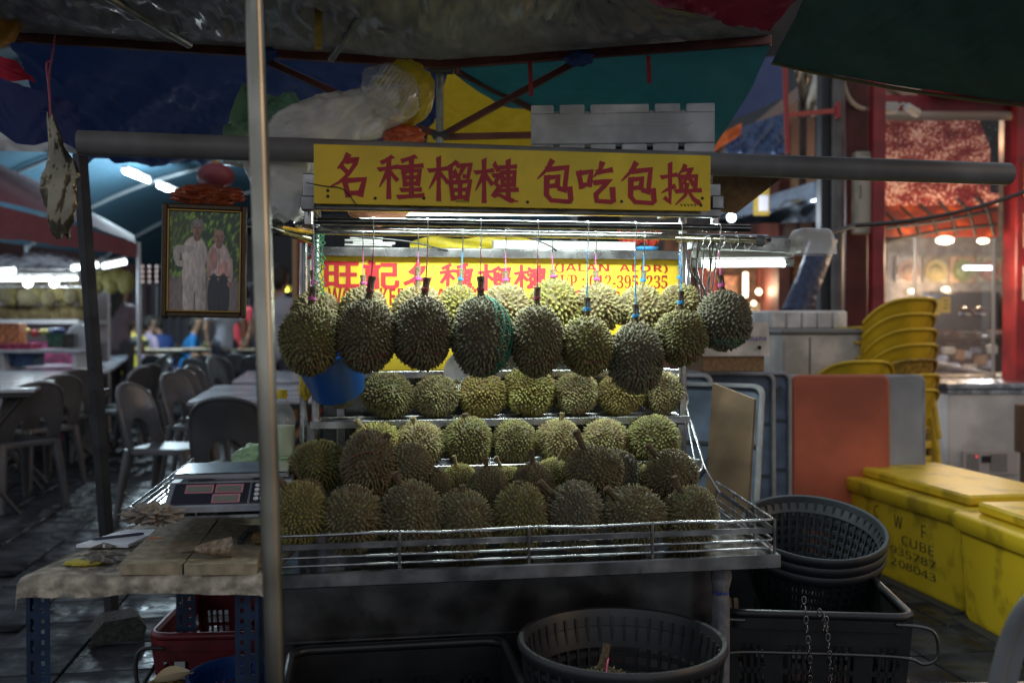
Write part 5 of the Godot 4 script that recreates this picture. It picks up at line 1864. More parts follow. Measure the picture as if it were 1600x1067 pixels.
func under_cart() -> void:
	# red crate under the work table
	var red := M(0.17, 0.012, 0.018, 0.42, 0.0, "grime", 2.5)
	var rc := crate("red_crate", "red plastic crate with slotted sides under the work table", Vector3(-0.80, 0.0, -3.0), 0.06, Vector3(0.5, 0.30, 0.52), red)
	var m := MB.new()
	m.tube(spline([Vector3(-0.21, 0.27, 0.27), Vector3(-0.27, 0.27, 0.28), Vector3(-0.285, 0.22, 0.28), Vector3(-0.27, 0.16, 0.28), Vector3(-0.21, 0.155, 0.27)], 5), 0.006, 8)
	obj("handle", m, M(0.03, 0.03, 0.033, 0.5), rc)
	m = MB.new()
	m.box(Vector3(-0.17, 0.2, 0.252), Vector3(0.03, 0.05, 0.002), 0)
	obj("paper_label", m, M(0.5, 0.5, 0.48, 0.8), rc)
	# blue basket and cut husk in front of it
	basket("blue_basket", "blue plastic basket on the ground under the work table", Vector3(W(368, 1062, 2.5).x, 0.01, -2.52), 0.125, 0.26, M(0.01, 0.07, 0.30, 0.42, 0.0, "grime", 3.0))
	var dh := thing("opened_husk", "opened pale durian husk lying in front of the red crate", "durian husk", Vector3(W(272, 1060, 2.55).x, 0.22, -2.52), 0.6)
	var sh := vc(M(0.42, 0.31, 0.12, 0.7))
	put("husk", husks[6], sh, dh, Transform3D(Basis(Vector3.BACK, 1.2).scaled(Vector3(0.062, 0.062, 0.062)), Vector3(-0.012, -0.02, 0)))
	m = MB.new()
	var rows := []
	for j in 9:
		var row: Array[Vector3] = []
		for i in 13:
			var s := i / 12.0
			var v := j / 8.0 - 0.5
			row.append(Vector3((s - 0.5) * 0.11, 0.05 + 0.02 * sin(s * PI) - 0.03 * cos(v * PI) * sin(s * PI), v * 0.06 * sin(s * PI) + 0.03))
		rows.append(row)
	m.grid(rows)
	obj("pith", m, M(0.55, 0.48, 0.32, 0.7), dh)
	m = MB.new()
	m.box(Vector3(W(280, 1067, 2.55).x, 0.08, -2.52), Vector3(0.26, 0.16, 0.2), 0.01)
	one("husk_bin", "low dark box carrying the opened durian husk", "box", m, black_plastic)
	# black crate and round basket in front of the cart
	crate("black_crate", "black slotted crate on the ground at the cart's front left", Vector3(W(632, 1020, 2.3).x, 0.0, -2.26), TH, Vector3(0.54, 0.365, 0.4), black_plastic)
	var rb := basket("round_basket", "large round black basket holding one durian before the cart", Vector3(W(970, 1042, 2.24).x, 0.02, -2.22), 0.232, 0.44, M(0.03, 0.031, 0.034, 0.42, 0.0, "grime", 2.0))
	var dp := rb.position + Vector3(-0.045, 0.29, -0.01)
	var t := thing("durian", "lone durian with pink string lying inside the round black basket", "durian", dp, 1.0)
	put("husk", husks[0], vc(M(0.15, 0.115, 0.07, 0.65)), t, Transform3D(Basis().scaled(Vector3(0.08, 0.08, 0.08)), Vector3.ZERO))
	m = MB.new()
	m.tube([Vector3(0.0, 0.075, 0), Vector3(0.018, 0.11, 0), Vector3(0.026, 0.13, 0.0)], [0.013, 0.009, 0.0095], 10)
	obj("stem", m, M(0.16, 0.11, 0.06, 0.85, 0.0, "spot", 14.0), t)
	m = MB.new()
	m.tube(spline([Vector3(-0.04, 0.075, 0.03), Vector3(-0.01, 0.1, 0.02), Vector3(0.01, 0.1, 0.012), Vector3(0.03, 0.095, 0.0)], 5), 0.002, 5)
	obj("string", m, M(0.5, 0.05, 0.15, 0.6), t)
	# crate with wire handles at the right, stack of round baskets leaning in it, chains
	var bc := crate("black_wire_handled_crate", "big black crate with wire handles right of the cart", Vector3(W(1268, 940, 2.75).x, 0.0, -2.86), -0.1, Vector3(0.5, 0.40, 0.52), black_plastic)
	m = MB.new()
	var gx := 0.28
	m.tube(spline([Vector3(-0.2, 0.385, 0.275), Vector3(-gx, 0.385, 0.285), Vector3(-gx - 0.01, 0.36, 0.29), Vector3(-gx + 0.005, 0.295, 0.29), Vector3(-0.19, 0.3, 0.28), Vector3(0.19, 0.3, 0.28), Vector3(gx - 0.01, 0.285, 0.285), Vector3(gx + 0.025, 0.31, 0.285), Vector3(gx + 0.01, 0.375, 0.285), Vector3(0.2, 0.385, 0.275)], 6), 0.005, 8)
	obj("wire_handle", m, M(0.12, 0.115, 0.11, 0.4, 0.9), bc)
	for q in [[1256, 930, 1266, 1067], [1291, 962, 1299, 1067], [1278, 953, 1288, 985]]:
		var links := MB.new()
		var n := 16 if q[3] > 1000 else 4
		for k in n:
			var v := (k + 0.5) / n
			var c := W(lerpf(q[0], q[2], minf(1, v * 2.5)), lerpf(q[1], q[3] + (110 if q[3] > 1000 else 0), v), 2.54)
			var ring := []
			var u := Vector3.RIGHT if k % 2 == 0 else Vector3.BACK
			for i in 12:
				ring.append(c + u * cos(i * TAU / 12) * 0.0055 + Vector3.UP * sin(i * TAU / 12) * 0.0105)
			links.tube(ring, 0.0016, 6, false, true)
		one("chain", ["left long steel chain hanging on the wire handled crate", "right long steel chain hanging on the wire handled crate", "short steel chain end hanging between the two long chains"][0 if q[0] == 1256 else (1 if q[0] == 1291 else 2)], "chain", links, dull_steel, "chains on the crate")
	var tilt := Basis(Vector3.RIGHT, 0.27)
	for k in 3:
		var p := W(1272, 823, 3.12) + tilt * Vector3(0, -0.235 - 0.032 * (2 - k) + 0.0, 0)
		p += tilt * Vector3(0, 0, 0)
		basket("stacked_basket", ["lowest round black basket of the stack leaning in the crate", "middle round black basket of the leaning stack", "topmost round black basket of the leaning stack, open towards the viewer"][k], p + Vector3(0, 0.0, 0), 0.222, 0.235, M(0.028, 0.032, 0.038, 0.4, 0.0, "grime", 2.0), "leaning round baskets", tilt * Basis(Vector3.UP, 0.05 * k))
func right_side() -> void:
	# folding tables stood on edge
	var rim := M(0.30, 0.30, 0.32, 0.5, 0.0, "grime", 2.0)
	var under := M(0.13, 0.17, 0.24, 0.5, 0.0, "grime", 1.6)
	var dark := M(0.04, 0.045, 0.055, 0.5)
	for q in [["folded blue-grey table stood on edge behind the plywood board", 1114, 583, 4.1, -0.12, 0.62, 0.05], ["folded blue-grey table leaning forward right of the plywood board", 1197, 601, 3.75, -0.55, 0.60, 0.16], ["folded table on edge just right of the forward leaning one", 1211, 581, 4.5, -0.1, 0.62, 0.04], ["folded table on edge touching the orange table top", 1236, 580, 4.72, -0.05, 0.6, 0.03]]:
		var corner := W(q[1], q[2], q[3])
		var hh: float = corner.y / cos(q[6])
		var t := thing("folding_table", q[0], "folding table", Vector3.ZERO, 0, "folded tables leaning in a row")
		var bs := Basis(Vector3.UP, q[4]) * Basis(Vector3.RIGHT, -q[6])
		t.transform = Transform3D(bs, corner - bs * Vector3(q[5] / 2.0, hh, 0))
		var m := MB.new()
		var ring := []
		for p in round_rect(q[5], hh, 0.04, 5):
			ring.append(Vector3(p.x, p.y + hh / 2, 0))
		var r0 := []
		for z in [[0.0, 0.0], [0.0, 0.022], [0.014, 0.026], [0.02, 0.022], [0.02, 0.0]]:
			var row: Array[Vector3] = []
			for p in round_rect(q[5] - z[0] * 2, hh - z[0] * 2, 0.04 - z[0] * 0.5, 5):
				row.append(Vector3(p.x, p.y + hh / 2, z[1]))
			r0.append(row)
		m.grid(r0, false, true)
		obj("rim", m, rim, t)
		m = MB.new()
		var pl := PackedVector2Array()
		for p in round_rect(q[5] - 0.008, hh - 0.008, 0.036, 5):
			pl.append(p + Vector2(0, hh / 2))
		m.prism(pl, -0.012, 0.002)
		obj("top", m, under, t)
		for k in 3:
			m = MB.new()
			m.box(Vector3(0, hh * (0.25 + 0.25 * k), 0.006), Vector3(q[5] - 0.05, 0.014, 0.008), 0.001)
			obj("rib", m, dark, t)
		m = MB.new()
		m.box(Vector3(-q[5] * 0.15, hh / 2, 0.008), Vector3(0.016, hh - 0.05, 0.012), 0.001)
		m.bar(Vector3(-q[5] * 0.1, hh * 0.45, 0.016), Vector3(q[5] * 0.42, hh * 0.92, 0.016), 0.02, 0.01, Vector3.BACK, 0.001)
		m.tube([Vector3(-q[5] * 0.15, hh * 0.2, 0.018), Vector3(q[5] * 0.4, hh * 0.2, 0.018)], 0.011, 8)
		obj("folding_leg", m, dark, t)
	# plywood board
	var c := W(1086, 601, 3.42)
	var e := W(1150, 619, 3.3)
	var pb := thing("plywood_board", "brown plywood board leaning against the folded tables", "board", Vector3((c.x + e.x) / 2, 0, -3.3))
	var m := MB.new()
	var yaw := atan2(-(e.z - c.z), e.x - c.x)
	var ww := Vector2(e.x - c.x, e.z - c.z).length()
	m.x = Transform3D(Basis(Vector3.UP, yaw) * Basis(Vector3.RIGHT, -0.08), Vector3(0, 0, 0.05))
	m.prism(PackedVector2Array([Vector2(-ww * 0.62, 0), Vector2(ww * 0.42, 0), Vector2(ww / 2, c.y - 0.035), Vector2(-ww / 2, c.y + 0.012)]), -0.006, 0.008)
	obj("board", m, M(0.15, 0.092, 0.05, 0.7, 0.0, "grime", 2.0), pb)
	# orange and blue-grey table tops
	for q in [["blue-grey laminate table top standing behind the orange one", 1213, 1445, 590, 4.86, M(0.36, 0.37, 0.41, 0.5, 0.0, "grime", 0.5)], ["orange laminate table top standing between blue-grey edges", 1241, 1388, 590, 4.78, M(0.50, 0.105, 0.048, 0.45, 0.0, "grime", 0.5)]]:
		var p0 := W(q[1], q[3], q[4])
		var p1 := W(q[2], q[3], q[4])
		var t := thing("table_top", q[0], "table top", Vector3((p0.x + p1.x) / 2, 0, p0.z), 0.03)
		t.rotation.x = -0.03
		m = MB.new()
		var pl := PackedVector2Array()
		var hh := p0.y
		for p in round_rect(p1.x - p0.x, hh, 0.025, 4):
			pl.append(p + Vector2(0, hh / 2))
		m.prism(pl, 0.0, 0.028)
		obj("panel", m, q[5], t)
		m = MB.new()
		var ring := []
		for p in round_rect(p1.x - p0.x, hh, 0.025, 4):
			ring.append(Vector3(p.x, p.y + hh / 2, 0.014))
		m.tube(ring, 0.0155, 8, false, true)
		obj("edge_band", m, M(0.3, 0.3, 0.32, 0.5, 0.0, "grime", 2.0) if q[1] < 1220 else M(0.36, 0.09, 0.04, 0.5), t)
	# banana carton on the folded tables
	c = W(1147, 581, 4.15)
	var bx := thing("banana_carton", "white topped cardboard fruit carton lying on the folded tables", "carton", c, 0.05)
	m = MB.new()
	m.box(Vector3(0, 0.035, -0.16), Vector3(0.275, 0.07, 0.30), 0.004)
	obj("base", m, M(0.28, 0.16, 0.075, 0.8, 0.0, "fine", 4.0), bx)
	m = MB.new()
	m.x = Transform3D(Basis(Vector3.UP, PI / 2), Vector3(-0.16, 0, 0))
	m.prism(PackedVector2Array([Vector2(0.0, 0.068), Vector2(0.335, 0.068), Vector2(0.325, 0.215), Vector2(0.02, 0.215)]), 0.0, 0.318)
	obj("lid", m, M(0.72, 0.63, 0.56, 0.75, 0.0, "grime", 2.0), bx)
	words("banana", "Droid Sans", 0.022, 0.105, M(0.08, 0.05, 0.22, 0.6), bx, Transform3D(Basis(Vector3.RIGHT, -0.13), Vector3(0.085, 0.145, 0.0125)), true)
	m = MB.new()
	m.tube([Vector3(0.11, 0.105, 0.004), Vector3(0.11, 0.105, 0.0085)], 0.009, 14)
	obj("air_hole", m, M(0.01, 0.01, 0.01, 0.9), bx)
	# grey ice chest with a foam lid
	c = W(1280, 590, 5.5)
	var ic := thing("ice_chest", "tall grey cabinet with dark top plate behind the banana carton", "cabinet", Vector3(c.x + 0.02, 0, c.z - 0.3), 0.12)
	m = MB.new()
	m.box(Vector3(0, 0.57, 0), Vector3(0.50, 1.14, 0.5), 0.01)
	obj("body", m, M(0.55, 0.49, 0.43, 0.5, 0.0, "grime", 1.2), ic)
	m = MB.new()
	m.box(Vector3(0.0, 1.155, 0), Vector3(0.53, 0.03, 0.53), 0.008)
	obj("top_plate", m, M(0.2, 0.19, 0.18, 0.45, 0.3), ic)
	m = MB.new()
	m.box(Vector3(-0.09, 0.57, 0.2525), Vector3(0.006, 1.1, 0.005), 0.0)
	obj("door_seam", m, M(0.08, 0.07, 0.06, 0.7), ic)
	var fl := thing("foam_box", "white foam box lid with notches lying on the tall grey cabinet", "foam lid", Vector3(c.x + 0.0, 1.172, c.z - 0.28), 0.12)
	m = MB.new()
	var foam := M(0.75, 0.71, 0.67, 0.7, 0.0, "grime", 1.5)
	m.box(Vector3(0, 0.055, -0.1), Vector3(0.49, 0.10, 0.3), 0.01)
	for k in 5:
		m.box(Vector3(-0.192 + 0.096 * k, 0.05, 0.06), Vector3(0.088, 0.10, 0.03), 0.006)
	obj("lid", m, foam, fl)
	# stack of yellow chairs
	var yel := M(0.78, 0.50, 0.02, 0.42, 0.0, "grime", 1.6)
	var yel2 := M(0.55, 0.33, 0.05, 0.55, 0.0, "spot", 3.0)
	var base := W(1380, 600, 5.75)
	var proto: Node3D = null
	for k in 7:
		var lbl: String = "yellow plastic chair, %s of the stack behind the orange table top" % ["lowest", "second from the bottom", "stained brown third", "middle one", "third from the top", "second from the top", "topmost"][k]
		var ch: Node3D
		if proto == null:
			proto = yellow_chair(lbl, yel)
			ch = proto
		else:
			ch = proto.duplicate()
			ch.name = "yellow_chair"
			add_child(ch, true)
			ch.set_meta("label", lbl)
			if k == 2:
				for p in ch.get_children():
					(p as MeshInstance3D).material_override = yel2
		ch.position = Vector3(base.x + 0.006 * sin(k * 2.3) - 0.004 * k, 0.0 + 0.087 * k, base.z)
		ch.rotation.y = -2.75 + 0.02 * sin(k * 3.1)
	var low: Node3D = proto.duplicate()
	low.name = "yellow_chair"
	add_child(low, true)
	low.set_meta("label", "lower yellow plastic chair left of the tall stack, only its top showing")
	low.position = Vector3(W(1312, 600, 5.6).x, 0.17, -5.6)
	low.rotation.y = 3.3
	# yellow fish boxes
	var ybox := M(0.60, 0.41, 0.012, 0.5, 0.0, "dirt", 0.6)
	var b0 := W(1335, 873, 4.9) * Vector3(1, 0, 1)
	for k in 2:
		var ln: float = [1.0, 0.85][k]
		var t := thing("insulated_box", ["scuffed yellow insulated box with black painted letters, the farther one", "scuffed yellow insulated box nearest the grey chair"][k], "insulated box", Vector3.ZERO, 0.18 if k == 0 else 0.08)
		t.position = b0 + Vector3(-0.08, 0, 0.0) if k == 0 else b0 + Vector3(0.06, 0, 1.02)
		m = MB.new()
		var rows := []
		for q in [[0.0, -0.03], [0.03, -0.018], [0.36, 0.0], [0.38, 0.006]]:
			var row: Array[Vector3] = []
			for p in round_rect(0.56 + q[1] * 2, ln + q[1] * 2, 0.035, 3):
				row.append(Vector3(p.x + 0.27, q[0], p.y + ln / 2))
			rows.append(row)
		m.grid(rows, true, true)
		obj("body", m, ybox, t)
		m = MB.new()
		rows = []
		for q in [[0.378, 0.0], [0.372, 0.022], [0.425, 0.024], [0.435, 0.014], [0.436, -0.02]]:
			var row: Array[Vector3] = []
			for p in round_rect(0.56 + q[1] * 2, ln - 0.004 + q[1] * 2, 0.035, 3):
				row.append(Vector3(p.x + 0.27, q[0], p.y + ln / 2))
			rows.append(row)
		m.grid(rows, true, true)
		m.box(Vector3(0.27, 0.43, ln / 2), Vector3(0.54, 0.01, ln - 0.04), 0.002)
		obj("collar", m, ybox, t)
		m = MB.new()
		m.box(Vector3(0.285, 0.46, ln / 2), Vector3(0.47, 0.045, ln - 0.09), 0.012)
		obj("lid", m, M(0.70, 0.47, 0.02, 0.45, 0.0, "dirt", 0.5), t)
		m = MB.new()
		m.box(Vector3(-0.0135, 0.004, ln / 2), Vector3(0.05, 0.02, ln - 0.02), 0.005)
		obj("base_strip", m, M(0.03, 0.028, 0.02, 0.8), t)
		var ink := M(0.03, 0.03, 0.015, 0.7)
		var face := Basis(Vector3.BACK, Vector3.UP, Vector3.LEFT)
		if k == 0:
			for q in [["C", 0.36, 0.305, 0.055], ["W", 0.54, 0.29, 0.055], ["F", 0.73, 0.285, 0.055], [".", 0.80, 0.26, 0.03]]:
				words(q[0], "Droid Sans", q[3], 0, ink, t, Transform3D(face, Vector3(-0.0115 + (0.36 - q[2]) * 0.05, q[2], q[1])))
			words("CUBE", "Droid Sans", 0.04, 0.24, ink, t, Transform3D(face, Vector3(-0.003, 0.215, 0.68)))
			words("935787", "Droid Sans", 0.032, 0.34, ink, t, Transform3D(face, Vector3(-0.0, 0.155, 0.64)))
			words("208043", "Droid Sans", 0.032, 0.34, ink, t, Transform3D(face, Vector3(0.003, 0.10, 0.64)))
		else:
			words("33", "Droid Sans", 0.07, 0, M(0.6, 0.6, 0.55, 0.7), t, Transform3D(face, Vector3(-0.008, 0.2, 0.62)))
	# chest freezer
	c = W(1484, 598, 6.9)
	var fz := thing("chest_freezer", "white chest freezer with stainless steel top rim right of the chairs", "freezer", Vector3(c.x, 0, c.z), 0)
	var hh := c.y
	m = MB.new()
	m.box(Vector3(0.6, (hh - 0.08) / 2 + 0.0, -0.35), Vector3(1.2, hh - 0.08, 0.68), 0.01)
	obj("body", m, M(0.80, 0.74, 0.68, 0.45, 0.0, "grime", 0.5), fz)
	m = MB.new()
	m.box(Vector3(0.6, hh - 0.025, -0.35), Vector3(1.24, 0.04, 0.72), 0.006)
	m.box(Vector3(0.6, hh - 0.066, -0.35), Vector3(1.22, 0.034, 0.70), 0.004)
	obj("top_rim", m, steel, fz)
	m = MB.new()
	m.box(Vector3(0.3, 0.2, 0.0), Vector3(0.4, 0.17, 0.006), 0.002)
	obj("vent_panel", m, M(0.5, 0.44, 0.40, 0.5), fz)
	m = MB.new()
	for i in 16:
		for j in 7:
			if i in [5, 6, 7, 8]:
				continue
			m.box(Vector3(0.135 + i * 0.0185, 0.14 + j * 0.019, 0.0035), Vector3(0.01, 0.011, 0.003), 0)
	m.box(Vector3(0.27, 0.225, 0.005), Vector3(0.07, 0.05, 0.005), 0.001)
	obj("vent_hole", m, M(0.02, 0.02, 0.02, 0.8), fz).set_meta("kind", "stuff")
	m = MB.new()
	m.ball(Vector3(0.2, 0.245, 0.006), Vector3(0.007, 0.007, 0.004), 8, 6)
	obj("indicator_lamp", m, glow(1.0, 0.05, 0.05, 1.5), fz)
	# folded carton at the frame's edge in front of the freezer
	m = MB.new()
	c = W(1612, 700, 6.4)
	m.box(Vector3(c.x, 0.5, c.z), Vector3(0.18, 0.32, 0.1), 0.004)
	m.box(Vector3(c.x + 0.03, 0.17, c.z), Vector3(0.16, 0.34, 0.1), 0.004)
	one("brown_carton", "brown carton standing before the freezer at the right edge", "carton", m, M(0.12, 0.07, 0.04, 0.8))
	# near grey chair at the lower right corner
	var gc := grey_chair("pale grey plastic chair back close to the camera at lower right", "chairs at the right", true, M(0.24, 0.24, 0.245, 0.4, 0.0, "grime", 1.0))
	gc.position = Vector3(1.0, 0, -1.80)
	gc.rotation.y = PI + 0.06

func yellow_chair(label: String, mt: Material) -> Node3D:
	var t := thing("yellow_chair", label, "chair", Vector3.ZERO, 0, "stacked yellow chairs")
	var m := MB.new()
	for side in [0.0, 0.006]:
		var rows := []
		for j in 13:
			var row: Array[Vector3] = []
			var v := j / 12.0
			for i in 25:
				var u := i / 12.0 - 1.0
				var ph := u * 1.35
				var topy := 0.82 - 0.14 * pow(absf(u), 3.0)
				var y := lerpf(0.40, topy, v)
				var lean := (y - 0.42) * 0.30
				row.append(Vector3(sin(ph) * (0.215 + 0.03 * v - side), y, -cos(ph) * (0.19 - side) - lean + 0.02 * (1 - v)))
			rows.append(row)
		m.grid(rows, side > 0)
	obj("backrest", m, mt, t)
	m = MB.new()
	var pts := []
	for i in 25:
		var u := i / 12.0 - 1.0
		var ph := u * 1.35
		var y := 0.82 - 0.14 * pow(absf(u), 3.0)
		pts.append(Vector3(sin(ph) * 0.248, y, -cos(ph) * 0.195 - (y - 0.42) * 0.30 - 0.004))
	m.tube(pts, 0.0095, 8)
	obj("rolled_rim", m, mt, t)
	for s in [-1, 1]:
		m = MB.new()
		m.bar(Vector3(s * 0.245, 0.655, -0.10), Vector3(s * 0.25, 0.64, 0.16), 0.04, 0.014)
		m.bar(Vector3(s * 0.235, 0.56, -0.06), Vector3(s * 0.24, 0.55, 0.16), 0.012, 0.04)
		m.bar(Vector3(s * 0.245, 0.66, 0.15), Vector3(s * 0.23, 0.42, 0.17), 0.045, 0.018, Vector3.BACK)
		obj("armrest", m, mt, t)
	m = MB.new()
	var rows := []
	for y in [0.385, 0.40, 0.42, 0.425]:
		var row: Array[Vector3] = []
		for p in round_rect(0.45 - (0.02 if y > 0.42 else 0.0), 0.44 - (0.02 if y > 0.42 else 0.0), 0.09, 4):
			row.append(Vector3(p.x, y, p.y))
		rows.append(row)
	m.grid(rows, true, true)
	m.box(Vector3(0, 0.417, 0), Vector3(0.40, 0.012, 0.38), 0.004)
	obj("seat", m, mt, t)
	for q in [[-1, -1], [1, -1], [-1, 1], [1, 1]]:
		m = MB.new()
		m.tube([Vector3(q[0] * 0.19, 0.41, q[1] * 0.17), Vector3(q[0] * 0.235, 0.0, q[1] * 0.225)], [0.032, 0.02], 8)
		obj("leg", m, mt, t)
	return t

func grey_chair(label: String, group: String, open := false, mt: Material = null) -> Node3D:
	if mt == null:
		mt = grey_plastic
	# armless moulded chair: splayed legs run up into an arched back with one rounded opening
	var t := thing("grey_chair", label, "chair", Vector3.ZERO, 0, group)
	var m := MB.new()
	var outer := []
	var inner := []
	var n := 40
	for i in n + 1:
		var a := PI * 1.0 * i / n
		# outer arch from the left foot of the back round the top to the right foot
		var f := float(i) / n
		var ox := -0.205 * cos(a) * (1.0 if absf(cos(a)) < 0.72 else 1.0)
		var oy := 0.42 + 0.40 * pow(sin(a), 0.28)
		outer.append(Vector2(ox, oy))
		inner.append(Vector2(-0.180 * cos(a), 0.44 + 0.35 * pow(sin(a), 0.3)) if open else Vector2(-0.115 * cos(a), 0.45 + 0.155 * pow(sin(a), 0.6)))
	var bend := func(p: Vector2, off: float) -> Vector3:
		return Vector3(p.x, p.y, -0.18 - (p.y - 0.42) * 0.28 + 0.9 * p.x * p.x + off)
	var fr := []
	for off in [0.0, -0.016]:
		var rows := []
		for k in 6:
			var row: Array[Vector3] = []
			for i in n + 1:
				row.append(bend.call((inner[i] as Vector2).lerp(outer[i], k / 5.0), off))
			rows.append(row)
		m.grid(rows, off < 0)
	for edge in [outer, inner]:
		var rows := []
		for off in [0.0, -0.016]:
			var row: Array[Vector3] = []
			for p in edge:
				row.append(bend.call(p, off))
			rows.append(row)
		m.grid(rows, edge == inner)
	var rp := []
	for p in outer:
		rp.append(bend.call(p, -0.008))
	m.tube(rp, 0.013, 8)
	obj("backrest", m, mt, t)
	m = MB.new()
	var rows := []
	for q in [[0.405, 0.0], [0.43, 0.0], [0.44, -0.006], [0.442, -0.02]]:
		var row: Array[Vector3] = []
		for p in round_rect(0.42 + q[1] * 2, 0.42 + q[1] * 2, 0.07, 4):
			row.append(Vector3(p.x, q[0], p.y))
		rows.append(row)
	m.grid(rows, true, true)
	m.box(Vector3(0, 0.430, 0), Vector3(0.37, 0.018, 0.37), 0.004)
	obj("seat", m, mt, t)
	for q in [[-1, -1], [1, -1], [-1, 1], [1, 1]]:
		m = MB.new()
		var top := Vector3(q[0] * 0.18, 0.43, q[1] * 0.17)
		var foot := Vector3(q[0] * 0.22, 0.0, q[1] * 0.24)
		m.tube([top, top.lerp(foot, 0.5) + Vector3(0, 0, q[1] * 0.008), foot], [0.036, 0.027, 0.02], 8)
		obj("leg", m, mt, t)
	return t

func print_meat() -> ImageTexture:
	# the food print over the restaurant: seared red slices flecked white on a wire grill
	var im := Image.create(256, 256, false, Image.FORMAT_RGB8)
	var f := FastNoiseLite.new()
	f.seed = 12
	f.frequency = 0.13
	var g := FastNoiseLite.new()
	g.seed = 13
	g.frequency = 0.012
	for y in 256:
		for x in 256:
			var big := g.get_noise_2d(x, y * 1.8)
			var sp := f.get_noise_2d(x, y)
			var c := Color(0.55 + 0.25 * big, 0.16 + 0.10 * big, 0.12)
			if sp + big * 0.6 > 0.02 and y < 190:
				c = c.lerp(Color(0.95, 0.82, 0.74), clampf((sp + big * 0.6 - 0.02) * 3.0, 0, 0.95))
			if y > 186:
				c = Color(0.35 + 0.5 * maxf(0, big), 0.12 + 0.25 * maxf(0, big), 0.06)
			if x > 236 - maxi(0, 60 - y) * 0.4 and y < 160:
				c = Color(0.08, 0.08, 0.1).lerp(Color(0.6, 0.6, 0.62), 1.0 if sp > 0.45 else 0.0)
			im.set_pixel(x, y, c)
	return ImageTexture.create_from_image(im)

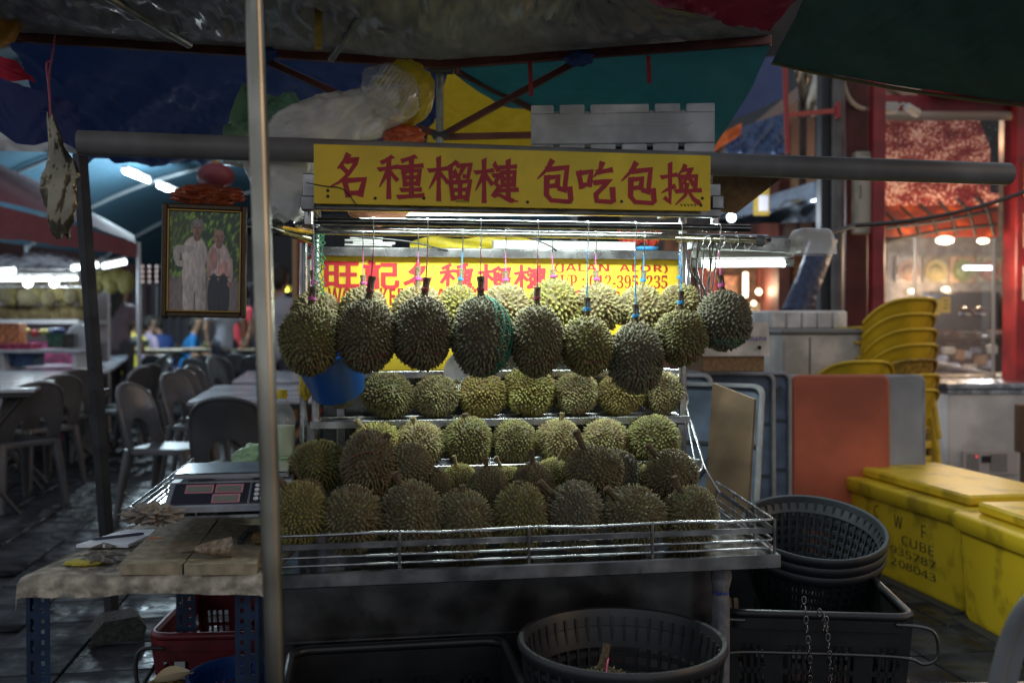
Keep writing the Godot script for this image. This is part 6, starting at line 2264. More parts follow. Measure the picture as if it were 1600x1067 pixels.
func restaurant() -> void:
	var red := M(0.30, 0.018, 0.022, 0.45, 0.0, "grime", 1.0)
	var maroon := M(0.10, 0.018, 0.018, 0.55, 0.0, "grime", 1.0)
	var beige := M(0.5, 0.40, 0.28, 0.6)
	var warm := Color(1.0, 0.86, 0.70)
	# shell of the dining room: back wall, side walls, ceiling
	var shop := thing("restaurant", "open red fronted restaurant with warm lamps behind the freezer", "building", Vector3(5.5, 0, -10.5))
	var o := -shop.position
	var m := MB.new()
	m.box(Vector3(6.0, 1.6, -13.2) + o, Vector3(9.0, 3.2, 0.15), 0)
	obj("back_wall", m, M(0.22, 0.195, 0.17, 0.7, 0.0, "fine", 0.6), shop)
	m = MB.new()
	m.box(Vector3(8.6, 1.6, -10.2) + o, Vector3(0.15, 3.2, 5.8), 0)
	obj("side_wall", m, M(0.35, 0.05, 0.04, 0.6, 0.0, "grime", 0.7), shop)
	m = MB.new()
	m.box(Vector3(2.75, 1.6, -11.4) + o, Vector3(0.12, 3.2, 3.4), 0)
	obj("side_wall", m, M(0.16, 0.05, 0.04, 0.6, 0.0, "grime", 0.7), shop)
	m = MB.new()
	m.box(Vector3(5.7, 3.3, -10.3) + o, Vector3(6.2, 0.12, 6.0), 0)
	obj("ceiling", m, M(0.3, 0.2, 0.16, 0.7), shop)
	for k in 6:
		m = MB.new()
		m.box(Vector3(5.4 + k * 0.37, 1.95, -13.09) + o, Vector3(0.34, 0.36, 0.03), 0.004)
		var mp := obj("menu_picture", m, M([0.5, 0.35, 0.55, 0.4][k % 4], [0.4, 0.3, 0.35, 0.38][k % 4], [0.3, 0.2, 0.22, 0.25][k % 4], 0.4, 0.0, "spot", 3.0), shop)
		m = MB.new()
		m.x = Transform3D(Basis(Vector3.RIGHT, PI / 2), Vector3(5.4 + k * 0.37, 1.93, -13.07) + o)
		m.lathe([Vector2(0, 0.004), Vector2(0.1, 0.004), Vector2(0.15, 0.02), Vector2(0.15, 0.0)], 20)
		m.x = Transform3D()
		m.ball(Vector3(5.4 + k * 0.37, 1.93, -13.06) + o, Vector3(0.09, 0.08, 0.02), 10, 6)
		obj("dish_picture", m, M([0.22, 0.25, 0.16, 0.25][k % 4], [0.13, 0.2, 0.18, 0.12][k % 4], 0.08, 0.6), mp)
	for k in 6:
		m = MB.new()
		m.box(Vector3(4.3 + k * 0.6, 0.75, -13.11) + o, Vector3(0.02, 1.5, 0.02), 0)
		obj("wall_batten", m, M(0.3, 0.2, 0.12, 0.7), shop)
	# front: red post and beam, canopy strip, posters
	for q in [[1370, 0.085, 6.7, "red painted steel post at the restaurant's front corner"]]:
		m = MB.new()
		var p := W(q[0], 400, q[2])
		m.box(Vector3(p.x, 1.5, p.z), Vector3(q[1], 3.0, 0.1), 0.006)
		one("red_post", q[3], "post", m, red)
	m = MB.new()
	var b0 := W(1385, 167, 7.4)
	m.box(Vector3(b0.x + 1.6, b0.y, b0.z), Vector3(3.3, 0.15, 0.15), 0.01)
	m.box(Vector3(b0.x + 1.8, b0.y + 0.11, b0.z + 0.1), Vector3(3.0, 0.09, 0.5), 0.01)
	one("red_beam", "red fascia beam above the food poster", "beam", m, red)
	m = MB.new()
	var l0 := W(1382, 181, 7.3)
	m.tube([l0, l0 + Vector3(3.0, 0.0, 0)], 0.035, 12)
	one("beige_conduit", "beige pipe running under the red fascia beam", "pipe", m, M(0.42, 0.33, 0.25, 0.6))
	var p0 := W(1381, 370, 7.2)
	var p1 := W(1562, 188, 7.2)
	var po := thing("food_poster", "large food poster of seared red meat over a grill", "poster", Vector3((p0.x + p1.x) / 2, (p0.y + p1.y) / 2, p0.z))
	var pw := p1.x - p0.x
	var ph := p1.y - p0.y
	m = MB.new()
	m.box(Vector3(0, 0, -0.03), Vector3(pw, ph, 0.05), 0.004)
	obj("board", m, M(0.08, 0.03, 0.03, 0.6), po)
	m = MB.new()
	m.quad(Vector3(-pw / 2, -ph / 2, 0), Vector3(pw / 2, -ph / 2, 0), Vector3(pw / 2, ph / 2, 0), Vector3(-pw / 2, ph / 2, 0), Vector3.BACK)
	var pm := StandardMaterial3D.new()
	pm.albedo_texture = print_meat()
	pm.roughness = 0.4
	obj("print", m, pm, po)
	m = MB.new()
	for k in 6:
		var x := -pw / 2 + pw * (0.1 + 0.16 * k)
		m.tube([Vector3(x - 0.09, -ph * 0.27 + 0.02 * k, 0.004), Vector3(x, -ph * 0.36 + 0.015 * k, 0.006), Vector3(x + 0.05, -ph * 0.49, 0.004)], 0.011, 6)
	for k in 2:
		m.tube([Vector3(-pw / 2, -ph * (0.43 + 0.12 * k), 0.005), Vector3(0, -ph * (0.37 + 0.08 * k), 0.006), Vector3(pw * 0.48, -ph * (0.27 + 0.13 * k), 0.005)], 0.011, 6)
	obj("grill_wire", m, M(0.02, 0.018, 0.018, 0.5), po)
	m = MB.new()
	var rc := W(1592, 370, 7.3)
	m.box(Vector3(rc.x + 0.15, 1.6, rc.z), Vector3(0.44, 3.2, 0.2), 0.01)
	var rcol := thing("menu_pillar", "red pillar with small dish pictures at the right edge", "pillar", Vector3(rc.x + 0.15, 0, rc.z))
	for i in m.v.size():
		m.v[i] -= rcol.position
	obj("pillar", m, red, rcol)
	for k in 3:
		m = MB.new()
		m.box(Vector3(-0.08, [2.28, 1.9, 1.5][k], 0.112), Vector3(0.18, 0.26, 0.02), 0.004)
		var pic := obj("dish_picture", m, [M(0.6, 0.3, 0.1, 0.4, 0.0, "spot", 6.0), M(0.5, 0.42, 0.3, 0.4, 0.0, "spot", 6.0), M(0.55, 0.5, 0.42, 0.4, 0.0, "spot", 5.0)][k], rcol)
		m = MB.new()
		m.ball(Vector3(-0.08, [2.28, 1.9, 1.5][k], 0.122), Vector3(0.07, 0.06, 0.01), 10, 6)
		obj("food", m, M(0.25, 0.07, 0.03, 0.5, 0.0, "spot", 9.0), pic)
	# glass display counter
	var gd := thing("glass_display", "glass food display counter with aluminium edges under the poster", "display counter", W(1470, 600, 8.2) * Vector3(1, 0, 1))
	o = -gd.position
	var g0 := W(1388, 372, 8.0)
	var g1 := W(1556, 588, 8.0)
	var alu := M(0.55, 0.52, 0.48, 0.35, 0.9)
	m = MB.new()
	m.box(Vector3((g0.x + g1.x) / 2, (g0.y + g1.y) / 2, g0.z) + o, Vector3(g1.x - g0.x, g0.y - g1.y, 0.006), 0)
	obj("front_pane", m, clear_plastic(0.06, 0.04), gd)
	for q in [1430, 1553]:
		m = MB.new()
		var p := W(q, 480, 7.98)
		m.box(Vector3(p.x, (g0.y + g1.y) / 2, p.z) + o, Vector3(0.022, g0.y - g1.y, 0.022), 0.003)
		obj("edge_post", m, alu, gd)
	m = MB.new()
	m.box(Vector3(g0.x + 0.8, g1.y - 0.02, -8.25) + o, Vector3(1.9, 0.05, 0.6), 0.008)
	m.bar(W(1455, 566, 7.9) + o, W(1556, 586, 7.6) + o, 0.03, 0.03)
	obj("counter_top", m, alu, gd)
	m = MB.new()
	m.box(Vector3(g0.x + 0.9, (g1.y - 0.05) / 2, -8.25) + o, Vector3(2.0, g1.y - 0.05, 0.55), 0.01)
	obj("cabinet", m, M(0.12, 0.09, 0.08, 0.5, 0.3), gd)
	m = MB.new()
	m.box(Vector3(4.75, 1.06, -9.7) + o, Vector3(2.4, 0.05, 0.7), 0.01)
	m.box(Vector3(4.75, 0.5, -9.75) + o, Vector3(2.35, 1.0, 0.6), 0.01)
	obj("rear_counter", m, M(0.10, 0.075, 0.06, 0.5), gd)
	for k in 34:
		m = MB.new()
		m.x = Transform3D(Basis(Vector3.UP, rng.randf() * 3.0), Vector3(3.75 + 2.1 * rng.randf(), 1.10 + 0.03 * rng.randf(), -9.45 - 0.4 * rng.randf()) + o)
		m.box(Vector3.ZERO, Vector3(0.13, 0.035, 0.09), 0.012)
		obj("food_tray", m, [M(0.6, 0.58, 0.55, 0.15, 0.9), M(0.45, 0.3, 0.2, 0.3), M(0.6, 0.5, 0.42, 0.2), M(0.25, 0.1, 0.06, 0.4)][k % 4], gd)
	for k in 14:
		m = MB.new()
		m.x = Transform3D(Basis(Vector3.UP, rng.randf() * 3.0) * Basis(Vector3.RIGHT, 0.3 * rng.randf()), W(1440 + 8.5 * k, 560 + 14 * sin(k * 2.3), 8.55) + o)
		m.box(Vector3.ZERO, Vector3(0.11, 0.05 + 0.05 * rng.randf(), 0.08), 0.012)
		obj("food_pack", m, [M(0.5, 0.55, 0.68, 0.2), M(0.62, 0.58, 0.52, 0.25), M(0.2, 0.22, 0.3, 0.3), M(0.4, 0.25, 0.15, 0.4)][k % 4], gd)
	m = MB.new()
	for k in 2:
		m.x = Transform3D(Basis(), W(1506 + 24 * k, 492, 9.2) + o)
		m.lathe([Vector2(0.055, -0.02), Vector2(0.075, 0.0), Vector2(0.065, 0.05), Vector2(0.02, 0.075), Vector2(0, 0.078)], 16)
	obj("steel_cover", m, M(0.6, 0.6, 0.6, 0.12, 1.0), gd)
	var tl := thing("tube_lamp", "short bluish tube lamp seen behind the restaurant's glass", "lamp", W(1506, 418, 12.0))
	m = MB.new()
	m.tube([Vector3.ZERO, Vector3(0.38, 0.0, 0)], 0.022, 8)
	obj("tube", m, glow(0.85, 0.92, 1.0, 3.0), tl)
	lamp(tl.position + Vector3(0.19, -0.12, 0.15), 1.2, Color(0.9, 0.95, 1.0), 0.06)
	# microwave-like dark hatch on the back wall, notices
	m = MB.new()
	var hc := W(1500, 492, 12.9)
	m.box(Vector3(hc.x, hc.y, -12.95), Vector3(1.05, 0.62, 0.2), 0.02)
	one("dark_hatch", "dark framed serving hatch in the restaurant's back wall", "hatch", m, M(0.03, 0.028, 0.026, 0.4))
	var nt := thing("yellow_notice", "pair of yellow price notices with black marks behind the glass", "notice", W(1470, 478, 8.6))
	for k in 2:
		m = MB.new()
		m.box(Vector3(-0.045 + 0.09 * k, -0.01 + 0.02 * k, 0), Vector3(0.085, 0.14, 0.004), 0)
		obj("card", m, M(0.75, 0.55, 0.05, 0.6), nt)
		m = MB.new()
		for j in 3:
			m.box(Vector3(-0.045 + 0.09 * k + 0.006 * (j % 2), 0.03 - 0.035 * j + 0.02 * k, 0.0035), Vector3(0.05 - 0.01 * (j % 2), 0.012, 0.002), 0)
		obj("black_mark", m, M(0.03, 0.03, 0.03, 0.6), nt)
	# ceiling lamps of the restaurant
	var at := [W(1477, 375, 6.9), W(1537, 376, 7.0), W(1478, 452, 13.0), W(1425, 455, 13.0)]
	var nm := ["brighter round ceiling lamp behind the top of the glass display", "smaller round ceiling lamp right of the brighter one", "small wall lamp seen through the middle of the glass display", "small wall lamp seen at the glass display's left edge"]
	for k in 4:
		var t := thing("round_lamp", nm[k], "lamp", at[k])
		m = MB.new()
		m.ball(Vector3.ZERO, Vector3.ONE * [0.05, 0.034, 0.045, 0.04][k] * Vector3(1.3, 0.6, 1), 14, 8)
		obj("diffuser", m, glow(1.0, 0.88, 0.70, 4.0), t)
		lamp(at[k] + (Vector3(0, -0.1, 0) if k < 2 else Vector3(0, 0, 0.1)), [0.75, 0.4, 0.4, 0.4][k] * REST, warm, 0.07)
	lamp(Vector3(5.3, 2.7, -11.0), 3.2 * REST, warm, 0.15)
	# hawker stall seen between the cart and the pillars
	var hs := thing("hawker_stall", "blurred red and orange hawker stall with lamps right of the cart", "stall", Vector3(2.6, 0, -10.2))
	o = -hs.position
	m = MB.new()
	var s0 := W(1080, 400, 10.6)
	var s1 := W(1300, 520, 10.6)
	m.box(Vector3((s0.x + s1.x) / 2, 1.1, -10.6) + o, Vector3(s1.x - s0.x + 0.6, 2.2, 0.08), 0)
	obj("rear_panel", m, M(0.20, 0.10, 0.065, 0.6, 0.0, "spot", 0.8), hs)
	for q in [[1105, 440, 30, 60, .3, .04, .03], [1140, 455, 26, 50, .4, .16, .08], [1205, 440, 40, 55, .32, .07, .04], [1225, 480, 60, 24, .45, .30, .18], [1255, 430, 34, 60, .5, .27, .12], [1140, 492, 60, 22, .28, .2, .14], [1185, 488, 30, 30, .5, .44, .35]]:
		m = MB.new()
		var p := W(q[0], q[1], 10.45) + o
		m.box(p, Vector3(q[2] * 0.007, q[3] * 0.007, 0.06), 0.01)
		obj("sign_panel", m, M(q[4], q[5], q[6], 0.5, 0.0, "spot", 2.0), hs)
	m = MB.new()
	m.box(Vector3((s0.x + s1.x) / 2, 0.98, -10.1) + o, Vector3(1.8, 0.06, 0.6), 0.01)
	m.box(Vector3((s0.x + s1.x) / 2, 0.48, -10.15) + o, Vector3(1.75, 0.95, 0.5), 0.01)
	obj("counter", m, M(0.4, 0.3, 0.2, 0.5, 0.2, "spot", 2.0), hs)
	for q in [[1165, 445, 1.0, 0, "upright white tube lamp in the hawker stall"], [1186, 456, 0.5, 1, "bright round lamp right of the upright tube in the hawker stall"], [1110, 418, 0.4, 1, "small lamp at the hawker stall's left"], [1178, 474, 0.3, 1, "small lamp low in the hawker stall"], [1222, 452, 0.3, 1, "small warm lamp at the hawker stall's right"], [1172, 492, 0.2, 1, "lowest small lamp in the hawker stall"]]:
		var p := W(q[0], q[1], 10.2)
		var t := thing("stall_lamp", q[4], "lamp", p)
		m = MB.new()
		if q[3] == 0:
			m.tube([Vector3(0, -0.13, 0), Vector3(0, 0.13, 0)], 0.025, 10)
		else:
			m.ball(Vector3.ZERO, Vector3.ONE * 0.03 * (0.6 + q[2]), 10, 8)
		obj("bulb", m, glow(1.0, 0.88, 0.70, 4.0), t)
		if q[2] > 0.35:
			lamp(p + Vector3(0, 0, 0.12), 0.3 * q[2] * REST, warm, 0.05)
	# pillars, box, pipes between stall and restaurant
	for q in [[1292, 26, 6.9, maroon, "dark column left of the grey drain pipe", M(0.03, 0.03, 0.032, 0.6)], [1335, 34, 6.95, maroon, "dark red column behind the electrical box", maroon]]:
		m = MB.new()
		var p := W(q[0], 400, q[2])
		m.box(Vector3(p.x, 1.75, p.z), Vector3(q[1] * q[2] / 1500.0, 3.5, 0.12), 0.006)
		one("column", q[4], "column", m, q[5])
	m = MB.new()
	var dp := W(1309, 400, 6.8)
	m.tube([Vector3(dp.x, 0, dp.z), Vector3(dp.x, 3.4, dp.z)], 0.045, 14)
	one("drain_pipe", "grey drain pipe running up beside the dark column", "pipe", m, M(0.14, 0.12, 0.11, 0.5, 0.0, "grime", 1.5))
	var eb := thing("electrical_box", "tall beige electrical box fixed left of the red post", "electrical box", W(1348, 302, 6.75))
	m = MB.new()
	m.box(Vector3.ZERO, Vector3(0.125, 0.57, 0.09), 0.006)
	obj("box", m, M(0.5, 0.43, 0.34, 0.5, 0.0, "grime", 1.5), eb)
	m = MB.new()
	m.box(Vector3(0.008, 0, 0.0475), Vector3(0.1, 0.5, 0.005), 0.001)
	obj("door", m, M(0.46, 0.39, 0.30, 0.5), eb)
	m = MB.new()
	m.tube([Vector3(-0.035, 0.045, 0.05), Vector3(-0.035, 0.045, 0.065), Vector3(-0.035, -0.04, 0.065), Vector3(-0.035, -0.04, 0.05)], 0.004, 6)
	obj("handle", m, M(0.1, 0.09, 0.08, 0.5), eb)
	# security camera and its conduit
	var cam := thing("security_camera", "white security camera pointing down under the red beam", "camera", W(1418, 172, 7.0))
	m = MB.new()
	m.x = Transform3D(Basis(Vector3.BACK, -0.35) * Basis(Vector3.UP, 0.5), Vector3(0.02, 0, 0.02))
	m.tube([Vector3(-0.05, 0, 0), Vector3(0.05, 0, 0)], 0.03, 14)
	m.tube([Vector3(0.05, 0, 0), Vector3(0.07, 0, 0)], 0.034, 14)
	obj("housing", m, M(0.5, 0.47, 0.42, 0.4), cam)
	m = MB.new()
	m.box(Vector3(-0.13, 0.02, -0.02), Vector3(0.13, 0.075, 0.06), 0.006)
	m.tube([Vector3(-0.06, 0.03, -0.02), Vector3(-0.03, 0.045, 0), Vector3(0.0, 0.02, 0.01)], 0.012, 8)
	obj("mount", m, M(0.42, 0.40, 0.36, 0.5), cam)
	m = MB.new()
	m.tube(spline([W(1318, 90, 6.8), W(1318, 125, 6.8), W(1328, 155, 6.85), W(1350, 170, 6.9), W(1392, 173, 6.95)], 6), 0.016, 8)
	one("curved_conduit", "pale cable conduit curving to the security camera", "conduit", m, M(0.35, 0.31, 0.27, 0.6))
	# black rope
	m = MB.new()
	m.tube(arc(C(1180, 374, 0.55), W(1335, 352, 4.5), 0.02, 8) + arc(W(1335, 352, 4.5), W(1660, 274, 5.4), 0.06, 12), 0.011, 8)
	one("black_rope", "thick black cable sagging from the cart to the upper right", "cable", m, M(0.015, 0.014, 0.014, 0.6))
	# metal hood, awnings and red frame above the hawker stall
	m = MB.new()
	var rows := []
	for j in 17:
		var row: Array[Vector3] = []
		for i in 33:
			var s := i / 32.0
			var v := j / 16.0
			var p := W(1120 + 172 * s, lerpf(lerpf(330, 278, s), lerpf(350, 347, s), v), 8.6 - 0.9 * s)
			p.z += 0.06 * sin(v * PI) + 0.012 * sin(s * 24.0 + v * 3) + 0.012 * sin(v * 9 + s * 5)
			row.append(p)
		rows.append(row)
	m.grid(rows)
	one("steel_hood", "polished wavy steel hood above the hawker stall", "hood", m, M(0.36, 0.42, 0.5, 0.2, 1.0, "steel", 0.8))
	var ys := thing("stall_sign", "small yellow and white sign at the steel hood's left", "sign", W(1190, 312, 8.0))
	m = MB.new()
	m.box(Vector3.ZERO, Vector3(0.13, 0.26, 0.02), 0.003)
	obj("board", m, M(0.6, 0.42, 0.06, 0.5, 0.0, "spot", 8.0), ys)
	m = MB.new()
	m.box(Vector3(0.015, -0.03, 0.011), Vector3(0.08, 0.13, 0.004), 0.001)
	obj("white_panel", m, M(0.65, 0.62, 0.66, 0.5), ys)
	var bl := thing("stall_lamp", "white bulb under the cardboard flap right of the sign", "lamp", W(1143, 340, 7.6))
	m = MB.new()
	m.ball(Vector3.ZERO, Vector3.ONE * 0.035, 10, 8)
	obj("bulb", m, glow(0.95, 0.97, 1.0, 6.0), bl)
	lamp(bl.position + Vector3(0, 0, 0.1), 0.7, Color(0.9, 0.95, 1.0), 0.04)
	one("blue_awning", "dark blue awning above the steel hood", "awning", tarp(W(1120, 195, 7.6), W(1228, 150, 7.6), W(1228, 85, 8.4), W(1090, 85, 8.4), 12, 8, 0.03, 0.02, 2.0, 41), cloth(0.014, 0.028, 0.10, 0.2))
	one("blue_tarpaulin", "blue tarpaulin sheet hanging below the dark blue awning", "tarpaulin", tarp(W(1138, 205, 7.4), W(1226, 176, 7.4), W(1230, 240, 7.4), W(1135, 240, 7.4), 40, 10, 0.0, 0.03, 2.0, 42, Vector3.BACK), cloth(0.09, 0.15, 0.30, 0.3))
	one("orange_sheet", "bright orange sheet behind the teal canopy's corner", "sheet", tarp(W(1112, 215, 7.2), W(1160, 192, 7.2), W(1158, 210, 7.2), W(1112, 240, 7.2), 6, 4, 0.0, 0.02, 2.0, 43, Vector3.BACK), cloth(0.75, 0.16, 0.04, 0.6))
	m = MB.new()
	rows = []
	for j in 13:
		var row: Array[Vector3] = []
		for i in 17:
			var s := i / 16.0
			var v := j / 12.0
			var cut := 0.45 * maxf(0, v - 0.5) * (1 - s)
			var p := W(lerpf(1230, 1286, maxf(s, cut)), lerpf(70, 188, v), 7.3)
			p.z += 0.18 * sin(v * 2.2) + 0.05 * sin(s * 6 + v * 3)
			row.append(p)
		rows.append(row)
	m.grid(rows)
	one("steel_duct", "polished steel exhaust duct above the red crossbar", "duct", m, M(0.58, 0.52, 0.43, 0.28, 1.0, "steel", 0.8))
	m = MB.new()
	m.bar(W(1226, 80, 6.6), W(1231, 240, 6.6), 0.03, 0.03)
	m.bar(W(1228, 180, 6.6), W(1308, 173, 6.75), 0.03, 0.03)
	m.box(W(1309, 173, 6.75), Vector3(0.03, 0.11, 0.06), 0.004)
	one("red_bracket", "red steel bracket with a crossbar left of the column", "bracket", m, M(0.32, 0.03, 0.03, 0.5))
	m = MB.new()
	m.tube([W(1243, 492, 6.2), W(1262, 440, 6.25), W(1288, 372, 6.4)], 0.09, 12)
	for i in m.v.size():
		m.v[i] += m.n[i] * 0.03 * nz.get_noise_3dv(m.v[i] * 300)
	one("rolled_tarpaulin", "rolled blue tarpaulin leaning on the dark column", "tarpaulin", m, M(0.02, 0.035, 0.10, 0.5, 0.0, "spot", 3.0, "crease", 1.5))
	m = MB.new()
	for k in 7:
		m.box(Vector3(2.6 + k * 0.14, 2.7, -8.6), Vector3(0.06, 1.4, 0.03), 0.004)
	m.box(Vector3(3.0, 2.1, -8.65), Vector3(1.1, 0.3, 0.04), 0.004)
	one("dark_shutter", "dark slatted shutter behind the steel duct", "shutter", m, M(0.05, 0.03, 0.028, 0.6))
const REST := 0.7
# ---------- people, as one smooth skin over tapered bones
func person(label: String, at: Vector3, turn: float, bones: Array, cell := 0.03) -> Node3D:
	# bones: [from, to, radius from, radius to, colour, blend]
	var lo := Vector3.INF
	var hi := -Vector3.INF
	for b in bones:
		var r: float = maxf(b[2], b[3]) + cell * 3
		lo = lo.min((b[0] as Vector3).min(b[1]) - Vector3.ONE * r)
		hi = hi.max((b[0] as Vector3).max(b[1]) + Vector3.ONE * r)
	var n := Vector3i(((hi - lo) / cell).ceil()) + Vector3i.ONE
	var field := PackedFloat32Array()
	var near := PackedFloat32Array()
	var who := PackedInt32Array()
	field.resize(n.x * n.y * n.z)
	field.fill(0.5)
	near.resize(field.size())
	near.fill(9.0)
	who.resize(field.size())
	for bi in bones.size():
		var b: Array = bones[bi]
		var a: Vector3 = b[0]
		var ab: Vector3 = b[1] - a
		var l2 := maxf(ab.length_squared(), 1e-6)
		var k: float = b[5]
		var rr: float = maxf(b[2], b[3]) + 0.07
		var i0 := Vector3i((((a.min(b[1]) - Vector3.ONE * rr) - lo) / cell).floor()).clamp(Vector3i.ZERO, n - Vector3i.ONE)
		var i1 := Vector3i((((a.max(b[1]) + Vector3.ONE * rr) - lo) / cell).ceil()).clamp(Vector3i.ZERO, n - Vector3i.ONE)
		for z in range(i0.z, i1.z + 1):
			for y in range(i0.y, i1.y + 1):
				for x in range(i0.x, i1.x + 1):
					var p := lo + Vector3(x, y, z) * cell
					var t := clampf((p - a).dot(ab) / l2, 0, 1)
					var d: float = (p - a - ab * t).length() - lerpf(b[2], b[3], t)
					var q := (z * n.y + y) * n.x + x
					var f := field[q]
					var h := clampf(0.5 + 0.5 * (f - d) / k, 0, 1)
					field[q] = lerpf(f, d, h) - k * h * (1 - h)
					if d < near[q]:
						near[q] = d
						who[q] = bi
	var mb := MB.new()
	var ids := {}
	var off := [0, 1, n.x, n.x + 1, n.x * n.y, n.x * n.y + 1, n.x * n.y + n.x, n.x * n.y + n.x + 1]
	for z in n.z - 1:
		for y in n.y - 1:
			for x in n.x - 1:
				var q := (z * n.y + y) * n.x + x
				var inside := 0
				for o in off:
					if field[q + o] < 0.0:
						inside += 1
				if inside == 0 or inside == 8:
					continue
				var sum := Vector3.ZERO
				var count := 0
				for e in [[0, 1], [2, 3], [4, 5], [6, 7], [0, 2], [1, 3], [4, 6], [5, 7], [0, 4], [1, 5], [2, 6], [3, 7]]:
					var fa := field[q + off[e[0]]]
					var fb := field[q + off[e[1]]]
					if (fa < 0.0) != (fb < 0.0):
						var t := fa / (fa - fb)
						var pa := Vector3(e[0] & 1, (e[0] >> 1) & 1, e[0] >> 2)
						var pb := Vector3(e[1] & 1, (e[1] >> 1) & 1, e[1] >> 2)
						sum += pa.lerp(pb, t)
						count += 1
				var g := Vector3(field[q + off[1]] - field[q], field[q + off[2]] - field[q], field[q + off[4]] - field[q])
				mb.col = bones[who[q]][4]
				ids[q] = mb.vert(lo + (Vector3(x, y, z) + sum / count) * cell, g)
	for q in ids:
		for ax in 3:
			var s: int = [1, n.x, n.x * n.y][ax]
			var u: int = [n.x, n.x * n.y, 1][ax]
			var v: int = [n.x * n.y, 1, n.x][ax]
			if (field[q] < 0.0) != (field[q + s] < 0.0) and ids.has(q - u) and ids.has(q - v) and ids.has(q - u - v):
				mb.tri(ids[q], ids[q - u], ids[q - u - v])
				mb.tri(ids[q], ids[q - u - v], ids[q - v])
	var t := thing("person", label, "person", at, turn, "")
	obj("body", mb, vc(M(1.0, 1.0, 1.0, 0.75)), t)
	return t
func figure(label: String, at: Vector3, turn: float, sit: bool, shirt: Color, legs: Color, hair: Color, long_hair := false, lean := 0.0) -> Node3D:
	var skin := Color(0.33, 0.19, 0.12)
	var hip := 0.50 if sit else 0.92
	var v := func(x: float, y: float, z: float) -> Vector3: return Vector3(x, y, z + lean * maxf(0, y - hip))
	var sh := hip + 0.50
	var b := []
	var vc_ := v as Callable
	b.append([vc_.call(0, hip + 0.02, 0), vc_.call(0, hip + 0.26, 0.0), 0.125, 0.115, shirt, 0.05])
	b.append([vc_.call(-0.05, sh - 0.12, 0), vc_.call(0.05, sh - 0.12, 0), 0.125, 0.125, shirt, 0.05])
	b.append([vc_.call(-0.15, sh - 0.03, 0), vc_.call(0.15, sh - 0.03, 0), 0.065, 0.065, shirt, 0.05])
	b.append([vc_.call(0, sh, 0), vc_.call(0, sh + 0.12, 0.015), 0.055, 0.05, skin, 0.03])
	b.append([vc_.call(0, sh + 0.15, 0.02), vc_.call(0, sh + 0.23, 0.015), 0.07, 0.088, skin, 0.03])
	b.append([vc_.call(0, sh + 0.175, 0.09), vc_.call(0, sh + 0.20, 0.1), 0.016, 0.01, skin, 0.02])
	b.append([vc_.call(0, sh + 0.27, -0.005), vc_.call(0, sh + 0.20, -0.045), 0.085, 0.075, hair, 0.02])
	if long_hair:
		b.append([vc_.call(0, sh + 0.2, -0.06), vc_.call(0, sh - 0.1, -0.10), 0.075, 0.05, hair, 0.03])
	for s in [-1.0, 1.0]:
		var el: Vector3 = vc_.call(s * 0.24, sh - 0.28, 0.04 if not sit else 0.06)
		var wr: Vector3 = vc_.call(s * 0.22, sh - 0.5, 0.12) if not sit else vc_.call(s * 0.14, sh - 0.26, 0.30)
		b.append([vc_.call(s * 0.19, sh - 0.04, 0), vc_.call(s * 0.215, sh - 0.15, 0.02), 0.06, 0.055, shirt, 0.03])
		b.append([vc_.call(s * 0.215, sh - 0.15, 0.02), el, 0.045, 0.04, skin, 0.02])
		b.append([el, wr, 0.04, 0.028, skin, 0.02])
		b.append([wr, wr + Vector3(0, -0.07 if not sit else -0.01, 0.03 if not sit else 0.08), 0.034, 0.022, skin, 0.02])
		if sit:
			b.append([Vector3(s * 0.09, hip - 0.02, 0), Vector3(s * 0.12, hip - 0.02, 0.40), 0.09, 0.065, legs, 0.04])
			b.append([Vector3(s * 0.12, hip - 0.03, 0.40), Vector3(s * 0.12, 0.08, 0.38), 0.062, 0.045, legs, 0.02])
			b.append([Vector3(s * 0.12, 0.045, 0.37), Vector3(s * 0.13, 0.035, 0.5), 0.045, 0.032, Color(0.03, 0.03, 0.03), 0.02])
		else:
			b.append([Vector3(s * 0.09, hip, 0), Vector3(s * 0.10, 0.50, 0.01), 0.095, 0.065, legs, 0.04])
			b.append([Vector3(s * 0.10, 0.50, 0.01), Vector3(s * 0.11, 0.09, -0.02), 0.062, 0.042, legs, 0.02])
			b.append([Vector3(s * 0.11, 0.045, -0.03), Vector3(s * 0.12, 0.035, 0.13), 0.045, 0.035, Color(0.03, 0.03, 0.03), 0.02])
	return person(label, at, turn, b, 0.032)

func dining_table(label: String, corner: Vector3, along: Vector3, right: float, w: float, ln: float, h: float, mt: Material) -> Node3D:
	# corner: the near corner on the side given by «right» (1: the near right corner, -1: the near left one)
	var side := Vector3(-along.z, 0, along.x)
	var mid := corner + along * ln / 2 - side * right * w / 2
	var t := thing("dining_table", label, "table", Vector3(mid.x, 0, mid.z), atan2(-along.x, -along.z), "dining tables on the pavement")
	var m := MB.new()
	m.box(Vector3(0, h - 0.0125, 0), Vector3(w, 0.025, ln), 0.006)
	obj("top", m, mt, t)
	m = MB.new()
	m.box(Vector3(0, h - 0.04, 0), Vector3(w - 0.06, 0.03, ln - 0.06), 0.004)
	obj("apron", m, M(0.05, 0.05, 0.055, 0.5), t)
	for s in [-1, 1]:
		for e in [-1, 1]:
			m = MB.new()
			m.tube([Vector3(s * (w / 2 - 0.08), h - 0.05, e * (ln / 2 - 0.1)), Vector3(-s * (w / 2 - 0.1), 0.0, e * (ln / 2 - 0.12) + s * 0.02)], 0.014, 8)
			obj("leg", m, M(0.05, 0.05, 0.055, 0.4, 0.6), t)
	return t

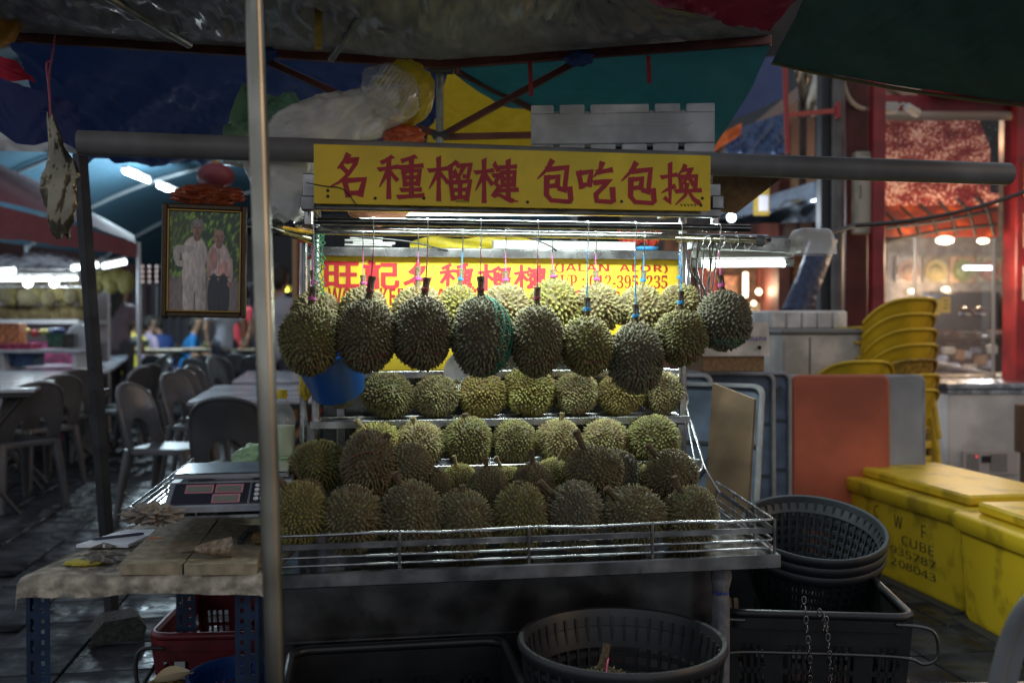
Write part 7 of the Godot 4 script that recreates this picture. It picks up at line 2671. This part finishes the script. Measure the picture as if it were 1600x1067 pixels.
func left_side() -> void:
	var lam := M(0.44, 0.48, 0.54, 0.22, 0.0, "grime", 0.8)
	var beige := M(0.45, 0.36, 0.24, 0.4, 0.0, "grime", 0.8)
	var al := Vector3(-0.333, 0, -0.943).normalized()
	var ca := W(50, 625, 5.8)
	ca.y = 0
	var cb := W(170, 590, 8.25)
	cb.y = 0
	dining_table("grey laminate dining table at the left edge, nearest of its row", ca + al * 0.1, al, 1, 0.75, 1.25, 0.80, lam)
	dining_table("grey dining table just behind the nearest one at the left edge", ca + al * 1.4, al, 1, 0.75, 1.25, 0.80, lam)
	dining_table("grey dining table behind the dark tent leg, near one of its row", cb, al, 1, 0.95, 1.6, 0.80, lam)
	dining_table("grey dining table farther back in the row behind the tent leg", cb + al * 1.65, al, 1, 0.95, 1.8, 0.80, lam)
	var ac := Vector3(-0.2, 0, -0.98).normalized()
	var cc := W(291, 637, 5.25)
	cc.y = 0
	var cd := W(362, 602, 7.2)
	cd.y = 0
	dining_table("blue-grey dining table behind the steel pole, nearest on its row", cc, ac, -1, 0.85, 1.5, 0.77, lam)
	dining_table("blue-grey dining table behind the one nearest to the steel pole", cd, ac, -1, 0.85, 1.6, 0.77, lam)
	dining_table("grey dining table third in the row behind the tent leg", cb + al * 3.5, al, 1, 0.95, 1.8, 0.82, lam)
	var ce := W(400, 572, 10.2)
	ce.y = 0
	dining_table("blue-grey dining table third behind the steel pole", ce, ac, -1, 0.85, 1.6, 0.79, lam)
	var de := W(262, 549, 13.0)
	de.y = 0
	dining_table("far beige dining table with green boxes, under the framed photograph", de, Vector3(0.1, 0, -1).normalized(), -1, 1.5, 0.8, 0.87, beige)
	var df := W(128, 552, 12.4)
	df.y = 0
	dining_table("far beige table carrying the white foam tub", df, Vector3(-0.1, 0, -1).normalized(), -1, 1.25, 0.8, 0.87, beige)
	var dg := W(255, 530, 16.5)
	dg.y = 0
	dining_table("farthest beige table behind the seated diners", dg, Vector3(0, 0, -1), -1, 1.4, 0.8, 0.85, beige)
	# chairs
	var spots := [
		[ca + al * 0.55 + Vector3(-0.2, 0, 0), -2.2, "grey chair nearest at the left, tucked along the front table"],
		[ca + al * 1.45 + Vector3(-0.16, 0, 0), -2.1, "grey chair second along the front left table row"],
		[ca + al * 2.4 + Vector3(-0.12, 0, 0), -2.15, "grey chair third along the front left table row"],
		[cb + al * 0.25 + Vector3(0.0, 0, 0), -1.6, "grey chair first along the row behind the tent leg"],
		[cb + al * 0.85 + Vector3(0.1, 0, 0), -1.9, "grey chair second along the row behind the tent leg"],
		[cb + al * 1.5 + Vector3(0.22, 0, 0), -1.15, "grey chair third along the row behind the tent leg"],
		[cb + al * 2.2 + Vector3(0.2, 0, 0), -1.25, "grey chair fourth along the row behind the tent leg"],
		[cb + al * 2.9 + Vector3(0.2, 0, 0), -1.25, "grey chair fifth along the row behind the tent leg"],
		[cb + al * 0.4 + Vector3(-1.15, 0, 0.2), 1.9, "grey chair on the far side of the row, left one of three"],
		[cb + al * 1.0 + Vector3(-1.15, 0, 0.2), 1.9, "grey chair on the far side of the row, middle one of three"],
		[cb + al * 2.0 + Vector3(-1.15, 0, 0.2), 1.9, "grey chair on the far side of the row, right one of three"],
		[cc + ac * 0.75 + Vector3(-0.2, 0, 0), 1.45, "grey chair side-on left of the blue-grey table by the steel pole"],
		[cc + Vector3(0.34, 0, 0.12), PI, "grey chair with its back to the camera beside the steel pole"],
		[cd + ac * 0.1 + Vector3(-0.22, 0, 0), 1.4, "first of three grey chairs left of the second blue-grey table"],
		[cd + ac * 0.75 + Vector3(-0.22, 0, 0), 1.4, "middle of three grey chairs left of the second blue-grey table"],
		[cd + ac * 1.4 + Vector3(-0.22, 0, 0), 1.4, "last of three grey chairs left of the second blue-grey table"],
		[cb + al * 3.7 + Vector3(0.2, 0, 0), -1.7, "grey chair sixth along the row behind the tent leg"],
		[cb + al * 4.4 + Vector3(0.2, 0, 0), -1.7, "grey chair seventh along the row behind the tent leg"],
		[ca + al * 3.3 + Vector3(-0.1, 0, 0), -2.0, "grey chair fourth along the front left table row"],
		[ce + ac * 0.4 + Vector3(-0.25, 0, 0), 1.5, "far grey chair left of the third blue-grey table"],
		[W(330, 560, 10.8), 2.6, "far grey chair turned aside before the beige table"],
		[W(385, 560, 12.5), 2.9, "farthest grey chair just left of the steel pole"],
		[W(345, 560, 11.6), PI, "far grey chair with its back to us at the beige table's left"],
		[W(412, 560, 11.8), PI - 0.1, "far grey chair with its back to us beside the steel pole"],
		[W(262, 545, 12.0), 2.9, "far grey chair between the two far beige tables"],
	]
	var proto: Node3D = null
	for q in spots:
		var ch: Node3D
		if proto == null:
			proto = grey_chair(q[2], "grey plastic dining chairs")
			ch = proto
		else:
			ch = proto.duplicate()
			ch.name = "grey_chair"
			add_child(ch, true)
			ch.set_meta("label", q[2])
		ch.position = Vector3(q[0].x, 0, q[0].z)
		ch.rotation.y = q[1] + 0.06 * sin(ch.position.x * 9)
	# orange stool
	var st := thing("orange_stool", "orange plastic stool under the tables at the left edge", "stool", Vector3(W(12, 640, 8.9).x, 0, -8.9))
	var m := MB.new()
	m.lathe([Vector2(0.19, 0.0), Vector2(0.14, 0.44), Vector2(0.15, 0.46), Vector2(0.13, 0.47), Vector2(0, 0.47)], 20)
	obj("body", m, M(0.5, 0.07, 0.01, 0.45), st)
	m = MB.new()
	m.lathe([Vector2(0.156, 0.44), Vector2(0.165, 0.455), Vector2(0.155, 0.472), Vector2(0.13, 0.475)], 20)
	obj("seat_rim", m, M(0.5, 0.07, 0.01, 0.45), st)
	# ---- the neighbouring durian stall under a maroon canopy
	var cn := tarp(W(-90, 300, 7.6), W(212, 380, 9.4), W(215, 402, 9.4), W(-90, 362, 7.6), 30, 8, -0.03, 0.01, 1.5, 51)
	var ns := thing("durian_stall", "neighbouring durian stall under a maroon canopy at the far left", "stall", W(60, 620, 9.4) * Vector3(1, 0, 1))
	var o := -ns.position
	for i in cn.v.size():
		cn.v[i] += o
	var maroon := cloth(0.15, 0.046, 0.062, 0.12)
	obj("canopy_valance", cn, maroon, ns)
	cn = tarp(W(-90, 300, 7.6) + o, W(212, 380, 9.4) + o, W(205, 372, 11.6) + o, W(-90, 215, 11.0) + o, 20, 16, -0.12, 0.015, 1.2, 52)
	obj("canopy_roof", cn, maroon, ns)
	for q in [[216, 9.4], [136, 11.4]]:
		m = MB.new()
		var p := W(q[0], 400, q[1])
		m.tube([Vector3(p.x, 0, p.z) + o, Vector3(p.x, 2.0, p.z) + o], 0.022, 10)
		obj("canopy_leg", m, M(0.3, 0.32, 0.36, 0.4, 0.5), ns)
	var k0 := W(-60, 500, 9.8)
	var k1 := W(132, 497, 9.8)
	m = MB.new()
	m.box(Vector3((k0.x + k1.x) / 2, k0.y - 0.02, -10.0) + o, Vector3(k1.x - k0.x, 0.05, 0.7), 0.01)
	m.box(Vector3((k0.x + k1.x) / 2, 0.95, -10.4) + o, Vector3(k1.x - k0.x, 1.9, 0.04), 0.01)
	obj("display_shelf", m, M(0.42, 0.42, 0.44, 0.4, 0.5), ns)
	m = MB.new()
	m.box(Vector3((k0.x + k1.x) / 2, 0.5, -9.95) + o, Vector3(k1.x - k0.x - 0.06, 1.05, 0.6), 0.01)
	obj("counter", m, M(0.22, 0.03, 0.10, 0.6, 0.0, "spot", 1.0), ns)
	m = MB.new()
	m.tube([W(-60, 421, 9.5) + o, W(132, 421, 9.5) + o], 0.014, 8)
	m.tube([W(-60, 448, 9.55) + o, W(132, 448, 9.55) + o], 0.014, 8)
	obj("hanging_bar", m, steel, ns)
	m = MB.new()
	for k in 5:
		bag(m, W(10 + k * 24, 408 + 5 * sin(k * 2.0), 10.0) + o, Vector3(0.16, 0.07, 0.12), 80 + k, 0.4)
	obj("stored_bag", m, M(0.25, 0.26, 0.3, 0.5), ns)
	var tm := [["long tube lamp over the neighbouring stall's fruit", W(-40, 437, 9.3), W(120, 435, 9.3), 0.9], ["tube lamp at the neighbouring stall's left end", W(-30, 425, 9.0), W(22, 423, 9.0), 0.4], ["near tube lamp right of the dark tent leg", W(112, 419, 9.2), W(152, 414, 9.2), 0.5], ["bright tube lamp at the neighbouring stall's right end", W(160, 416, 9.2), W(196, 409, 9.2), 0.6]]
	for q in tm:
		var t := thing("tube_lamp", q[0], "lamp", q[1])
		m = MB.new()
		m.tube([Vector3.ZERO, q[2] - q[1]], 0.018 if q[3] > 0.8 else 0.026, 10)
		obj("tube", m, glow(0.92, 0.97, 1.0, 5.0), t)
		m = MB.new()
		m.bar(Vector3(0, 0.04, 0), q[2] - q[1] + Vector3(0, 0.04, 0), 0.05, 0.02)
		obj("batten", m, white_plastic, t)
		strip(((q[1] + q[2]) / 2) + Vector3(0, -0.03, 0.0), Vector3.RIGHT, Vector3.DOWN, (q[2] - q[1]).length(), 0.05, q[3] * 0.26, Color(0.9, 0.97, 1.0))
	for k in 2:
		var p := W(43 + 41 * k, 442, 9.2)
		var t := thing("bulb_lamp", ["left round bulb hanging over the neighbouring stall", "right round bulb hanging over the neighbouring stall"][k], "lamp", p)
		m = MB.new()
		m.ball(Vector3.ZERO, Vector3.ONE * 0.042, 12, 8)
		obj("bulb", m, glow(0.97, 1.0, 1.0, 6.0), t)
		m = MB.new()
		m.tube([Vector3(0, 0.04, 0), Vector3(0, 0.09, 0)], 0.016, 8)
		obj("socket", m, white_plastic, t)
		lamp(p + Vector3(0, -0.07, 0.05), 0.22, Color(0.9, 0.97, 1.0), 0.04)
	# its fruit: one simple prototype each, hung and heaped
	var names := ["first", "second", "third", "fourth", "fifth", "sixth", "seventh", "eighth", "ninth", "tenth", "eleventh", "twelfth"]
	for k in 12:
		var p := W(8 + k * 11.3, 461 + 5 * sin(k * 2.4), 9.55 + 0.06 * (k % 3))
		var t := thing("durian", names[k] + " durian from the left hanging in the neighbouring stall", "durian", p, k * 1.3, "durians hanging in the neighbouring stall")
		put("husk", husks[9 + k % 3], vc(M(0.22, 0.18, 0.06, 0.6) if k % 3 else M(0.12, 0.10, 0.05, 0.6)), t, Transform3D(Basis().scaled(Vector3(0.062 + 0.012 * (k % 4), 0.085 + 0.01 * (k % 3), 0.065)), Vector3.ZERO))
		m = MB.new()
		m.tube([Vector3(0, 0.09, 0), Vector3(0, 0.2, 0)], 0.008, 6)
		obj("stem", m, M(0.2, 0.15, 0.07, 0.8), t)
	for k in 8:
		var p := W(10 + k * 16, 488 + 2 * (k % 2), 9.75)
		var t := thing("durian", names[k] + " durian from the left lying on the neighbouring stall's shelf", "durian", p, k * 2.1, "durians lying in the neighbouring stall")
		put("husk", husks[k % 3], vc(M(0.26, 0.2, 0.1, 0.6)), t, Transform3D(Basis().scaled(Vector3(0.09, 0.085, 0.09)), Vector3.ZERO))
	for k in 5:
		var p := W(150 + k * 11.5, 441 - 9 * (k % 2), 9.6)
		var t := thing("durian", names[k] + " durian in the bunch right of the dark tent leg", "durian", p, k * 1.1, "bunch of durians at the stall's right")
		put("husk", husks[9 + k % 3], vc(M(0.25, 0.24, 0.07, 0.6)), t, Transform3D(Basis().scaled(Vector3(0.075, 0.12 - 0.04 * (k % 2), 0.075)), Vector3.ZERO))
	# goods heaped in front of the stall
	var goods := [
		["orange and white printed carton before the neighbouring stall", "carton", 12, 522, 34, 34, 8.7, .55, .2, .08], ["pink basket heap at the far left edge", "basket", 22, 546, 50, 18, 8.5, .4, .03, .12], ["blue crate under the pink baskets", "crate", 24, 562, 54, 20, 8.5, .02, .08, .22],
		["yellow bag on the neighbouring stall's front", "plastic bag", 37, 516, 18, 8, 9.0, .6, .5, .05], ["red fruit heap beside the yellow bag", "fruit", 54, 521, 14, 12, 9.0, .5, .05, .06], ["second yellow bag right of the red heap", "plastic bag", 70, 518, 18, 8, 9.0, .6, .55, .06],
		["green tub before the neighbouring stall", "tub", 84, 532, 24, 22, 8.9, .02, .10, .07], ["blue cloth bundle on the green tub", "bundle", 88, 517, 26, 10, 8.95, .02, .06, .25], ["dark crate right of the green tub", "crate", 106, 533, 18, 24, 8.9, .03, .03, .035],
		["white foam tub with red rim on the far beige table", "tub", 176, 534, 50, 17, 12.6, .55, .54, .53], ["dark green tray beside the white foam tub", "tray", 214, 537, 24, 10, 12.5, .015, .12, .10], ["green tissue box on the far beige table", "box", 326, 540, 15, 10, 13.2, .15, .26, .04], ["green box on the farthest beige table", "box", 305, 522, 18, 8, 16.8, .18, .28, .06],
	]
	for q in goods:
		m = MB.new()
		var p := W(q[2], q[3], q[6])
		var k: float = q[6] / 1500.0
		if q[1] in ["plastic bag", "fruit", "bundle"]:
			bag(m, p, Vector3(q[4] * k / 2, q[5] * k / 2, q[4] * k / 2.5), int(q[2]), 0.3)
		else:
			var w: float = q[4] * k
			var h: float = q[5] * k
			for s in [-1, 1]:
				m.box(p + Vector3(s * (w / 2 - 0.01), 0, -w * 0.35), Vector3(0.02, h, w * 0.7), 0.004)
				m.box(p + Vector3(0, 0, -w * 0.35 + s * (w * 0.35 - 0.01)), Vector3(w - 0.04, h, 0.02), 0.004)
			m.box(p + Vector3(0, h / 2 - 0.01, 0.004), Vector3(w + 0.012, 0.022, 0.016), 0.004)
			m.box(p + Vector3(0, -h / 2 + 0.01, -w * 0.35), Vector3(w - 0.04, 0.018, w * 0.66), 0.003)
		one("stall_goods" if q[1] != "box" else "tissue_box", q[0], q[1], m, M(q[7], q[8], q[9], 0.5, 0.0, "spot", 3.0))
	m = MB.new()
	var wl := W(124, 524, 9.1)
	m.x = Transform3D(Basis(Vector3.RIGHT, PI / 2), wl)
	m.lathe([Vector2(0, 0.03), Vector2(0.09, 0.03), Vector2(0.11, 0.02), Vector2(0.11, -0.08), Vector2(0, -0.08)], 24)
	one("dial_scale", "round white dial scale at the neighbouring stall's counter", "scale", m, M(0.35, 0.38, 0.42, 0.35))
	m = MB.new()
	var bt := W(75, 548, 8.6)
	m.box(Vector3(bt.x, bt.y, bt.z), Vector3(0.75, 0.03, 0.45), 0.006)
	for s in [-1, 1]:
		m.box(Vector3(bt.x + s * 0.32, bt.y / 2, bt.z), Vector3(0.04, bt.y, 0.4), 0.006)
	one("side_table", "small blue-grey side table before the neighbouring stall", "table", m, lam)
	# ---- vaulted dining tent behind, with ribs and two tubes
	var dt := thing("dining_tent", "large blue dining tent with pale ribs behind the framed photograph", "tent", Vector3(-4.5, 0, -13))
	o = -dt.position
	var rows := []
	for j in 21:
		var row: Array[Vector3] = []
		var v := j / 20.0
		for i in 25:
			var s := i / 24.0
			var x := lerpf(-7.4, 0.6, s)
			row.append(Vector3(x, 1.9 + 1.85 * pow(sin(clampf(s * 0.92 + 0.05, 0, 1) * PI), 0.7) + 0.02 * sin(v * 14), lerpf(-8.6, -22, v)) + o)
		rows.append(row)
	m = MB.new()
	m.grid(rows)
	obj("canopy", m, cloth(0.06, 0.14, 0.20, 0.25), dt)
	for j in 5:
		m = MB.new()
		var pts := []
		for p in rows[1 + j * 4]:
			pts.append(p + Vector3(0, -0.05, 0))
		m.tube(pts, 0.03, 8)
		obj("rib", m, M(0.35, 0.38, 0.4, 0.4, 0.4), dt)
		for s in [0, 24]:
			m = MB.new()
			var p: Vector3 = rows[1 + j * 4][s]
			m.tube([p, Vector3(p.x, 0, p.z)], 0.03, 8)
			obj("leg", m, M(0.25, 0.27, 0.3, 0.4, 0.4), dt)
	for k in 2:
		var a := [W(193, 267, 12.2), W(247, 290, 13.2)][k] as Vector3
		var b := [W(232, 283, 12.8), W(280, 303, 14.0)][k] as Vector3
		var t := thing("tube_lamp", ["left ceiling tube lamp in the blue dining tent", "right ceiling tube lamp in the blue dining tent"][k], "lamp", a)
		m = MB.new()
		m.tube([Vector3.ZERO, b - a], 0.027, 10)
		obj("tube", m, glow(0.92, 0.98, 1.0, 6.0), t)
		m = MB.new()
		m.bar(Vector3(0, 0.055, 0), b - a + Vector3(0, 0.055, 0), 0.09, 0.03)
		obj("batten", m, white_plastic, t)
		strip((a + b) / 2 + Vector3(0, -0.04, 0), b - a, Vector3.DOWN, (b - a).length(), 0.06, 2.4, Color(0.85, 0.95, 1.0))
		lamp((a + b) / 2 + Vector3(0.0, -0.16, 0.12), 3.2, Color(0.85, 0.95, 1.0), 0.05)
	# lantern
	var ln := thing("red_lantern", "round red paper lantern hanging above the framed photograph", "lantern", W(337, 275, 8.4))
	m = MB.new()
	var pr := []
	for j in 15:
		var a := PI * (j / 14.0 - 0.5)
		pr.append(Vector2(0.155 * cos(a) * (1.0 + 0.03 * (j % 2)), 0.115 * sin(a)))
	m.lathe(pr, 24)
	obj("shade", m, cloth(0.16, 0.02, 0.03, 0.4, 2.0, 0.6), ln)
	m = MB.new()
	m.lathe([Vector2(0, -0.14), Vector2(0.05, -0.14), Vector2(0.055, -0.105), Vector2(0, -0.105)], 16)
	m.lathe([Vector2(0, 0.105), Vector2(0.05, 0.105), Vector2(0.045, 0.135), Vector2(0, 0.135)], 16)
	obj("gold_trim", m, M(0.25, 0.16, 0.05, 0.4, 0.3), ln)
	m = MB.new()
	m.tube([Vector3(0, 0.13, 0), Vector3(0, 0.5, 0)], 0.004, 5)
	obj("cord", m, M(0.05, 0.02, 0.02, 0.7), ln)
	# small warm lamps at the far left, in front of a dark red shopfront
	for q in [["larger warm lamp high at the far left", 52, 324, 0.05], ["small warm lamp under the larger one at the far left", 43, 335, 0.028]]:
		var p := W(q[1], q[2], 14.0)
		var t := thing("warm_lamp", q[0], "lamp", p)
		m = MB.new()
		m.ball(Vector3.ZERO, Vector3(q[3] * 1.3, q[3], q[3]), 10, 8)
		obj("bulb", m, glow(1.0, 0.75, 0.4, 5.0), t)
		lamp(p + Vector3(0, -0.1, 0.1), 0.7, Color(1.0, 0.75, 0.45), 0.05)
	# ---- people at the tables and in the lane
	var dk := Color(0.02, 0.017, 0.015)
	figure("person in a yellow shirt sitting at the far beige table, seen from behind", Vector3(W(202, 520, 14.4).x, 0.0, -14.4), 2.9, true, Color(0.62, 0.52, 0.03), Color(0.05, 0.05, 0.08), dk, false, 0.1)
	figure("person in a lilac top sitting beside the yellow shirted one", Vector3(W(226, 520, 15.0).x, 0.0, -15.0), 2.4, true, Color(0.42, 0.33, 0.45), Color(0.05, 0.05, 0.08), dk, false, 0.1)
	figure("person in grey clothes sitting by the maroon canopy's leg", Vector3(W(232, 505, 16.0).x, 0.0, -16.0), -2.6, true, Color(0.2, 0.22, 0.25), Color(0.06, 0.06, 0.1), Color(0.08, 0.08, 0.08), false, 0.1)
	figure("person in a navy shirt bending over the table under the framed photograph", Vector3(W(262, 515, 15.4).x, 0.0, -15.4), -2.0, true, Color(0.03, 0.06, 0.2), Color(0.04, 0.04, 0.06), dk, false, 0.35)
	figure("person in a bright blue shirt sitting right of the navy shirted one", Vector3(W(290, 525, 14.8).x, 0.0, -14.8), 1.9, true, Color(0.01, 0.14, 0.36), Color(0.04, 0.04, 0.06), dk, false, 0.2)
	figure("person with long dark hair standing by the neighbouring stall's bunch of durians", Vector3(W(183, 500, 11.9).x, 0, -12.0), 2.8, false, Color(0.15, 0.10, 0.11), Color(0.05, 0.04, 0.05), dk, true)
	figure("person in a white top standing left of the steel pole", Vector3(W(350, 500, 13.0).x, 0.0, -13.0), 0.4, false, Color(0.35, 0.36, 0.4), Color(0.04, 0.04, 0.06), dk)
	figure("person in a red top standing just left of the steel pole", Vector3(W(378, 500, 13.5).x, 0.0, -13.5), -0.6, false, Color(0.42, 0.03, 0.04), Color(0.06, 0.05, 0.06), dk)
	figure("person in pale grey with a dark bag walking right of the steel pole", Vector3(W(428, 500, 9.0).x, 0, -9.2), 3.0, false, Color(0.32, 0.33, 0.37), Color(0.04, 0.035, 0.05), dk)
	figure("person in dark blue standing between the pole and the cart", Vector3(W(455, 500, 11.0).x, 0, -11.6), -2.7, false, Color(0.05, 0.06, 0.12), Color(0.03, 0.03, 0.04), dk, true)
	# shopfronts across the lane, railing, red banner pillar
	for q in [["dark shophouse across the lane at far left", -14.0, -24.0, 10.0, .05, .02, .022], ["dark shophouse across the lane behind the dining tent", -5.0, -25.0, 8.0, .035, .035, .04], ["dark shophouse across the lane behind the cart", 2.5, -24.5, 7.0, .03, .032, .045], ["dark shophouse across the lane at the far left end", -26.0, -20.0, 14.0, .035, .03, .03], ["dark shophouse rising behind the restaurant", 10.5, -18.0, 16.0, .03, .025, .025]]:
		var t := thing("shophouse", q[0], "building", Vector3(q[1], 0, q[2]))
		m = MB.new()
		m.box(Vector3(0, 4.5, -2), Vector3(q[3] - 0.1, 9.0, 4.0), 0.02)
		obj("wall", m, M(q[4], q[5], q[6], 0.8, 0.0, "grime", 0.3), t)
		for k in 5:
			m = MB.new()
			m.box(Vector3((k - 2) * q[3] * 0.18, 1.4, 0.02), Vector3(q[3] * 0.13, 2.6, 0.06), 0.01)
			obj("shutter", m, M(q[4] * 1.5, q[5] * 1.5, q[6] * 1.5, 0.6, 0.2, "fine", 1.0), t)
			m = MB.new()
			m.box(Vector3((k - 2) * q[3] * 0.18, 5.2, 0.02), Vector3(q[3] * 0.1, 1.6, 0.05), 0.01)
			obj("window", m, M(0.02, 0.025, 0.035, 0.2), t)
	var rl := thing("railing", "dark railing with upright bars behind the seated diners", "railing", Vector3(W(245, 450, 15.5).x, 0, -16.5))
	for k in 22:
		m = MB.new()
		m.box(Vector3(-1.5 + k * 0.15, 0.95, 0), Vector3(0.04, 1.9, 0.04), 0.005)
		obj("bar", m, M(0.04, 0.035, 0.045, 0.5), rl)
	m = MB.new()
	m.box(Vector3(0, 1.9, 0), Vector3(3.4, 0.05, 0.06), 0.006)
	m.box(Vector3(0, 0.15, 0), Vector3(3.4, 0.05, 0.06), 0.006)
	m.box(Vector3(0, 0.7, -0.1), Vector3(3.4, 1.2, 0.04), 0.006)
	obj("rail", m, M(0.03, 0.026, 0.03, 0.5), rl)
	for k in 4:
		var p := W(222 + k * 11, 428, 15.4)
		var t := thing("string_light", ["first", "second", "third", "last"][k] + " drop of small lights hanging on the dark railing", "lights", p)
		for j in 4:
			m = MB.new()
			m.ball(Vector3(0, 0.12 - j * 0.08, 0), Vector3.ONE * 0.018, 8, 6)
			obj("bulb", m, glow(0.9, 0.75, 0.7, 0.8), t)
	var bn := thing("banner_pillar", "red banner pillar with a yellow edge left of the cart's post", "banner", Vector3(W(468, 450, 8.4).x, 0, -8.6))
	m = MB.new()
	m.box(Vector3(0.05, 1.15, 0), Vector3(0.19, 1.6, 0.12), 0.01)
	obj("banner", m, M(0.45, 0.03, 0.02, 0.5, 0.0, "spot", 4.0), bn)
	m = MB.new()
	m.box(Vector3(-0.075, 1.0, 0), Vector3(0.05, 2.0, 0.1), 0.01)
	obj("post", m, M(0.3, 0.17, 0.08, 0.6), bn)
	var yl := thing("lane_lamp", "yellow topped lamp cluster between the steel pole and the cart", "lamp", W(441, 458, 11.5))
	m = MB.new()
	m.box(Vector3(0, 0.06, 0), Vector3(0.2, 0.08, 0.15), 0.02)
	obj("hood", m, M(0.6, 0.5, 0.04, 0.5), yl)
	for k in 3:
		m = MB.new()
		m.ball(Vector3(-0.05 + 0.055 * k, -0.02 - 0.13 * (1 if k == 2 else 0), 0.06), Vector3.ONE * 0.028, 8, 6)
		obj("bulb", m, glow(0.95, 1.0, 1.0, 5.0), yl)
	lamp(yl.position + Vector3(0, -0.1, 0.2), 0.5, Color(0.95, 1.0, 1.0), 0.05)
